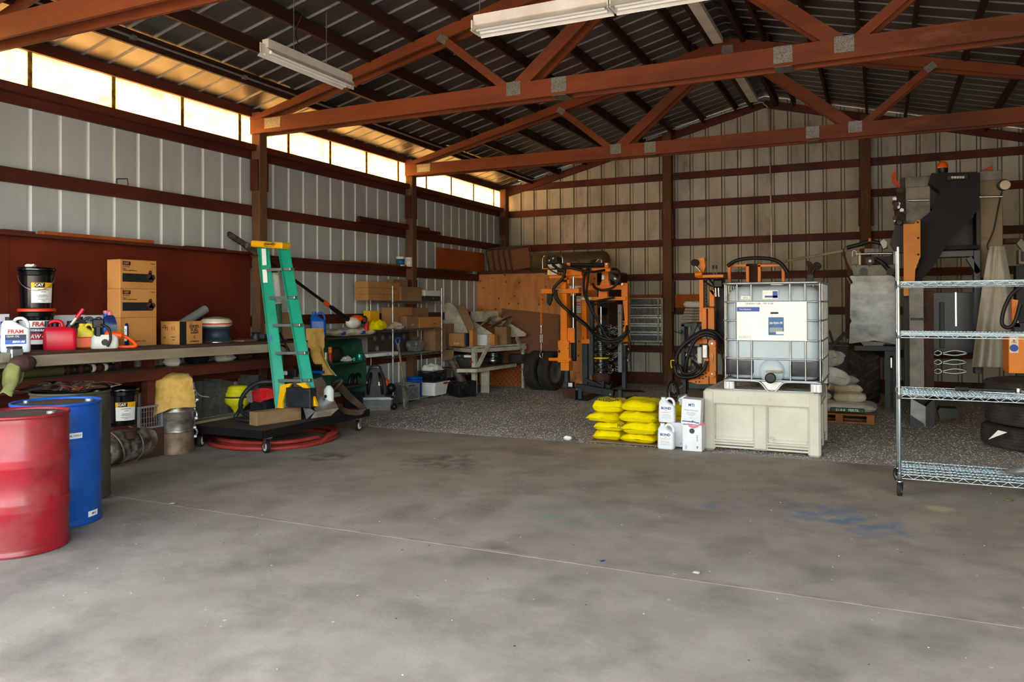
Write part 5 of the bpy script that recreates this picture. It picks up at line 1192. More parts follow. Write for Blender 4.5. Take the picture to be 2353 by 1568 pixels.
# grey pipe, rim with a bag on it
t = thing('grey_pipe', 'short grey pipe leaning up behind the diesel additive box', 'pipe', (-7.15, gx(418, 740, -7.15).y, bz(6.6))); a = gx(424, 735, -7.15); c = gx(472, 711, -7.15)
b = W(t); b.cyl((-7.15, a.y - .15, a.z - .10), (-7.15, c.y, c.z), .05, 'grey', n=18); b.build('tube', parent=t)
q = gx(497, 780, -6.95)
t = thing('wheel_rim', 'steel wheel rim lying flat on the bench under a bagged cap', 'rim', (-6.95, q.y, bz(q.y))); b = MB()
b.lathe([(.0, .02), (.10, .02), (.12, .035), (.17, .01), (.19, .0), (.19, .015), (.165, .04), (.145, .06), (.145, .12), (.165, .15), (.19, .165), (.19, .175), (.16, .17), (.12, .14), (0, .13)], 36, 'slate', cap=False); b.build('rim', parent=t)
b = MB(); b.lathe([(.192, 0), (.196, .01), (.18, .02)], 36, 'steel', cap=False); b.build('lower_bead', parent=t)
t = thing('bagged_cap', 'dusty bagged cap with green and red rings lying on the wheel rim', 'cap', (-6.95, q.y, bz(q.y) + .177)); b = MB()
b.lathe([(.15, 0), (.175, .02), (.175, .07), (.15, .095), (.08, .115), (0, .12)], 30, 'sack_clear', cap=False); b.build('bag', parent=t)
b = MB(); b.lathe([(.176, .03), (.18, .035), (.177, .045)], 30, 'red', cap=False); b.lathe([(.145, .098), (.142, .106), (.12, .11)], 30, 'tank_green', cap=False); b.build('ring', parent=t)
b = MB(); a = gx(560, 770, -6.9); b.box((0, 0, .01), (.25, .5, .02), 'hardboard'); o = b.build('thin_board'); tag(o, 'thin dull board lying on the bench right of the wheel rim', 'board', loc=(-6.95, a.y + .1, bz(a.y)), rot=.2)
t = thing('dark_fitting', 'dark machine fitting lying on the bench left of the ladder', 'fitting', (-6.85, gx(588, 770, -6.85).y, bz(7))); b = MB(); b.lathe([(.05, 0), (.06, .05), (.04, .08), (.06, .1)], 14, 'black_metal'); b.build('hub', parent=t); b = MB(); b.box((.05, .05, .05), (.14, .1, .06), 'dark_grey', r=.01); b.build('block', parent=t)
# vise with rag at the left end
vs_ = thing('bench_vise', 'old bench vise on the left end of the bench front with a chalky body', 'vise', (-6.36, gx(40, 815, -6.36).y, 1.13))
b = W(vs_); 
def xb_(b, x0, y0, x1, y1, X, dep, m, r=.01):
    a = gx(x0, y1, X); c = gx(x1, y0, X); return b.bb((X - dep, a.y, a.z), (X, c.y, c.z), m, r=r)
xb_(b, -10, 811, 26, 836, -6.35, .08, 'wood_pale'); xb_(b, 26, 800, 55, 835, -6.36, .07, 'galv'); b.build('body', parent=vs_)
b = W(vs_); xb_(b, 28, 796, 54, 802, -6.35, .09, 'dark_grey'); b.build('jaw', parent=vs_)
b = W(vs_); a = gx(52, 835, -6.28); b.ball((a.x, a.y, a.z), (.08, .11, .07), 'rusty', 14); b.build('swivel_base', parent=vs_)
mat('rag_green', '#6d6e40', '#838449', rough=.9, scale=9); mat('cloth_yellow', '#dcb062', '#c89a48', rough=.95, scale=12, bump=.3, bscale=90)
def cloth(b, fn, nu, nv, m, amp=.02, s=9, seed=0, th=.006):
    def f(off):
        def g(u, v):
            p = Vector(fn(u, v)); n = noise.noise_vector(p * s + Vector((seed, 0, 0))); return p + n * amp + Vector((off, 0, 0))
        return g
    b.grid(f(0), nu, nv, m); k = len(b.f); b.grid(f(-th), nu, nv, m); b.f[k:] = [q[::-1] for q in b.f[k:]]
    return b
a = gx(4, 842, -6.2); c = gx(58, 905, -6.2); b = MB()
def rag(u, v):
    w_ = (c.y - a.y) * (.55 + .45 * math.sin(PI * min(1, v * 1.1 + .12))); y = a.y + .03 + (c.y - a.y) * .5 + (u - .5) * w_ + .06 * (v - .5) * -1
    return (-6.22 - .05 * math.cos(u * PI) ** 2, y, a.z + (c.z - a.z) * v + .012 * math.sin(u * 9))
cloth(b, rag, 16, 18, 'rag_green', .018, 12); o = b.build('green_rag'); tag(o, 'yellow-green rag hanging from the bench vise above the drums', 'rag')
# under the bench, on the lower shelf
t = thing('green_shaft', 'dark green hydraulic shaft with ringed fittings on the shelf under the bench', 'shaft', (-7.05, 4.2, SZ))
def ux(px, py, X=-7.05): return gx(px, py, X)
b = W(t); a = ux(60, 868); c = ux(142, 864); b.cyl((-7.05, 3.6, SZ + .05), (-7.05, c.y, SZ + .05), .045, 'tank_green'); b.build('tube', parent=t)
b = W(t); e = ux(270, 860); b.cyl((-7.05, c.y, SZ + .05), (-7.05, e.y, SZ + .045), .032, 'rusty')
for k in range(9): y = c.y + (e.y - c.y) * (k + .5) / 9; b.lathe([(.032, 0), (.045 - .001 * k, .01), (.045 - .001 * k, .03), (.032, .04)], 14, ('rusty', 'black_metal', 'white')[(0, 1, 0, 1, 2, 0, 2, 1, 0)[k]], T=tr(-7.05, y, SZ + .05) @ rx(-PI / 2))
b.build('fittings', parent=t)
for (px, lab, m_, sz) in ((400, 'pale plastic jug lying at the back of the shelf under the bench', 'white', .08), (455, 'dark metal part on the shelf under the bench behind the cloth', 'black_metal', .09), (520, 'white bundle on the shelf under the bench near the ladder', 'white', .07), (560, 'dark round part at the right end of the shelf under the bench', 'rusty', .09)):
    a = ux(px, 850); b = MB(); pillow(b, .24, .18, sz * 1.3, m_, px, crumple=.02, nu=12, nv=10); o = b.build('shelf_oddment'); tag(o, lab, 'oddment', loc=(-7.07, a.y, SZ), rot=px * .1)
# ================================================================ drums
mat('drum_red', '#a01626', '#80131d', rough=.38, scale=2.5, lo=.42, hi=.6, c3='#8f4844', s3=1.6, lo3=.48, hi3=.7, coat=.15)
mat('drum_blue', '#0c55b4', '#0a4a9c', rough=.4, scale=3, c3='#0c3c74', s3=2.5, lo3=.6, hi3=.75, coat=.15)
mat('drum_old', '#55503f', '#3e3b30', rough=.6, scale=4); mat('drum_top', '#4f443d', '#33302e', rough=.6, scale=6)
def drum(lab, loc, body, top, rot=0):
    t = thing('steel_drum', lab, 'drum', loc, rot); R = .2915; H = .88; b = MB()
    pr = [(R * .97, 0), (R * 1.015, .004), (R * 1.015, .02), (R * .985, .028), (R, .05)]
    for z in (.30, .58): pr += [(R, z - .035), (R * 1.03, z - .018), (R, z), (R * 1.03, z + .018), (R, z + .035)]
    pr += [(R, .83), (R * .985, H - .022)]
    b.lathe(pr, 56, body, cap=True); b.build('body', parent=t)
    b = MB(); b.lathe([(R * .985, H - .022), (R * 1.02, H - .02), (R * 1.025, H - .004), (R * 1.0, H), (R * .965, H - .004), (R * .96, H - .02)], 56, body, cap=False); b.build('rim', parent=t)
    b = MB(); b.lathe([(R * .96, H - .02), (R * .9, H - .014), (0, H - .012)], 56, top, cap=False); b.build('lid', parent=t)
    for a, r in ((.5, .03), (3.3, .02)):
        b = MB(); b.cyl((math.cos(a) * R * .72, math.sin(a) * R * .72, H - .013), (math.cos(a) * R * .72, math.sin(a) * R * .72, H + .004), r, 'galv', n=16); b.build('bung', parent=t)
    return t
d1 = drum('worn red steel drum standing nearest the camera at the left edge', (-5.100, 3.262, 0), 'drum_red', 'drum_top')
d2 = drum('blue steel drum with a small white label standing behind the red drum', (-5.45, 3.768, 0), 'drum_blue', 'drum_top', .4)
def drum_label(t, x0, z0, z1, w_, txt=None):
    a = face(t.location) - t.rotation_euler.z + x0; b = MB(); r = .2935; n = 6; vs = []; fs = []
    for k in range(n + 1): q = a + (k / n - .5) * w_ / r; vs += [(math.sin(q) * r, -math.cos(q) * r, z0), (math.sin(q) * r, -math.cos(q) * r, z1)]
    for k in range(n): fs.append((2 * k, 2 * k + 2, 2 * k + 3, 2 * k + 1))
    b.add(vs, fs, 'white'); o = b.build('label', parent=t); 
    if txt: text(txt, .02, 'text_blue', o, (math.sin(a) * (r + .003), -math.cos(a) * (r + .003), (z0 + z1) / 2), (PI / 2, 0, a))
drum_label(d2, .38, .63, .67, .11, 'OIL ONLY'); drum_label(d2, .90, .05, .09, .1, 'IIII II')
d3 = drum('dull brown-green drum behind the blue drum with black plastic on top', (-6.03, 4.29, 0), 'drum_old', 'drum_top')
mat('film_black', '#0c0c0e', rough=.12, coat=.5)
b = MB(); pillow(b, .6, .6, .05, 'film_black', 5, crumple=.03, nu=24, nv=24); o = b.build('plastic_sheet'); tag(o, 'crinkled glossy black plastic sheet lying on the brown-green drum', 'plastic sheet', loc=(-6.03, 4.29, .882), rot=.3)
# canister lying, tall canister with cloth
mat('can_steel', '#a9a49c', '#77695a', rough=.35, metal=.75, scale=5, stretch=(1, 1, 2), lo=.4, hi=.6, c3='#5d4636', s3=4, lo3=.55, hi3=.75)
mat('can_rust', '#a58a76', '#7a6353', rough=.5, metal=.5, scale=5, lo=.4, hi=.6)
p = gz(403, 1046); r = .178; cx, cy = p.x - .13, p.y + .13
t = thing('exhaust_canister', 'tall upright grey filter canister draped with a yellow cloth under the bench', 'canister', (cx, cy, 0), face((cx, cy)))
b = MB(); b.lathe([(r, 0), (r * 1.01, .01), (r, .03), (r, .22), (r * 1.03, .235), (r, .25)], 36, 'can_rust'); b.build('lower_section', parent=t)
b = MB(); b.lathe([(r, .25), (r, .44), (r * 1.025, .45), (r, .46), (r, .60), (r * .98, .63), (r * .9, .66), (r * .5, .70), (r * .45, .78)], 36, 'can_steel'); b.build('upper_section', parent=t)
b = MB(); b.cyl((.03, 0, .68), (.09, -.02, .84), .075, 'can_rust', n=20); b.build('neck', parent=t)
for z in (.235, .45, .60):
    b = MB(); b.lathe([(r * 1.02, z - .012), (r * 1.045, z), (r * 1.02, z + .012)], 36, 'can_steel', cap=False); b.build('band', parent=t)
b = MB(); R = random.Random(5); pts = [(r * 1.05 + .02 * math.sin(k * 1.7), -.03 + .02 * math.cos(k * 2.1), .16 + k * .05) for k in range(11)]
b.tube(smooth_pts(pts, 4), .012, 'galv'); 
for x, y, z in pts[::2]: b.box((x, y, z), (.04, .05, .035), 'galv', r=.008)
b.build('pipework', parent=t)
b = MB(); b.tube(smooth_pts([(-.02, -.17, .48), (.05, -.19, .55), (.08, -.17, .64), (.05, -.12, .70)], 5), .006, 'grey'); b.tube(smooth_pts([(.17, -.03, .75), (.19, -.05, .66), (.24, -.05, .60), (.33, -.04, .58)], 5), .006, 'grey'); b.build('cable', parent=t)
b = MB(); L0 = t.location
def cl(u, v):
    # falls from the crown over the left/front side
    ang = math.radians(-150 + 190 * u); k = min(1, v / .28); rr = (.06 + .15 * k) if v < .28 else .225 + .05 * (v - .28); 
    z = .855 - .05 * k ** 2 if v < .28 else .80 - (.40 + .06 * math.sin(u * 7) - .18 * max(0, u - .55)) * (v - .28) / .72 * (1 - .30 * max(0, u - .45))
    return (math.sin(ang) * rr + .02, -math.cos(ang) * rr, z)
b.grid(lambda u, v: Vector(cl(u, v)) + noise.noise_vector(Vector(cl(u, v)) * 9) * .016, 30, 24, 'cloth_yellow'); n0 = len(b.f)
b.grid(lambda u, v: Vector(cl(u, v)) * 1.0 + noise.noise_vector(Vector(cl(u, v)) * 9) * .016 + Vector((0, 0, -.007)), 30, 24, 'cloth_yellow')
b.grid(lambda u, v: Vector((.10 + .06 * v + .02 * math.sin(u * 5), -.07 + .12 * u, .855 - .02 * u - .17 * v * (1 - .3 * u))) + noise.noise_vector(Vector((u, v, 1)) * 4) * .012, 10, 10, 'cloth_yellow')
o = b.build('yellow_cloth'); tag(o, 'yellow cloth draped over the top of the tall grey canister', 'cloth', loc=L0, rot=t.rotation_euler.z)
p = gz(305, 1062); dr = Vector((.62, .78, 0)); a = Vector((-6.80, 5.10, .175))
t = thing('exhaust_canister', 'sooty filter canister lying on its side with loose clamp bands', 'canister', (a.x, a.y, 0)); T0 = tr(0, 0, a.z) @ Vector((-.27, 1, 0)).to_track_quat('Z', 'Y').to_matrix().to_4x4() @ Matrix.Diagonal((1.1, 1.1, 1.35, 1))
mat('can_soot', '#8f887e', '#3b3630', rough=.5, metal=.4, scale=7, lo=.4, hi=.58, c3='#241f1c', s3=5, lo3=.55, hi3=.7)
b = MB(); b.lathe([(.10, 0), (.15, .02), (.152, .40), (.158, .41), (.155, .52), (.13, .55), (.05, .56)], 32, 'can_soot', T=T0); b.build('body', parent=t)
b = MB(); b.lathe([(.153, .42), (.157, .43), (.157, .51), (.15, .53)], 32, 'can_steel', T=T0, cap=False); b.build('end_band', parent=t)
for k, (z, e) in enumerate(((.14, .06), (.34, .02))):
    b = MB(); b.tube([T0 @ Vector((.168 * math.cos(q), .168 * math.sin(q), z + e * math.cos(q + 1))) for q in np.linspace(0, 2 * PI, 28)[:-1]], .008, 'can_rust', closed=True, n=6); b.build('clamp_band', parent=t)
b = MB(); b.cyl((.10, .30, .27), (.10, .30, .34), .055, 'rusty'); b.lathe([(.055, .0), (.085, .005), (.085, .02), (.055, .025)], 20, 'rusty', T=tr(.10, .30, .34)); b.build('flanged_port', parent=t)
q = gx(283, 880, -7.0); t = pail('black_pail', 'black oil pail on the low block behind the lying canister', (-7.0, gx(283, 930, -7.0).y, gx(283, 975, -7.0).z), bail=False); cat_label(t, a0=-30, a1=52)
zc = t.location.z; b = MB(); b.box((0, 0, zc / 2 - .001), (.34, .5, zc - .002), 'red_wood'); o = b.build('timber_block'); tag(o, 'dark red timber block under the black pail', 'block', loc=(-7.05, t.location.y + .05, 0))
def basket(nm, lab, loc, rot, w_, d_, h, m, n=8, cat='crate', lattice=True, th=.006, group=None, solid=False):
    t = thing(nm, lab, cat, loc, rot, group)
    b = MB()
    for z in (h - .01, .01):
        for s in (-1, 1): b.box((0, s * d_ / 2, z), (w_ + .01, .014, .02), m); b.box((s * w_ / 2, 0, z), (.014, d_ + .01, .02), m)
    for s in (-1, 1):
        for q in (-1, 1): b.box((s * w_ / 2, q * d_ / 2, h / 2), (.022, .022, h), m)
    b.build('frame', parent=t)
    b = MB(); b.box((0, 0, .008), (w_, d_, .006), m); b.build('bottom', parent=t)
    for k, (L_, D_, T) in enumerate(((w_, d_, rz(0)), (w_, d_, rz(PI)), (d_, w_, rz(PI / 2)), (d_, w_, rz(-PI / 2)))):
        b = MB(); 
        if lattice:
            st = L_ / n; hh = h * .74
            for i in range(-int(hh / st) - 1, n + 1):
                for sg in (1, -1):
                    x0, z0, x1, z1 = i * st, .02, i * st + hh, .02 + hh
                    if x0 < 0: z0 -= x0; x0 = 0
                    if x1 > L_: z1 -= x1 - L_; x1 = L_
                    if x1 - x0 < .02: continue
                    if sg < 0: x0, x1 = L_ - x0, L_ - x1
                    b.beam((x0 - L_ / 2, -D_ / 2, z0), (x1 - L_ / 2, -D_ / 2, z1), th, .008, m, up=(0, 0, 1), T=T)
            b.box((0, -D_ / 2, h * .80), (L_, .01, h * .05), m, T=T)
            for s in (-1, 1): b.box((s * L_ * .36, -D_ / 2, h * .9), (L_ * .26, .01, h * .18), m, T=T)
        else:
            for i in range(1, n): b.box((i * L_ / n - L_ / 2, -D_ / 2, h / 2), (th, th, h), m, T=T)
            for i in range(1, 4): b.box((0, -D_ / 2, h * i / 4), (L_, th, th), m, T=T)
        b.build('side_lattice' if lattice else 'side_mesh', parent=t)
    return t
q = gx(333, 900, -6.95); basket('wire_crate', 'small grey-blue wire crate behind the tall canister', (-6.98, q.y, .30), PI / 2, .28, .22, .24, 'grey', 9, lattice=False, th=.004)
b = MB(); b.box((0, 0, .149), (.3, .34, .298), 'rusty'); o = b.build('timber_block'); tag(o, 'dark block carrying the small wire crate', 'block', loc=(-7.0, q.y, 0))

# ================================================================ platform dolly and its load
DX0, DX1, DY0, DY1, DZ = -6.95, -5.86, 6.33, 8.2, .262
t = thing('platform_dolly', 'low black-edged platform dolly on four swivel casters', 'dolly', ((DX0 + DX1) / 2, (DY0 + DY1) / 2, 0), -.0)
w2, l2 = (DX1 - DX0) / 2, (DY1 - DY0) / 2
mat('deck_brown', '#4a392c', '#35291f', rough=.8, scale=5)
b = MB(); b.bb((-w2, -l2, DZ - .012), (w2, l2, DZ), 'deck_brown'); b.build('deck', parent=t)
b = MB()
for s in (-1, 1): b.bb((-w2 - .005, s * l2 - .02, DZ - .085), (w2 + .005, s * l2 + .02, DZ - .001), 'black'); b.bb((s * w2 - .02, -l2, DZ - .085), (s * w2 + .02, l2, DZ - .001), 'black')
b.build('rim', parent=t)
for sx in (-1, 1):
    for sy in (-1, 1):
        T = tr(sx * (w2 - .07), sy * (l2 - .12), 0) @ rz((.5, -.4, 1.2, .1)[(sx + 1) + (sy + 1) // 2]); b = MB()
        b.box((0, 0, .165), (.09, .1, .01), 'steel', T=T); 
        for s in (-1, 1): b.prism([(-.035, .16), (.035, .16), (.02, .05), (-.02, .05)], .004, 'steel', T=T @ tr(s * .026, 0, 0), axis='x')
        c_ = b.build('caster', parent=t); b = MB(); b.cyl((-.018, 0, .068), (.018, 0, .068), .068, 'rubber', n=24, T=T); b.cyl((-.020, 0, .068), (.020, 0, .068), .045, 'white_enamel', n=18, T=T); b.build('wheel', parent=c_)
b = MB(); mat('hose_red', '#a5352c', '#8f2d26', rough=.5, scale=6); pts = []
for k in range(150):
    a = k / 150 * 2 * PI * 4; rr = .70 + .05 * math.sin(a * .37) - .025 * (k / 37.5); pts.append((-6.42 + rr * math.cos(a) * .98, 7.15 + rr * math.sin(a) * 1.02, .026 + .045 * (k // 38 % 2) + .006 * math.sin(a * 3)))
b.tube(pts, .024, 'hose_red', n=8); o = b.build('red_hose'); tag(o, 'coil of thick red hose lying on the concrete under the dolly', 'hose')
b = MB(); b.box((0, 0, .04), (.16, .12, .08), 'cat_yellow', r=.02); o = b.build('yellow_block'); q = gz(478, 1000); tag(o, 'small yellow block under the left end of the dolly', 'block', loc=(q.x - .3, q.y + .25, 0), rot=.4)
def DP(px, py, z=DZ): return gz(px, py, z)
# timber block
a = DP(590, 980); c = DP(693, 965); b = MB(); L_ = (c - a).length; ang = math.atan2(c.y - a.y, c.x - a.x)
b.box((L_ / 2, .07, .075), (L_, .14, .15), 'wood_raw', r=.006); o = b.build('timber_block'); tag(o, 'rough brown timber block lying on the dolly in front of the ladder', 'block', loc=(a.x, a.y, DZ), rot=ang)
BLK = o
# ladder (closed fibreglass step ladder leaning back)
mat('ladder_green', '#0c9e80', '#0a8c70', rough=.35, scale=3, spec=.5)
YL0, YL1 = 6.98, 7.22
LT = gy(590, 552, YL1).z; LB = gy(640, 942, YL0).z
lt_ = thing('step_ladder', 'green fibreglass step ladder with a yellow top cap leaning over the dolly', 'ladder', (gy(665, 940, YL0).x, YL0, LB))
def LP(px, py):
    Yq = YL0 + (YL1 - YL0) * (942 - py) / 390; return gy(px, py, Yq)
for s, (t0, b0) in enumerate((((603, 560), (647, 943)), ((650, 565), (714, 925)))):
    b = W(lt_); P0, P1 = LP(*b0), LP(*t0); d = (P1 - P0).normalized(); side = Vector((.74, .67, 0)); n_ = d.cross(side).normalized()
    b.beam(P0, P1, .13, .006, 'ladder_green', up=n_)
    for q in (-.5, .5): off = side * (q * .127); b.beam(P0 + off + Vector((0, 0, 0)) - n_ * .016, P1 + off - n_ * .016, .007, .034, 'ladder_green', up=n_)
    b.build('rail', parent=lt_)
    b = W(lt_); off = Vector((-.075, .075, 0)); b.beam(P0 + off + Vector((.0, .0, .06)), P1 + off, .07, .02, 'ladder_green', up=n_); b.build('rear_rail', parent=lt_)
for y, x0, x1 in ((620, 617, 672), (685, 624, 682), (748, 632, 694), (812, 638, 706), (875, 644, 716)):
    b = W(lt_); a = LP(x0, y); c = LP(x1, y - 1); b.beam(a, c, .085, .032, 'galv', r=.004); b.build('step', parent=lt_)
b = W(lt_); a = LP(589, 561); c = LP(661, 566); b.beam(a - Vector((0, .02, 0)), c - Vector((0, .02, 0)), .16, .075, 'cat_yellow', r=.012); cp_ = b.build('top_cap', parent=lt_, label='yellow moulded top cap')
m_ = (a + c) / 2; text('WERNER', .035, 'ink', cp_, tuple(m_ - lt_.location + Vector((.06, -.105, 0))), (PI / 2, 0, math.atan2((c - a).y, (c - a).x)), bold=.001)
b = W(lt_); 
tt = np.linspace(0, 2 * PI, 25)[:-1]; mm = m_ + Vector((.06, -.105, 0)); b.tube([mm + Vector((.085 * math.cos(q), 0, .028 * math.sin(q))) for q in tt], .003, 'ink', n=4, closed=True); b.build('cap_emblem', parent=cp_)
for pl in ([(644, 885), (670, 881), (655, 903), (649, 925), (650, 944), (636, 946), (640, 915)], [(680, 882), (700, 880), (712, 895), (722, 915), (728, 934), (713, 933), (710, 905), (700, 893)]):
    b = W(lt_); ppoly(b, pl, YL0 - .06, .03, 'cat_yellow'); b.build('foot_brace', parent=lt_)
for x0, y0, x1, y1, s_ in ((600, 572, 612, 610, 'CAUTION'), (604, 620, 612, 650, 'FX')):
    b = W(lt_); A_ = LP(x0, y1) + Vector((.0, -.012, 0)); B_ = LP(x1, y0); b.beam(LP((x0 + x1) / 2, y0) + Vector((.02, -.022, 0)), LP((x0 + x1) / 2 + 2, y1) + Vector((.02, -.022, 0)), .05, .002, 'white', up=Vector((.67, -.74, 0))); b.build('label', parent=lt_)
b = W(lt_); b.beam(LP(622, 765) + Vector((.0, -.02, 0)), LP(626, 805) + Vector((.0, -.02, 0)), .05, .002, 'white', up=Vector((.67, -.74, 0))); lb_ = b.build('label', parent=lt_)
P_ = LP(624, 785) + Vector((.012, -.03, 0)) - lt_.location; text('WERNER', .038, 'blue', lb_, tuple(P_), (PI / 2, PI / 2 - .09, face(LP(624, 785))), bold=.001)
# white pipe and green jack leg
def vpost(nm, lab, cat, px, y0, y1, Y, r, m, z0=DZ):
    p = gy(px, y0, Y); t = thing(nm, lab, cat, (p.x, Y, z0)); return t, p
Yj = 7.35
p = gy(644, 870, Yj); t = thing('jack_leg', 'green tubular jack leg standing on the dolly behind the ladder', 'jack', (p.x, Yj, DZ))
mat('jack_green', '#2f6a50', '#3a7a5e', rough=.5, scale=5)
b = W(t); z1 = gy(640, 700, Yj).z; b.cyl((p.x, Yj, DZ + .02), (p.x - .06, Yj + .02, z1), .05, 'jack_green', n=20); b.build('tube', parent=t)
b = W(t); b.box((p.x + .06, Yj - .05, DZ + .045), (.36, .26, .09), 'jack_green', r=.02); b.build('base', parent=t)
b = W(t); a = gy(634, 857, Yj - .08); b.box((p.x + .07, Yj - .07, a.z), (.2, .02, .05), 'white_enamel', r=.008); b.box((p.x + .22, Yj - .04, a.z), (.14, .06, .09), 'black_metal', r=.005); b.build('clamp', parent=t)
b = W(t); b.tube(smooth_pts([gy(643, 765, Yj - .08), gy(655, 790, Yj - .1), gy(664, 812, Yj - .1), gy(660, 800, Yj - .08), gy(638, 790, Yj - .08)], 5), .012, 'black'); b.build('crank_handle', parent=t)
t2 = thing('white_pipe', 'white plastic pipe sleeve standing on top of the green jack leg', 'pipe', (p.x - .06, Yj + .02, z1)); 
z2 = gy(636, 628, Yj).z; b = MB(); b.cyl((0, 0, .0), (-.03, 0, (z2 - z1) * .42), .063, 'white', n=24); b.build('sleeve', parent=t2); b = MB(); b.cyl((-.03, 0, (z2 - z1) * .42), (-.06, 0, z2 - z1), .068, 'white', n=24); b.cyl((-.06, 0, z2 - z1), (-.065, 0, z2 - z1 + .06), .05, 'dark_grey', n=20); b.build('upper_sleeve', parent=t2)
# black plate, red tool, yellow pump, hoses, tray, cable
YD = 6.86
b = MB(); a = gy(656, 935, YD); c = gy(712, 894, YD); t = thing('dark_motor_block', 'scuffed black metal block on the timber block between the ladder feet', 'block', (a.x, YD, a.z)); b = W(t); b.bb((a.x, YD, a.z), (c.x, YD + .12, c.z), 'black_metal', r=.008); b.build('housing', parent=t); b = W(t); bolts(b, [(660, 898), (708, 898), (660, 930)], YD, .01, 'rusty'); b.build('bolt', parent=t)
mat('tool_red', '#c3222a', '#8e1e22', rough=.4, scale=6)
YR = 6.95
a = gy(565, 925, YR); t = thing('red_motor', 'red and grey electric motor tool on the dolly left of the ladder foot', 'motor', (a.x, YR, DZ))
b = W(t); ppoly(b, [(578, 900), (598, 892), (620, 893), (620, 918), (598, 925), (580, 922)], YR, .14, 'tool_red'); ppoly(b, [(598, 900), (625, 895), (628, 915), (600, 922)], YR - .03, .03, 'tool_red'); b.build('body', parent=t)
b = W(t); pbox(b, 566, 898, 579, 925, YR + .01, .12, 'grey'); b.build('end_plate', parent=t)
b = W(t); pcyl(b, 604, 907, YR - .05, .035, .05, 'red'); b.build('knob', parent=t)
b = W(t); a = gy(600, 920, YR + .07); b.bb((a.x - .12, YR + .02, DZ), (a.x + .12, YR + .14, a.z), 'black_metal'); b.build('foot', parent=t)
p = gx(550, 935, -6.98); t = thing('yellow_pump', 'bright yellow ribbed plastic float standing on the base shelf under the bench', 'float', (-7.0, p.y, .291))
mat('float_yellow', '#e8dc1e', rough=.4); b = MB(); b.lathe([(.05, 0), (.06, .03), (.09, .07), (.15, .12), (.165, .19), (.16, .20), (.15, .21), (.145, .24), (.13, .25), (.13, .27), (.12, .28), (.115, .31), (.09, .325), (0, .33)], 28, 'float_yellow', cap=False); b.build('body', parent=t)
b = MB(); b.lathe([(.166, .185), (.172, .195), (.166, .205)], 28, 'deck_brown', cap=False); b.build('belt', parent=t)
t = thing('black_hose', 'thick black hose looped over the red motor on the dolly', 'hose', (-6.6, 6.7, DZ)); b = W(t); ptube(b, [(660, 880, 7.15), (625, 878, 7.0), (595, 880, 6.9), (572, 893, 6.8), (556, 915, 6.72), (553, 938, 6.66), (563, 952, 6.62), (590, 960, 6.62)], .026, 'hose'); b.build('upper_hose', parent=t)
b = W(t); ptube(b, [(556, 930, 6.7), (546, 950, 6.62), (540, 962, 6.58), (560, 966, 6.58), (590, 968, 6.6)], .02, 'hose'); b.build('lower_hose', parent=t)
# bent sheet-metal tray
YT = 7.25
t = thing('sheet_metal_tray', 'bent bright sheet-metal tray tilted up on the dolly right of the ladder', 'tray', (gy(730, 960, YT).x, YT, DZ))
b = W(t); A = [gy(x, y, Yq) for x, y, Yq in ((693, 925, 7.0), (724, 945, 6.95), (745, 940, 7.0), (779, 940, 7.35), (740, 866, 7.75), (700, 880, 7.5))]
b.add([A[1], A[3], A[4], A[5]], [(0, 1, 2, 3)], 'galv'); b.add([A[3], A[4], A[4] + Vector((.0, -.10, -.01)), A[3] + Vector((.02, -.1, -.02))], [(0, 1, 2, 3)], 'galv'); b.build('pan', parent=t)
b = W(t); L0_ = gy(704, 965, 6.88); F = [gy(693, 925, 6.95), gy(724, 946, 6.9), gy(704, 964, 6.88)]; b.add(F, [(0, 1, 2)], 'galv'); b.add([gy(724, 946, 6.9), gy(779, 938, 7.3), gy(760, 956, 7.2), gy(714, 962, 6.88)], [(0, 1, 2, 3)], 'wood_pale'); b.build('front_lip', parent=t)
q = gy(743, 938, 7.3); t = thing('white_canister', 'white spray canister standing inside the sheet-metal tray', 'canister', (q.x, 7.4, q.z - .0)); b = MB(); b.lathe([(.055, 0), (.058, .02), (.058, .20), (.04, .23), (.02, .25)], 20, 'white'); b.build('body', parent=t); b = MB(); b.lathe([(.0, .0), (.02, .0), (.02, .003)], 16, 'ink', T=tr(.0, -.06, .13) @ rx(PI / 2)); b.build('emblem', parent=t)
mat('hose_brown', '#4b3a2c', '#3a2d23', rough=.6, scale=6)
t = thing('brown_cable', 'looped brown cable bundle hanging at the far end of the dolly', 'cable', (-6.1, 8.0, DZ))
for k in range(5):
    b = W(t); o_ = k * 2.2; ptube(b, [(762 + o_, 880, 8.1), (775 + o_, 892 - o_, 7.95), (800 + o_, 918 - o_, 7.8), (826 + o_, 938 - o_ * .6, 7.75), (833 + o_ * .6, 950 - o_, 7.7), (815, 953 - o_, 7.68), (790, 948 - o_, 7.68), (776 + o_, 930, 7.75)], .012, 'hose_brown'); b.build('loop', parent=t)
b = W(t); ptube(b, [(755, 900, 8.0), (770, 880, 7.95), (786, 874, 7.92), (776, 889, 7.9), (762, 900, 7.9)], .018, 'hose_brown'); b.build('knot', parent=t)
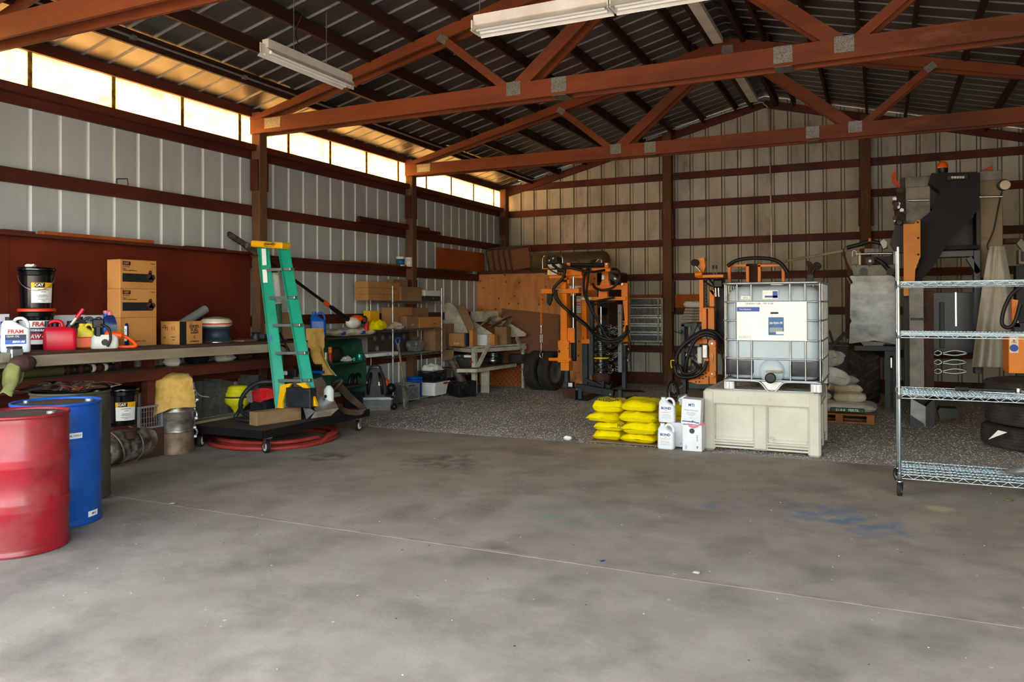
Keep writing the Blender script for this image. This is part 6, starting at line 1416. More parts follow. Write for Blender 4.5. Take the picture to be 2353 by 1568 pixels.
# grey angular chutes stored under the bench
mat('chute_grey', '#5d5b58', '#454340', rough=.6, metal=.2, scale=5)
for k, (px, py, s, lab) in enumerate(((478, 925, .22, 'leftmost dusty grey metal chute under the bench behind the yellow float'), (512, 905, .23, 'middle grey metal chute under the bench, tallest of the three'), (590, 900, .2, 'right grey metal chute under the bench by the ladder'), (455, 955, .16, 'narrow dark grey chute at the left end of the base shelf'))):
    p = gx(px, py, -7.15); t = thing('metal_chute', lab, 'chute', (-7.2, p.y, .291), PI / 2 + .1 * k)
    b = MB(); vs = [(-s / 2, -.12, 0), (s / 2, -.12, 0), (s / 2, .12, 0), (-s / 2, .12, 0), (-s * .75, -.16, .42), (s * .55, -.10, .36), (s * .55, .16, .36), (-s * .75, .14, .42)]
    b.add(vs, [(0, 1, 5, 4), (1, 2, 6, 5), (2, 3, 7, 6), (3, 0, 4, 7), (3, 2, 1, 0)], 'chute_grey'); b.build('hopper', parent=t)
    for j in range(6):
        b = MB(); z = .07 + j * .05; f = z / .4; b.beam((-s / 2 - s * .25 * f, -.125 - .04 * f, z), (s / 2 + s * .05 * f, -.122 + .02 * f, z), .004, .006, 'chute_grey'); b.build('rib', parent=t)
b = MB(); a = gx(640, 878, -6.6) if 0 else gx(572, 912, -6.62); b.box((0, 0, .13), (.01, .24, .26), 'slate', r=0); 
t = thing('grey_box', 'pale blue-grey box panel under the bench left of the ladder rail', 'box', (-7.08, gx(606, 900, -7.08).y, .291)); b = MB(); b.box((0, 0, .12), (.12, .3, .24), 'grey', r=.006); b.build('case', parent=t); zt_ = gx(606, 858, -6.66).z; b = MB(); b.box((0, 0, .245), (.13, .31, .01), 'galv'); b.build('lid', parent=t)
# ================================================================ green cabinet, wire shelf and white table along the left wall
mat('cab_green', '#24503f', '#1c4133', rough=.6, scale=4, c3='#3d6b58', s3=9, lo3=.6, hi3=.75)
def yx(px, X, py=800): return gx(px, py, X).y
CY0, CY1, CX0, CX1 = yx(745, -7.05), yx(842, -6.95), -7.36, -6.95
zs_ = [gx(790, y, -6.97).z for y in (775, 833, 890)]; zt_ = zs_[0]
t = thing('green_shelf', 'dark green open wooden shelf unit with shaped sides beyond the ladder', 'shelf', (-7.15, (CY0 + CY1) / 2, 0))
b = W(t); b.bb((CX0 + .0, CY0, zs_[2] - .12), (CX0 + .012, CY1, zt_), 'cab_green'); b.build('back_panel', parent=t)
for y, s in ((CY0, 1), (CY1, -1)):
    b = W(t); P_ = [(CX0, zs_[2] - .12), (CX1, zs_[2] - .12), (CX1, zs_[1] + .02), (CX1 - .06, zs_[1] + .12), (CX1 - .09, zt_ - .05), (CX0, zt_ - .01)]
    b.add([(x, y + o, z) for o in (0, .02 * s) for x, z in P_], [tuple(range(6)), tuple(range(6, 12))] + [(i, (i + 1) % 6, 6 + (i + 1) % 6, 6 + i) for i in range(6)], 'cab_green'); b.build('side_panel', parent=t)
for k, z in enumerate(zs_):
    b = W(t); b.bb((CX0 + .012, CY0 - (.08 if not k else 0), z - .02), (CX1 + (.06 if not k else 0), CY1 + (.10 if not k else 0), z), ('deck_brown', 'cab_green', 'deck_brown')[k]); b.build('shelf_board', parent=t)
for y in (CY0 + .05, CY1 - .05):
    b = W(t); b.bb((-7.3, y - .03, 0), (-7.0, y + .03, zs_[2] - .12), 'black_metal'); b.build('foot', parent=t)
b = MB(); pillow(b, .95, .3, .11, 'sack_clear', 8, crumple=.02); o = b.build('filled_sack'); tag(o, 'dusty clear sack with blue print lying on top of the green shelf', 'sack', loc=(-7.12, yx(812, -7.05), zt_ + .001), rot=PI / 2 - .05)
for dx_ in (-.3, .15):
    b2 = MB(); b2.box((dx_, -.13, .05), (.12, .02, .05), 'label_blue', r=.008); b2.build('print_patch', parent=o)
def lobj(nm, lab, cat, px, X, z, prof, m, n=18, **k):
    o = thing(nm, lab, cat, (X, yx(px, X), z)); b = MB(); b.lathe(prof, n, m); b.build('body', parent=o); return o
z = zs_[1] + .001
lobj('black_ball', 'round black rubber ball on the middle board of the green shelf', 'ball', 770, -7.12, z, [(.0, 0), (.06, .01), (.10, .05), (.115, .11), (.10, .17), (.06, .21), (0, .22)], 'rubber')
t_ = lobj('red_can', 'small red spray can with an orange cap on the middle board of the green shelf', 'can', 758, -7.02, z, [(.034, 0), (.034, .13), (.028, .15)], 'red'); b = MB(); b.cyl((0, 0, .15), (0, 0, .23), .03, 'orange'); b.build('cap', parent=t_)
lobj('grey_can', 'small grey can left of the red can on the green shelf', 'can', 748, -7.0, z, [(.035, 0), (.035, .16)], 'galv')
mat('teal', '#1e9a92', rough=.25, metal=.5)
lobj('teal_tape_roll', 'larger shiny teal tape roll at the right of the green shelf', 'tape roll', 826, -7.02, z, [(.05, 0), (.052, .004), (.052, .09), (.05, .094)], 'teal')
lobj('teal_tape_roll', 'smaller teal tape roll beside the larger one on the green shelf', 'tape roll', 813, -7.02, z, [(.035, 0), (.035, .05)], 'teal')
b = MB(); pillow(b, .2, .12, .07, 'white', 9, crumple=.03, nu=14, nv=10); o = b.build('rag'); tag(o, 'crumpled off-white rags between ball and teal rolls on the green shelf', 'rag', loc=(-7.03, yx(795, -7.03), z), rot=1.5)
t_ = thing('black_clamp', 'pair of black rounded clamps on the lowest board of the green shelf', 'clamp', (-7.05, yx(817, -7.05, 890), zs_[2] + .001))
for dy in (-.07, .07): b = MB(); b.tube([(0, dy + .08 * math.cos(a), .02 + .13 * math.sin(a)) for a in np.linspace(0, PI, 12)], .022, 'black'); b.build('clamp_arch', parent=t_)
# apron / yellow cloth hanging off the bench end
a = gy(700, 755, 8.30); c = gy(755, 862, 8.30); b = MB()
def ap(u, v):
    if v < .36: return (a.x + (gy(743, 755, 8.3).x - a.x) * u, 8.33 + .02 * math.sin(u * 5), a.z + (gy(700, 800, 8.3).z - a.z) * v / .36)
    q = (v - .36) / .64; x0 = gy(712, 800, 8.3).x; x1 = gy(745, 800, 8.3).x; return (x0 + (gy(740, 862, 8.3).x - x0) * q * q + (x1 - x0 + .0 + .03 * q) * u, 8.30 - .03 * math.sin(u * 8), gy(700, 800, 8.3).z + (gy(740, 862, 8.3).z - gy(700, 800, 8.3).z) * q)
b.grid(lambda u, v: Vector(ap(u, v)) + noise.noise_vector(Vector(ap(u, v)) * 12) * .012, 14, 24, 'cloth_yellow'); b.grid(lambda u, v: Vector(ap(u, v)) + noise.noise_vector(Vector(ap(u, v)) * 12) * .012 + Vector((0, .006, 0)), 14, 24, 'cloth_yellow')
o = b.build('yellow_apron'); tag(o, 'yellow cloth apron hanging from the end of the bench right of the ladder', 'apron')
t_ = thing('push_broom', 'black-bristled blue brush head behind the right ladder rail', 'brush', tuple(gy(725, 858, 8.1))); b = W(t_); pbox(b, 712, 853, 740, 858, 8.1, .06, 'blue'); b.build('head', parent=t_)
b = W(t_)
for k in range(22): p = gy(713 + k * 1.25, 853, 8.12); b.beam(p, p + Vector((0, .01, .05 + .02 * (k % 3))), .006, .02, 'black')
o = b.build('bristles', parent=t_); o['kind'] = 'stuff'
# blue jug and cartons behind the ladder, on the bench end
q = gx(730, 755, -7.1); zq = q.z
b = MB(); b.bb((-7.36, 8.42, 1.10), (-6.9, 8.95, 1.13), 'red_wood'); o = b.build('wall_shelf'); tag(o, 'short red wall shelf between bench end and green shelf', 'shelf')
jug('blue_jug', 'blue jug with a handle on the short wall shelf right of the ladder', (-7.08, 8.72, 1.131), face((-7.08, 8.7)), .36, .22, .16, 'blue', 'blue')
carton('cardboard_box', 'cardboard box behind the ladder rail, next to the blue jug', (-7.15, 8.05, bz(8)), PI / 2, (.42, .25, .2), 'cardboard2')
carton('cardboard_box', 'small cardboard box on top of another behind the ladder rail', (-7.15, 8.08, bz(8) + .205), PI / 2, (.36, .22, .14), 'cardboard2')
# pole saw
t_ = thing('pole_saw', 'long black pole saw leaning from the wall ledge down to the green shelf', 'pole saw', (-7.1, 8.6, 1.3))
A_ = gx(660, 628, -7.15); B_ = gx(800, 735, -7.0); S_ = gx(590, 580, -7.17); K_ = gx(523, 537, -7.2)
b = W(t_); b.cyl(S_, B_, .021, 'black', n=10); b.build('pole', parent=t_)
b = W(t_); m_ = S_.lerp(B_, .70); m2 = S_.lerp(B_, .76); b.cyl(m_, m2, .028, 'orange_saw', n=12); m3 = S_.lerp(B_, .8); b.cyl(m3, B_, .032, 'black', n=12); b.build('grip', parent=t_)
b = W(t_); d = (K_ - S_).normalized(); side = d.cross(Vector((1, 0, 0))).normalized(); E_ = S_.lerp(K_, .38)
ol = [E_ + side * .035, E_ - side * .035] + [K_ - d * .03 + (d * math.cos(a) + side * math.sin(a)) * .035 for a in np.linspace(-PI / 2, PI / 2, 7)]
n_ = len(ol); b.add([p + Vector((o, 0, 0)) for o in (0, .006) for p in ol], [tuple(range(n_)), tuple(range(n_, 2 * n_))] + [(i, (i + 1) % n_, n_ + (i + 1) % n_, n_ + i) for i in range(n_)], 'can_steel'); b.build('guide_bar', parent=t_)
b = W(t_); b.tube([p + Vector((.003, 0, 0)) for p in ol], .006, 'black_metal', closed=True, n=5); b.build('chain', parent=t_)
b = W(t_); b.beam(S_ - d * .02, E_ + d * .02, .07, .09, 'can_steel', r=.02); b.beam(S_ - d * .10, S_, .05, .07, 'black', r=.01); b.build('gearbox', parent=t_)
b = W(t_); c = gx(812, 742, -7.0); b.ball((c.x, c.y, c.z), (.09, .15, .085), 'white_enamel', 16); pe = b.build('engine', parent=t_)
b = W(t_); c2 = gx(820, 732, -7.0); b.ball((c2.x, c2.y, c2.z), (.10, .12, .05), 'orange_saw', 14); b.build('engine_cover', parent=pe)
b = W(t_); c2 = gx(835, 735, -7.0); b.box((c2.x, c2.y, c2.z), (.12, .09, .12), 'black', r=.03); b.build('air_filter', parent=pe)
# paint cans on the ledge
for px, lab, m_ in ((920, 'left paint can with a blue and brown label on the wall ledge', 'label_navy'), (938, 'right paint can with a drippy white side on the wall ledge', 'white')):
    q = gx(px, 618, -7.3); o = thing('paint_can', lab, 'paint can', (-7.3, q.y, 2.241), face((-7.3, q.y))); b = MB(); b.lathe([(.07, 0), (.068, .004), (.068, .145), (.071, .15), (.071, .158), (.06, .156)], 24, 'white' ); b.build('body', parent=o)
    b = MB(); b.lathe([(.0685, .02), (.0690, .02), (.0690, .12), (.0685, .12)], 24, m_, cap=False); b.build('label', parent=o); b = MB(); b.lathe([(.0, .156), (.06, .158), (.066, .160)], 20, 'galv', cap=False); b.build('lid', parent=o)

# ---- chrome wire shelf with boxes
SX, SY0 = -6.95, yx(903, -6.95, 900); SL = yx(1019, -6.92, 900) - SY0
szs = [gx(903, y, SX).z for y in (692, 758, 818, 928)]
wr = wire_rack('wire_shelf', 'chrome wire shelf unit of cardboard boxes at the second wall post', (SX, SY0, 0), PI / 2, SL, .42, szs, gx(903, 657, SX).z, wheels=False, m='galv', pole=.014, tr_step=.09, thin=.003, caster_h=.0)
def sbox(lab, px0, px1, py0, sh, X, m='cardboard', dep=.24, h=None, tape=None, nm='cardboard_box', cat='box', base=0., grp='boxes on the chrome wire shelf', txt=None):
    y0, y1 = yx(px0, X), yx(px1, X); zb = szs[sh] + .007 + base; h = h if h else gx((px0 + px1) / 2, py0, X).z - zb
    c_ = carton(nm, lab, (X - dep / 2, (y0 + y1) / 2, zb), PI / 2, (y1 - y0, dep, h), m, cat, grp, tape)
    for s, sz, x, z, mm in (txt or []): text(s, sz, mm, c_, (x, -dep / 2 - .001, z), FRONT, bold=.0006)
    return c_, h
hh = (gx(870, 645, SX).z - szs[0] - .02) / 3
for k, lab in enumerate(('lowest long flat box at the left of the top wire shelf', 'middle long flat box at the left of the top wire shelf', 'highest long flat box at the left of the top wire shelf')):
    sbox(lab, 846, 919, 0, 0, -7.0, h=hh - .004, base=k * hh, tape='tape')
sbox('wide brown box at the middle of the top wire shelf', 922, 970, 660, 0, -6.98, 'cardboard2')
sbox('brown box behind the wide one on the top wire shelf', 905, 938, 643, 0, -7.23, 'cardboard2', dep=.12)
c_, h_ = sbox('white box on a dark box at the right of the top wire shelf', 977, 1012, 668, 0, -6.99, 'carton_white', base=.085); sbox('flat dark box under the white box on the top wire shelf', 977, 1012, 0, 0, -6.98, 'dark_grey', h=.08, txt=[('R', .03, .02, .04, 'white')])
sbox('tall brown box at the middle of the second wire shelf', 905, 948, 707, 1, -7.12, 'cardboard', tape=None)
sbox('brown box behind at the right of the second wire shelf', 948, 985, 708, 1, -7.18, 'cardboard2', dep=.15)
sbox('small brown box with a white label at the front of the second wire shelf', 935, 962, 727, 1, -6.97, 'cardboard2', dep=.12, txt=[('[----]', .03, .0, .06, 'white')])
sbox('low orange-brown open box at the right front of the second wire shelf', 964, 1014, 729, 1, -6.97, 'cardboard_or', dep=.12, txt=[('DEWALT', .02, .13, .06, 'ink')])
sbox('yellow box at the left of the second wire shelf', 850, 872, 715, 1, -7.08, 'cat_yellow', dep=.12, base=.0)
for (px, dz, lab, w_) in ((866, .0, 'yellow plastic bag slumping over the front of the second wire shelf', .26), (905, .0, 'clear and yellow plastic bag beside the tall box on the second wire shelf', .34)):
    b = MB(); pillow(b, w_, .2, .14 if w_ < .3 else .1, 'sack_yellow' if w_ < .3 else 'sack_clear', int(px), crumple=.03, nu=20, nv=14); o = b.build('plastic_bag'); tag(o, lab, 'bag', loc=(-6.93, yx(px, -6.95), szs[1] + .006), rot=PI / 2)
lobj('red_jar', 'small red-lidded jar at the left end of the second wire shelf', 'jar', 842, -6.99, szs[1] + .006, [(.04, 0), (.04, .1), (.043, .11), (.043, .14)], 'red')
# perforated brown board with holes, white tray
bd = thing('perforated_board', 'dusty brown board with round holes standing behind the third wire shelf', 'board', (-7.3, yx(860, -7.3), szs[2] + .01))
y0, y1 = yx(845, -7.3), yx(945, -7.3); h = gx(880, 762, -7.3).z - szs[2] - .01; n = 40
mat('board_brown', '#4c4038', '#3a312b', rough=.8, scale=4)
holes = [(.16, .73), (.33, .73), (.5, .73), (.83, .73), (.2, .28)]; W_ = y1 - y0; nu, nv = 48, 24; vs = []; fs = []; mset = []
for j in range(nv + 1):
    for i in range(nu + 1): vs.append((0, W_ * i / nu, h * j / nv))
for j in range(nv):
    for i in range(nu):
        u, v = (i + .5) / nu * W_, (j + .5) / nv * h
        if not any((u - a * W_) ** 2 + (v - c * h) ** 2 < .052 ** 2 for a, c in holes): k = j * (nu + 1) + i; fs.append((k, k + 1, k + nu + 2, k + nu + 1))
o = mesh_obj('sheet', vs, fs, 'board_brown', bd); o.location.y = y0 - bd.location.y
for a, c in holes:
    b = MB(); b.tube([(0, y0 - bd.location.y + a * W_ + .055 * math.cos(q), c * h + .055 * math.sin(q)) for q in np.linspace(0, 2 * PI, 21)[:-1]], .007, 'board_brown', closed=True, n=5); b.build('hole_rim', parent=bd)
sbox('flat white box with a blue mark at the left of the third wire shelf', 845, 915, 0, 2, -6.98, 'carton_white', h=.05, dep=.3, nm='flat_box', txt=[('Go', .03, .12, .025, 'blue')])
b = MB(); pillow(b, .3, .22, .22, 'galv', 12, crumple=.04, nu=18, nv=14); o = b.build('plastic_bag'); tag(o, 'grey clear plastic bag heap at the middle of the third wire shelf', 'bag', loc=(-7.1, yx(955, -7.1), szs[2] + .006), rot=1.5)
sbox('tan box at the right end of the third wire shelf', 1000, 1024, 745, 2, -7.0, 'cardboard2')
# shovel
t_ = thing('shovel', 'long-handled shovel with a blue grip leaning on the wire shelf', 'shovel', (-6.6, 10.12, -.02)); T0_ = gy(915, 790, 10.35); M0_ = gy(926, 870, 10.25); B0_ = gy(935, 940, 10.12)
b = W(t_); b.cyl(T0_, M0_, .017, 'wood_raw'); b.build('handle', parent=t_); b = W(t_); b.cyl(M0_ + Vector((0, 0, .02)), gy(929, 895, 10.2), .015, 'can_steel'); b.build('socket', parent=t_)
b = W(t_); L_ = [(924, 888, 0), (931, 886, .02), (936, 892, .0), (939, 920, .03), (938, 938, .0), (933, 942, .0), (927, 935, 0), (925, 905, .03)]; P_ = [gy(x, y, 10.14 + dy) for x, y, dy in L_]; c = sum(P_, Vector()) / len(P_) + Vector((0, .04, 0)); b.add(P_ + [c], [(i, (i + 1) % 8, 8) for i in range(8)], 'can_steel', True); b.build('blade', parent=t_)
b = W(t_); b.tube([gy(914, 796, 10.35), gy(909, 783, 10.36), gy(911, 778, 10.36), gy(918, 777, 10.36), gy(919, 782, 10.36), gy(915, 796, 10.35)], .013, 'blue'); b.cyl(gy(914, 803, 10.35), gy(914, 794, 10.35), .02, 'blue'); b.build('d_grip', parent=t_)
# tote and backpack blower
q = gz(862, 944, -.02); t_ = thing('grey_tote', 'grey plastic tote on the gravel carrying the backpack blower', 'tote', (-7.02, 10.0, -.02), face((-7, 10)) - .1)
b = MB(); loft(b, [rrect(.50, .34, .03, 0, 3), rrect(.56, .40, .04, .17, 3), rrect(.59, .43, .04, .175, 3), rrect(.59, .43, .04, .19, 3), rrect(.56, .4, .04, .19, 3), rrect(.52, .36, .03, .05, 3)], 'galv', smooth=False); b.build('body', parent=t_)
b = MB(); b.box((0, 0, .195), (.5, .36, .012), 'white_enamel', r=.004); b.build('contents_sheet', parent=t_)
bl = thing('backpack_blower', 'black backpack blower with orange engine sitting on the grey tote', 'blower', (-7.02, 10.0, .183), face((-7, 10)))
b = MB(); loft(b, [rrect(.36, .20, .05, .0, 4), rrect(.38, .2, .06, .08, 4), rrect(.30, .14, .05, .28, 4), [(x, y - .01, z) for x, y, z in rrect(.22, .10, .04, .38, 4)], [(x, y - .01, z) for x, y, z in rrect(.17, .07, .03, .43, 4)]], 'dark_grey'); b.build('harness_back', parent=bl)
b = MB(); b.tube(smooth_pts([(-.09, -.02, .36), (-.07, -.02, .45), (.0, -.02, .475), (.07, -.02, .45), (.09, -.02, .36)], 4), .016, 'black'); b.build('carry_handle', parent=bl)
for s in (-1, 1):
    b = MB(); b.tube(smooth_pts([(s * .06, -.08, .36), (s * .08, -.14, .28), (s * .10, -.15, .15), (s * .11, -.12, .04)], 5), .022, 'black'); b.build('strap', parent=bl)
b = MB(); b.box((.17, .06, .17), (.08, .16, .18), 'orange_red', r=.03); b.box((-.19, .05, .11), (.06, .1, .09), 'orange_red', r=.02); b.build('engine_cover', parent=bl)
b = MB(); b.box((.07, -.112, .2), (.05, .012, .06), 'white'); b.box((-.14, -.105, .22), (.04, .012, .03), 'white'); b.build('label', parent=bl)
b = MB(); b.tube(smooth_pts([(-.14, .05, .05), (-.28, .0, .08), (-.42, -.02, .10), (-.52, -.02, .06)], 5), .065, 'black', n=14); b.build('blower_tube', parent=bl)
b = MB(); b.tube(smooth_pts([(.16, -.1, .04), (.26, -.16, -.02), (.30, -.2, -.12), (.27, -.22, -.14)], 5), .024, 'black'); b.ball((.28, -.24, -.14), .05, 'black', 10); b.ball((.24, .0, .12), .075, 'black', 12); b.build('control_grip', parent=bl)
b = MB(); b.box((0, 0, 0), (1, 1, 1)) if 0 else None
# crates, pail and totes under and beside the wire shelf
basket('milk_crate', 'light grey milk crate on the bottom wire shelf beside the shovel', (-7.03, yx(943, -6.95, 900), szs[3] + .007), PI / 2 - .35, .30, .28, .27, 'grey', 7)
t_ = thing('blue_pail', 'bright blue plastic pail on the bottom wire shelf', 'bucket', (-7.08, yx(962, -7.0, 900), szs[3] + .007), 0); b = MB(); r = .135; b.lathe([(r * .88, 0), (r * .9, .01), (r * .96, .27), (r * 1.03, .272), (r * 1.03, .29), (r * .98, .29), (r * .98, .32), (r * 1.04, .322), (r * 1.04, .335), (r, .335), (r * .9, .02), (0, .02)], 30, 'blue', cap=False); b.build('body', parent=t_)
y_ = yx(1000, -6.98, 900); t_ = thing('white_tote', 'white plastic tote with a red mark on the bottom wire shelf', 'tote', (-7.0, y_ - .02, szs[3] + .007), PI / 2); b = MB(); loft(b, [rrect(.42, .28, .03, 0, 3), rrect(.5, .34, .04, .2, 3), rrect(.54, .38, .04, .205, 3), rrect(.54, .38, .04, .225, 3)], 'white', smooth=False); b.build('body', parent=t_)
b = MB(); b.box((.08, -.19, .2), (.12, .02, .03), 'red'); b.build('label', parent=t_)
basket('milk_crate', 'black milk crate stacked on the white tote', (-7.02, y_ - .02, szs[3] + .236), PI / 2, .42, .30, .19, 'black_metal', 10)
b = MB(); pillow(b, .34, .24, .16, 'white', 15, crumple=.03, nu=16, nv=12); o = b.build('white_bag'); tag(o, 'white bag bulging out of the top of the black milk crate', 'bag', loc=(-7.02, y_ - .02, szs[3] + .36), rot=1.5)
q = gz(1055, 914, -.02); basket('milk_crate', 'black milk crate on the gravel holding the steel pipe', (q.x - .02, q.y + .16, -.02), PI / 4 + .25, .33, .33, .28, 'black_metal', 8)
t_ = thing('steel_pipe', 'fat steel pipe leaning out of the black milk crate on the gravel', 'pipe', (q.x - .02, q.y + .2, .0)); b = W(t_); a = gy(1063, 880, q.y + .2); c = gy(1037, 828, q.y + .3); b.cyl(a - (c - a) * .25, c, .075, 'can_steel', n=22); b.build('tube', parent=t_)
carton('cardboard_box', 'small brown box under the white table, behind the leaning pipe', (gy(1022, 815, 12.75).x, 12.75, gy(1022, 828, 12.75).z), .5, (.34, .25, .2), 'cardboard2')
# ---- white painted table
TZ = gy(1086, 797, 12.45).z
P1, P2, P3 = gz(992, 789, TZ), gz(1086, 797, TZ), gy(1208, 771, 13.85); P3.z = TZ
tb = thing('white_table', 'chipped white painted wooden table in the back left corner', 'table', (P2.x, P2.y, -.02)); P4 = Vector((P3.x - .8, P3.y, TZ)); P5 = Vector((-7.3, min(P3.y, 13.9), TZ)); P6 = Vector((-7.3, P1.y, TZ))
pl_ = [(p.x, p.y) for p in (P1, P2, P3, P5, P6)]
mat('paint_white', '#c9c5ba', '#a29c8f', rough=.7, scale=5, c3='#6d6254', s3=7, lo3=.58, hi3=.72)
b = W(tb); b.prism(pl_, .03, 'paint_white', base=TZ - .03); b.build('tabletop', parent=tb)
for A_, B_ in ((P1, P2), (P2, P3)):
    b = W(tb); b.beam(A_ - Vector((0, 0, .075)), B_ - Vector((0, 0, .075)), .035, .07, 'paint_white'); b.build('apron_rail', parent=tb)
SH = gy(1094, 848, 12.5).z
for A_, B_ in ((gz(1050, 852, SH), gz(1094, 852, SH)), (gz(1094, 852, SH), Vector((gy(1185, 832, 13.6).x, 13.6, SH)))):
    b = W(tb); b.beam(A_ , B_, .035, .06, 'paint_white'); b.build('stretcher', parent=tb)
b = W(tb); q1, q2, q3 = gz(1040, 848, SH + .03), gz(1094, 848, SH + .03), gy(1185, 829, 13.6); b.prism([(p.x, p.y) for p in (q1, q2, q3)] + [(q3.x - .5, q3.y + .2), (-7.2, q1.y + .3)], .015, 'hardboard', base=SH + .01); b.build('lower_shelf', parent=tb)
for px, pyb, off in ((1088, 905, (0, .03)), (1128, 884, (0, .3))):
    q = gz(px, pyb, -.02); b = W(tb); b.bb((q.x - .04, q.y, -.03), (q.x + .04, q.y + .08, TZ - .03 if off[1] < .1 else SH), 'paint_white'); b.build('leg', parent=tb)
q = P3; b = W(tb); b.bb((q.x - .06, q.y - .08, -.03), (q.x - .01, q.y - .02, TZ - .03), 'paint_white'); b.build('leg', parent=tb)
q = P1; b = W(tb); b.bb((q.x, q.y + .02, -.03), (q.x + .05, q.y + .07, TZ - .03), 'paint_white'); b.build('leg', parent=tb)
for A_, B_ in ((gy(1094, 850, 12.5), gy(1124, 790, 12.8)), (gy(1187, 776, 13.55), gy(1203, 812, 13.82))):
    b = W(tb); b.beam(A_, B_, .03, .07, 'paint_white'); b.build('brace', parent=tb)
b = MB(); b.box((0, 0, .22), (.16, .03, .44), 'wood_pale', r=.01); o = b.build('leaning_board'); q = gz(1104, 905, -.02); tag(o, 'short weathered board leaning on the table leg', 'board', loc=(q.x + .02, q.y + .14, -.025), rot=(-.08, 0, .3))
# on the table
bi = thing('slant_bin', 'white slant-sided wooden parts bin standing on the white table', 'bin', (-6.6, 13.2, TZ))
for pl2, Yq, m_ in (([(1018, 783), (1020, 702), (1026, 696), (1036, 696), (1048, 708), (1082, 778), (1080, 783)], 12.75, 'paint_white'), ([(1048, 708), (1058, 700), (1068, 704), (1090, 750), (1082, 778)], 12.82, 'cardboard2'),
                   ([(1074, 732), (1078, 732), (1132, 768), (1130, 775), (1084, 778)], 13.1, 'paint_white'), ([(1110, 742), (1142, 728), (1148, 729), (1210, 767), (1208, 773), (1165, 776), (1164, 752)], 13.75, 'paint_white')):
    b = W(bi); ppoly(b, pl2, Yq, .03, m_); b.build('side_panel', parent=bi)
b = W(bi); a = gy(1082, 728, 13.1); c = gy(1145, 727, 13.8); b.beam(a, c, .02, .2, 'paint_white'); b.build('back_panel', parent=bi)
for k in range(9):
    R = random.Random(k); p = gy(1108 + k * 5, 750 - (k % 4) * 4, 13.3); b = MB(); b.box((0, 0, 0), (.42, .12, .012), ('wood_pale', 'hardboard', 'wood_raw')[k % 3]); o = b.build('scrap_slat'); tag(o, ('pale', 'brown', 'raw wood')[k % 3] + ' thin scrap, ' + ('lowest left', 'low left', 'second from left', 'left of centre', 'central', 'right of centre', 'second from right', 'upper right', 'topmost right')[k] + ' in the heap inside the parts bin', 'scrap', 'wood scraps heaped in the parts bin', loc=(p.x, 13.15 + .05 * k, p.z - .02 + k * .004), rot=(R.uniform(-.3, .3), -.35 - R.uniform(0, .3), R.uniform(-.5, .3)))
def tbox(lab, x0, y0, x1, y1, Y, m, dep=.18, txt=None, rot=0):
    a = gy(x0, y1, Y); c = gy(x1, y0, Y); c_ = carton('cardboard_box', lab, ((a.x + c.x) / 2, Y + dep / 2, TZ + .001), rot, (c.x - a.x, dep, c.z - TZ), m, 'box', 'boxes on the white table')
    for s, sz, x, z, mm in (txt or []): text(s, sz, mm, c_, (x, -dep / 2 - .001, z), FRONT)
    return c_
tbox('box with a blue end and white label at the near edge of the white table', 1028, 767, 1066, 0, 12.42, 'cardboard', txt=[('SPLICE', .04, 0, .05, 'white')])
tbox('small dark blue box beside the near cardboard box on the table', 1066.5, 767, 1074, 0, 12.42, 'navy')
tbox('small orange-topped box with a barcode on the white table', 1075, 760, 1086, 0, 12.44, 'cardboard_or', txt=[('|||', .04, 0, .05, 'ink')])
tbox('tan box standing left behind the near boxes on the white table', 1022, 745, 1036, 0, 12.62, 'cardboard2', .12)
tbox('flat white box at the middle of the white table', 1088, 770, 1119, 0, 12.85, 'carton_white', .15); tbox('small brown box right of the flat white box on the table', 1120, 769, 1136, 0, 12.95, 'cardboard_or', .15)
tbox('open brown box under the wood scraps on the white table', 1134, 752, 1164, 0, 13.3, 'cardboard2', .2)
q = gy(1132, 832, 13.15); t_ = thing('steel_hub', 'stacked bright steel wheel hubs on the lower shelf of the white table', 'hub', (q.x - .05, q.y + .12, SH + .026)); b = MB(); pr = [(.10, 0), (.16, .03), (.18, .09)]
for k in range(3): pr += [(.17, .10 + k * .05), (.20, .105 + k * .05), (.20, .125 + k * .05), (.165, .13 + k * .05)]
b.lathe(pr + [(.12, .27)], 28, 'oily_steel'); b.build('hub', parent=t_)
t_ = tyre('tyre', 'small dark tyre lying on the lower shelf behind the steel hubs', (q.x + .28, q.y + .6, SH + .12), (PI / 2, 0, 0), .21, .17, rim=False)
q = gz(1062, 845, SH + .03); t_ = thing('dark_motor', 'dark motor with a red knob on the lower shelf at the left of the table', 'motor', (q.x - .05, q.y + .2, SH + .026)); b = MB(); b.box((0, 0, .09), (.3, .2, .18), 'dark_grey', r=.02); b.build('housing', parent=t_); b = MB(); b.ball((.15, -.06, .1), .03, 'red', 10); b.box((.1, -.05, .2), (.14, .1, .04), 'white'); b.build('knob', parent=t_)
b = MB(); pillow(b, .3, .24, .4, 'wood_pale', 61, crumple=.04); o = b.build('canvas_sack'); q = gz(1192, 885, -.02); tag(o, 'dull canvas sack slumped behind the tyres under the table end', 'sack', loc=(q.x, q.y + .15, -.02), rot=.2)
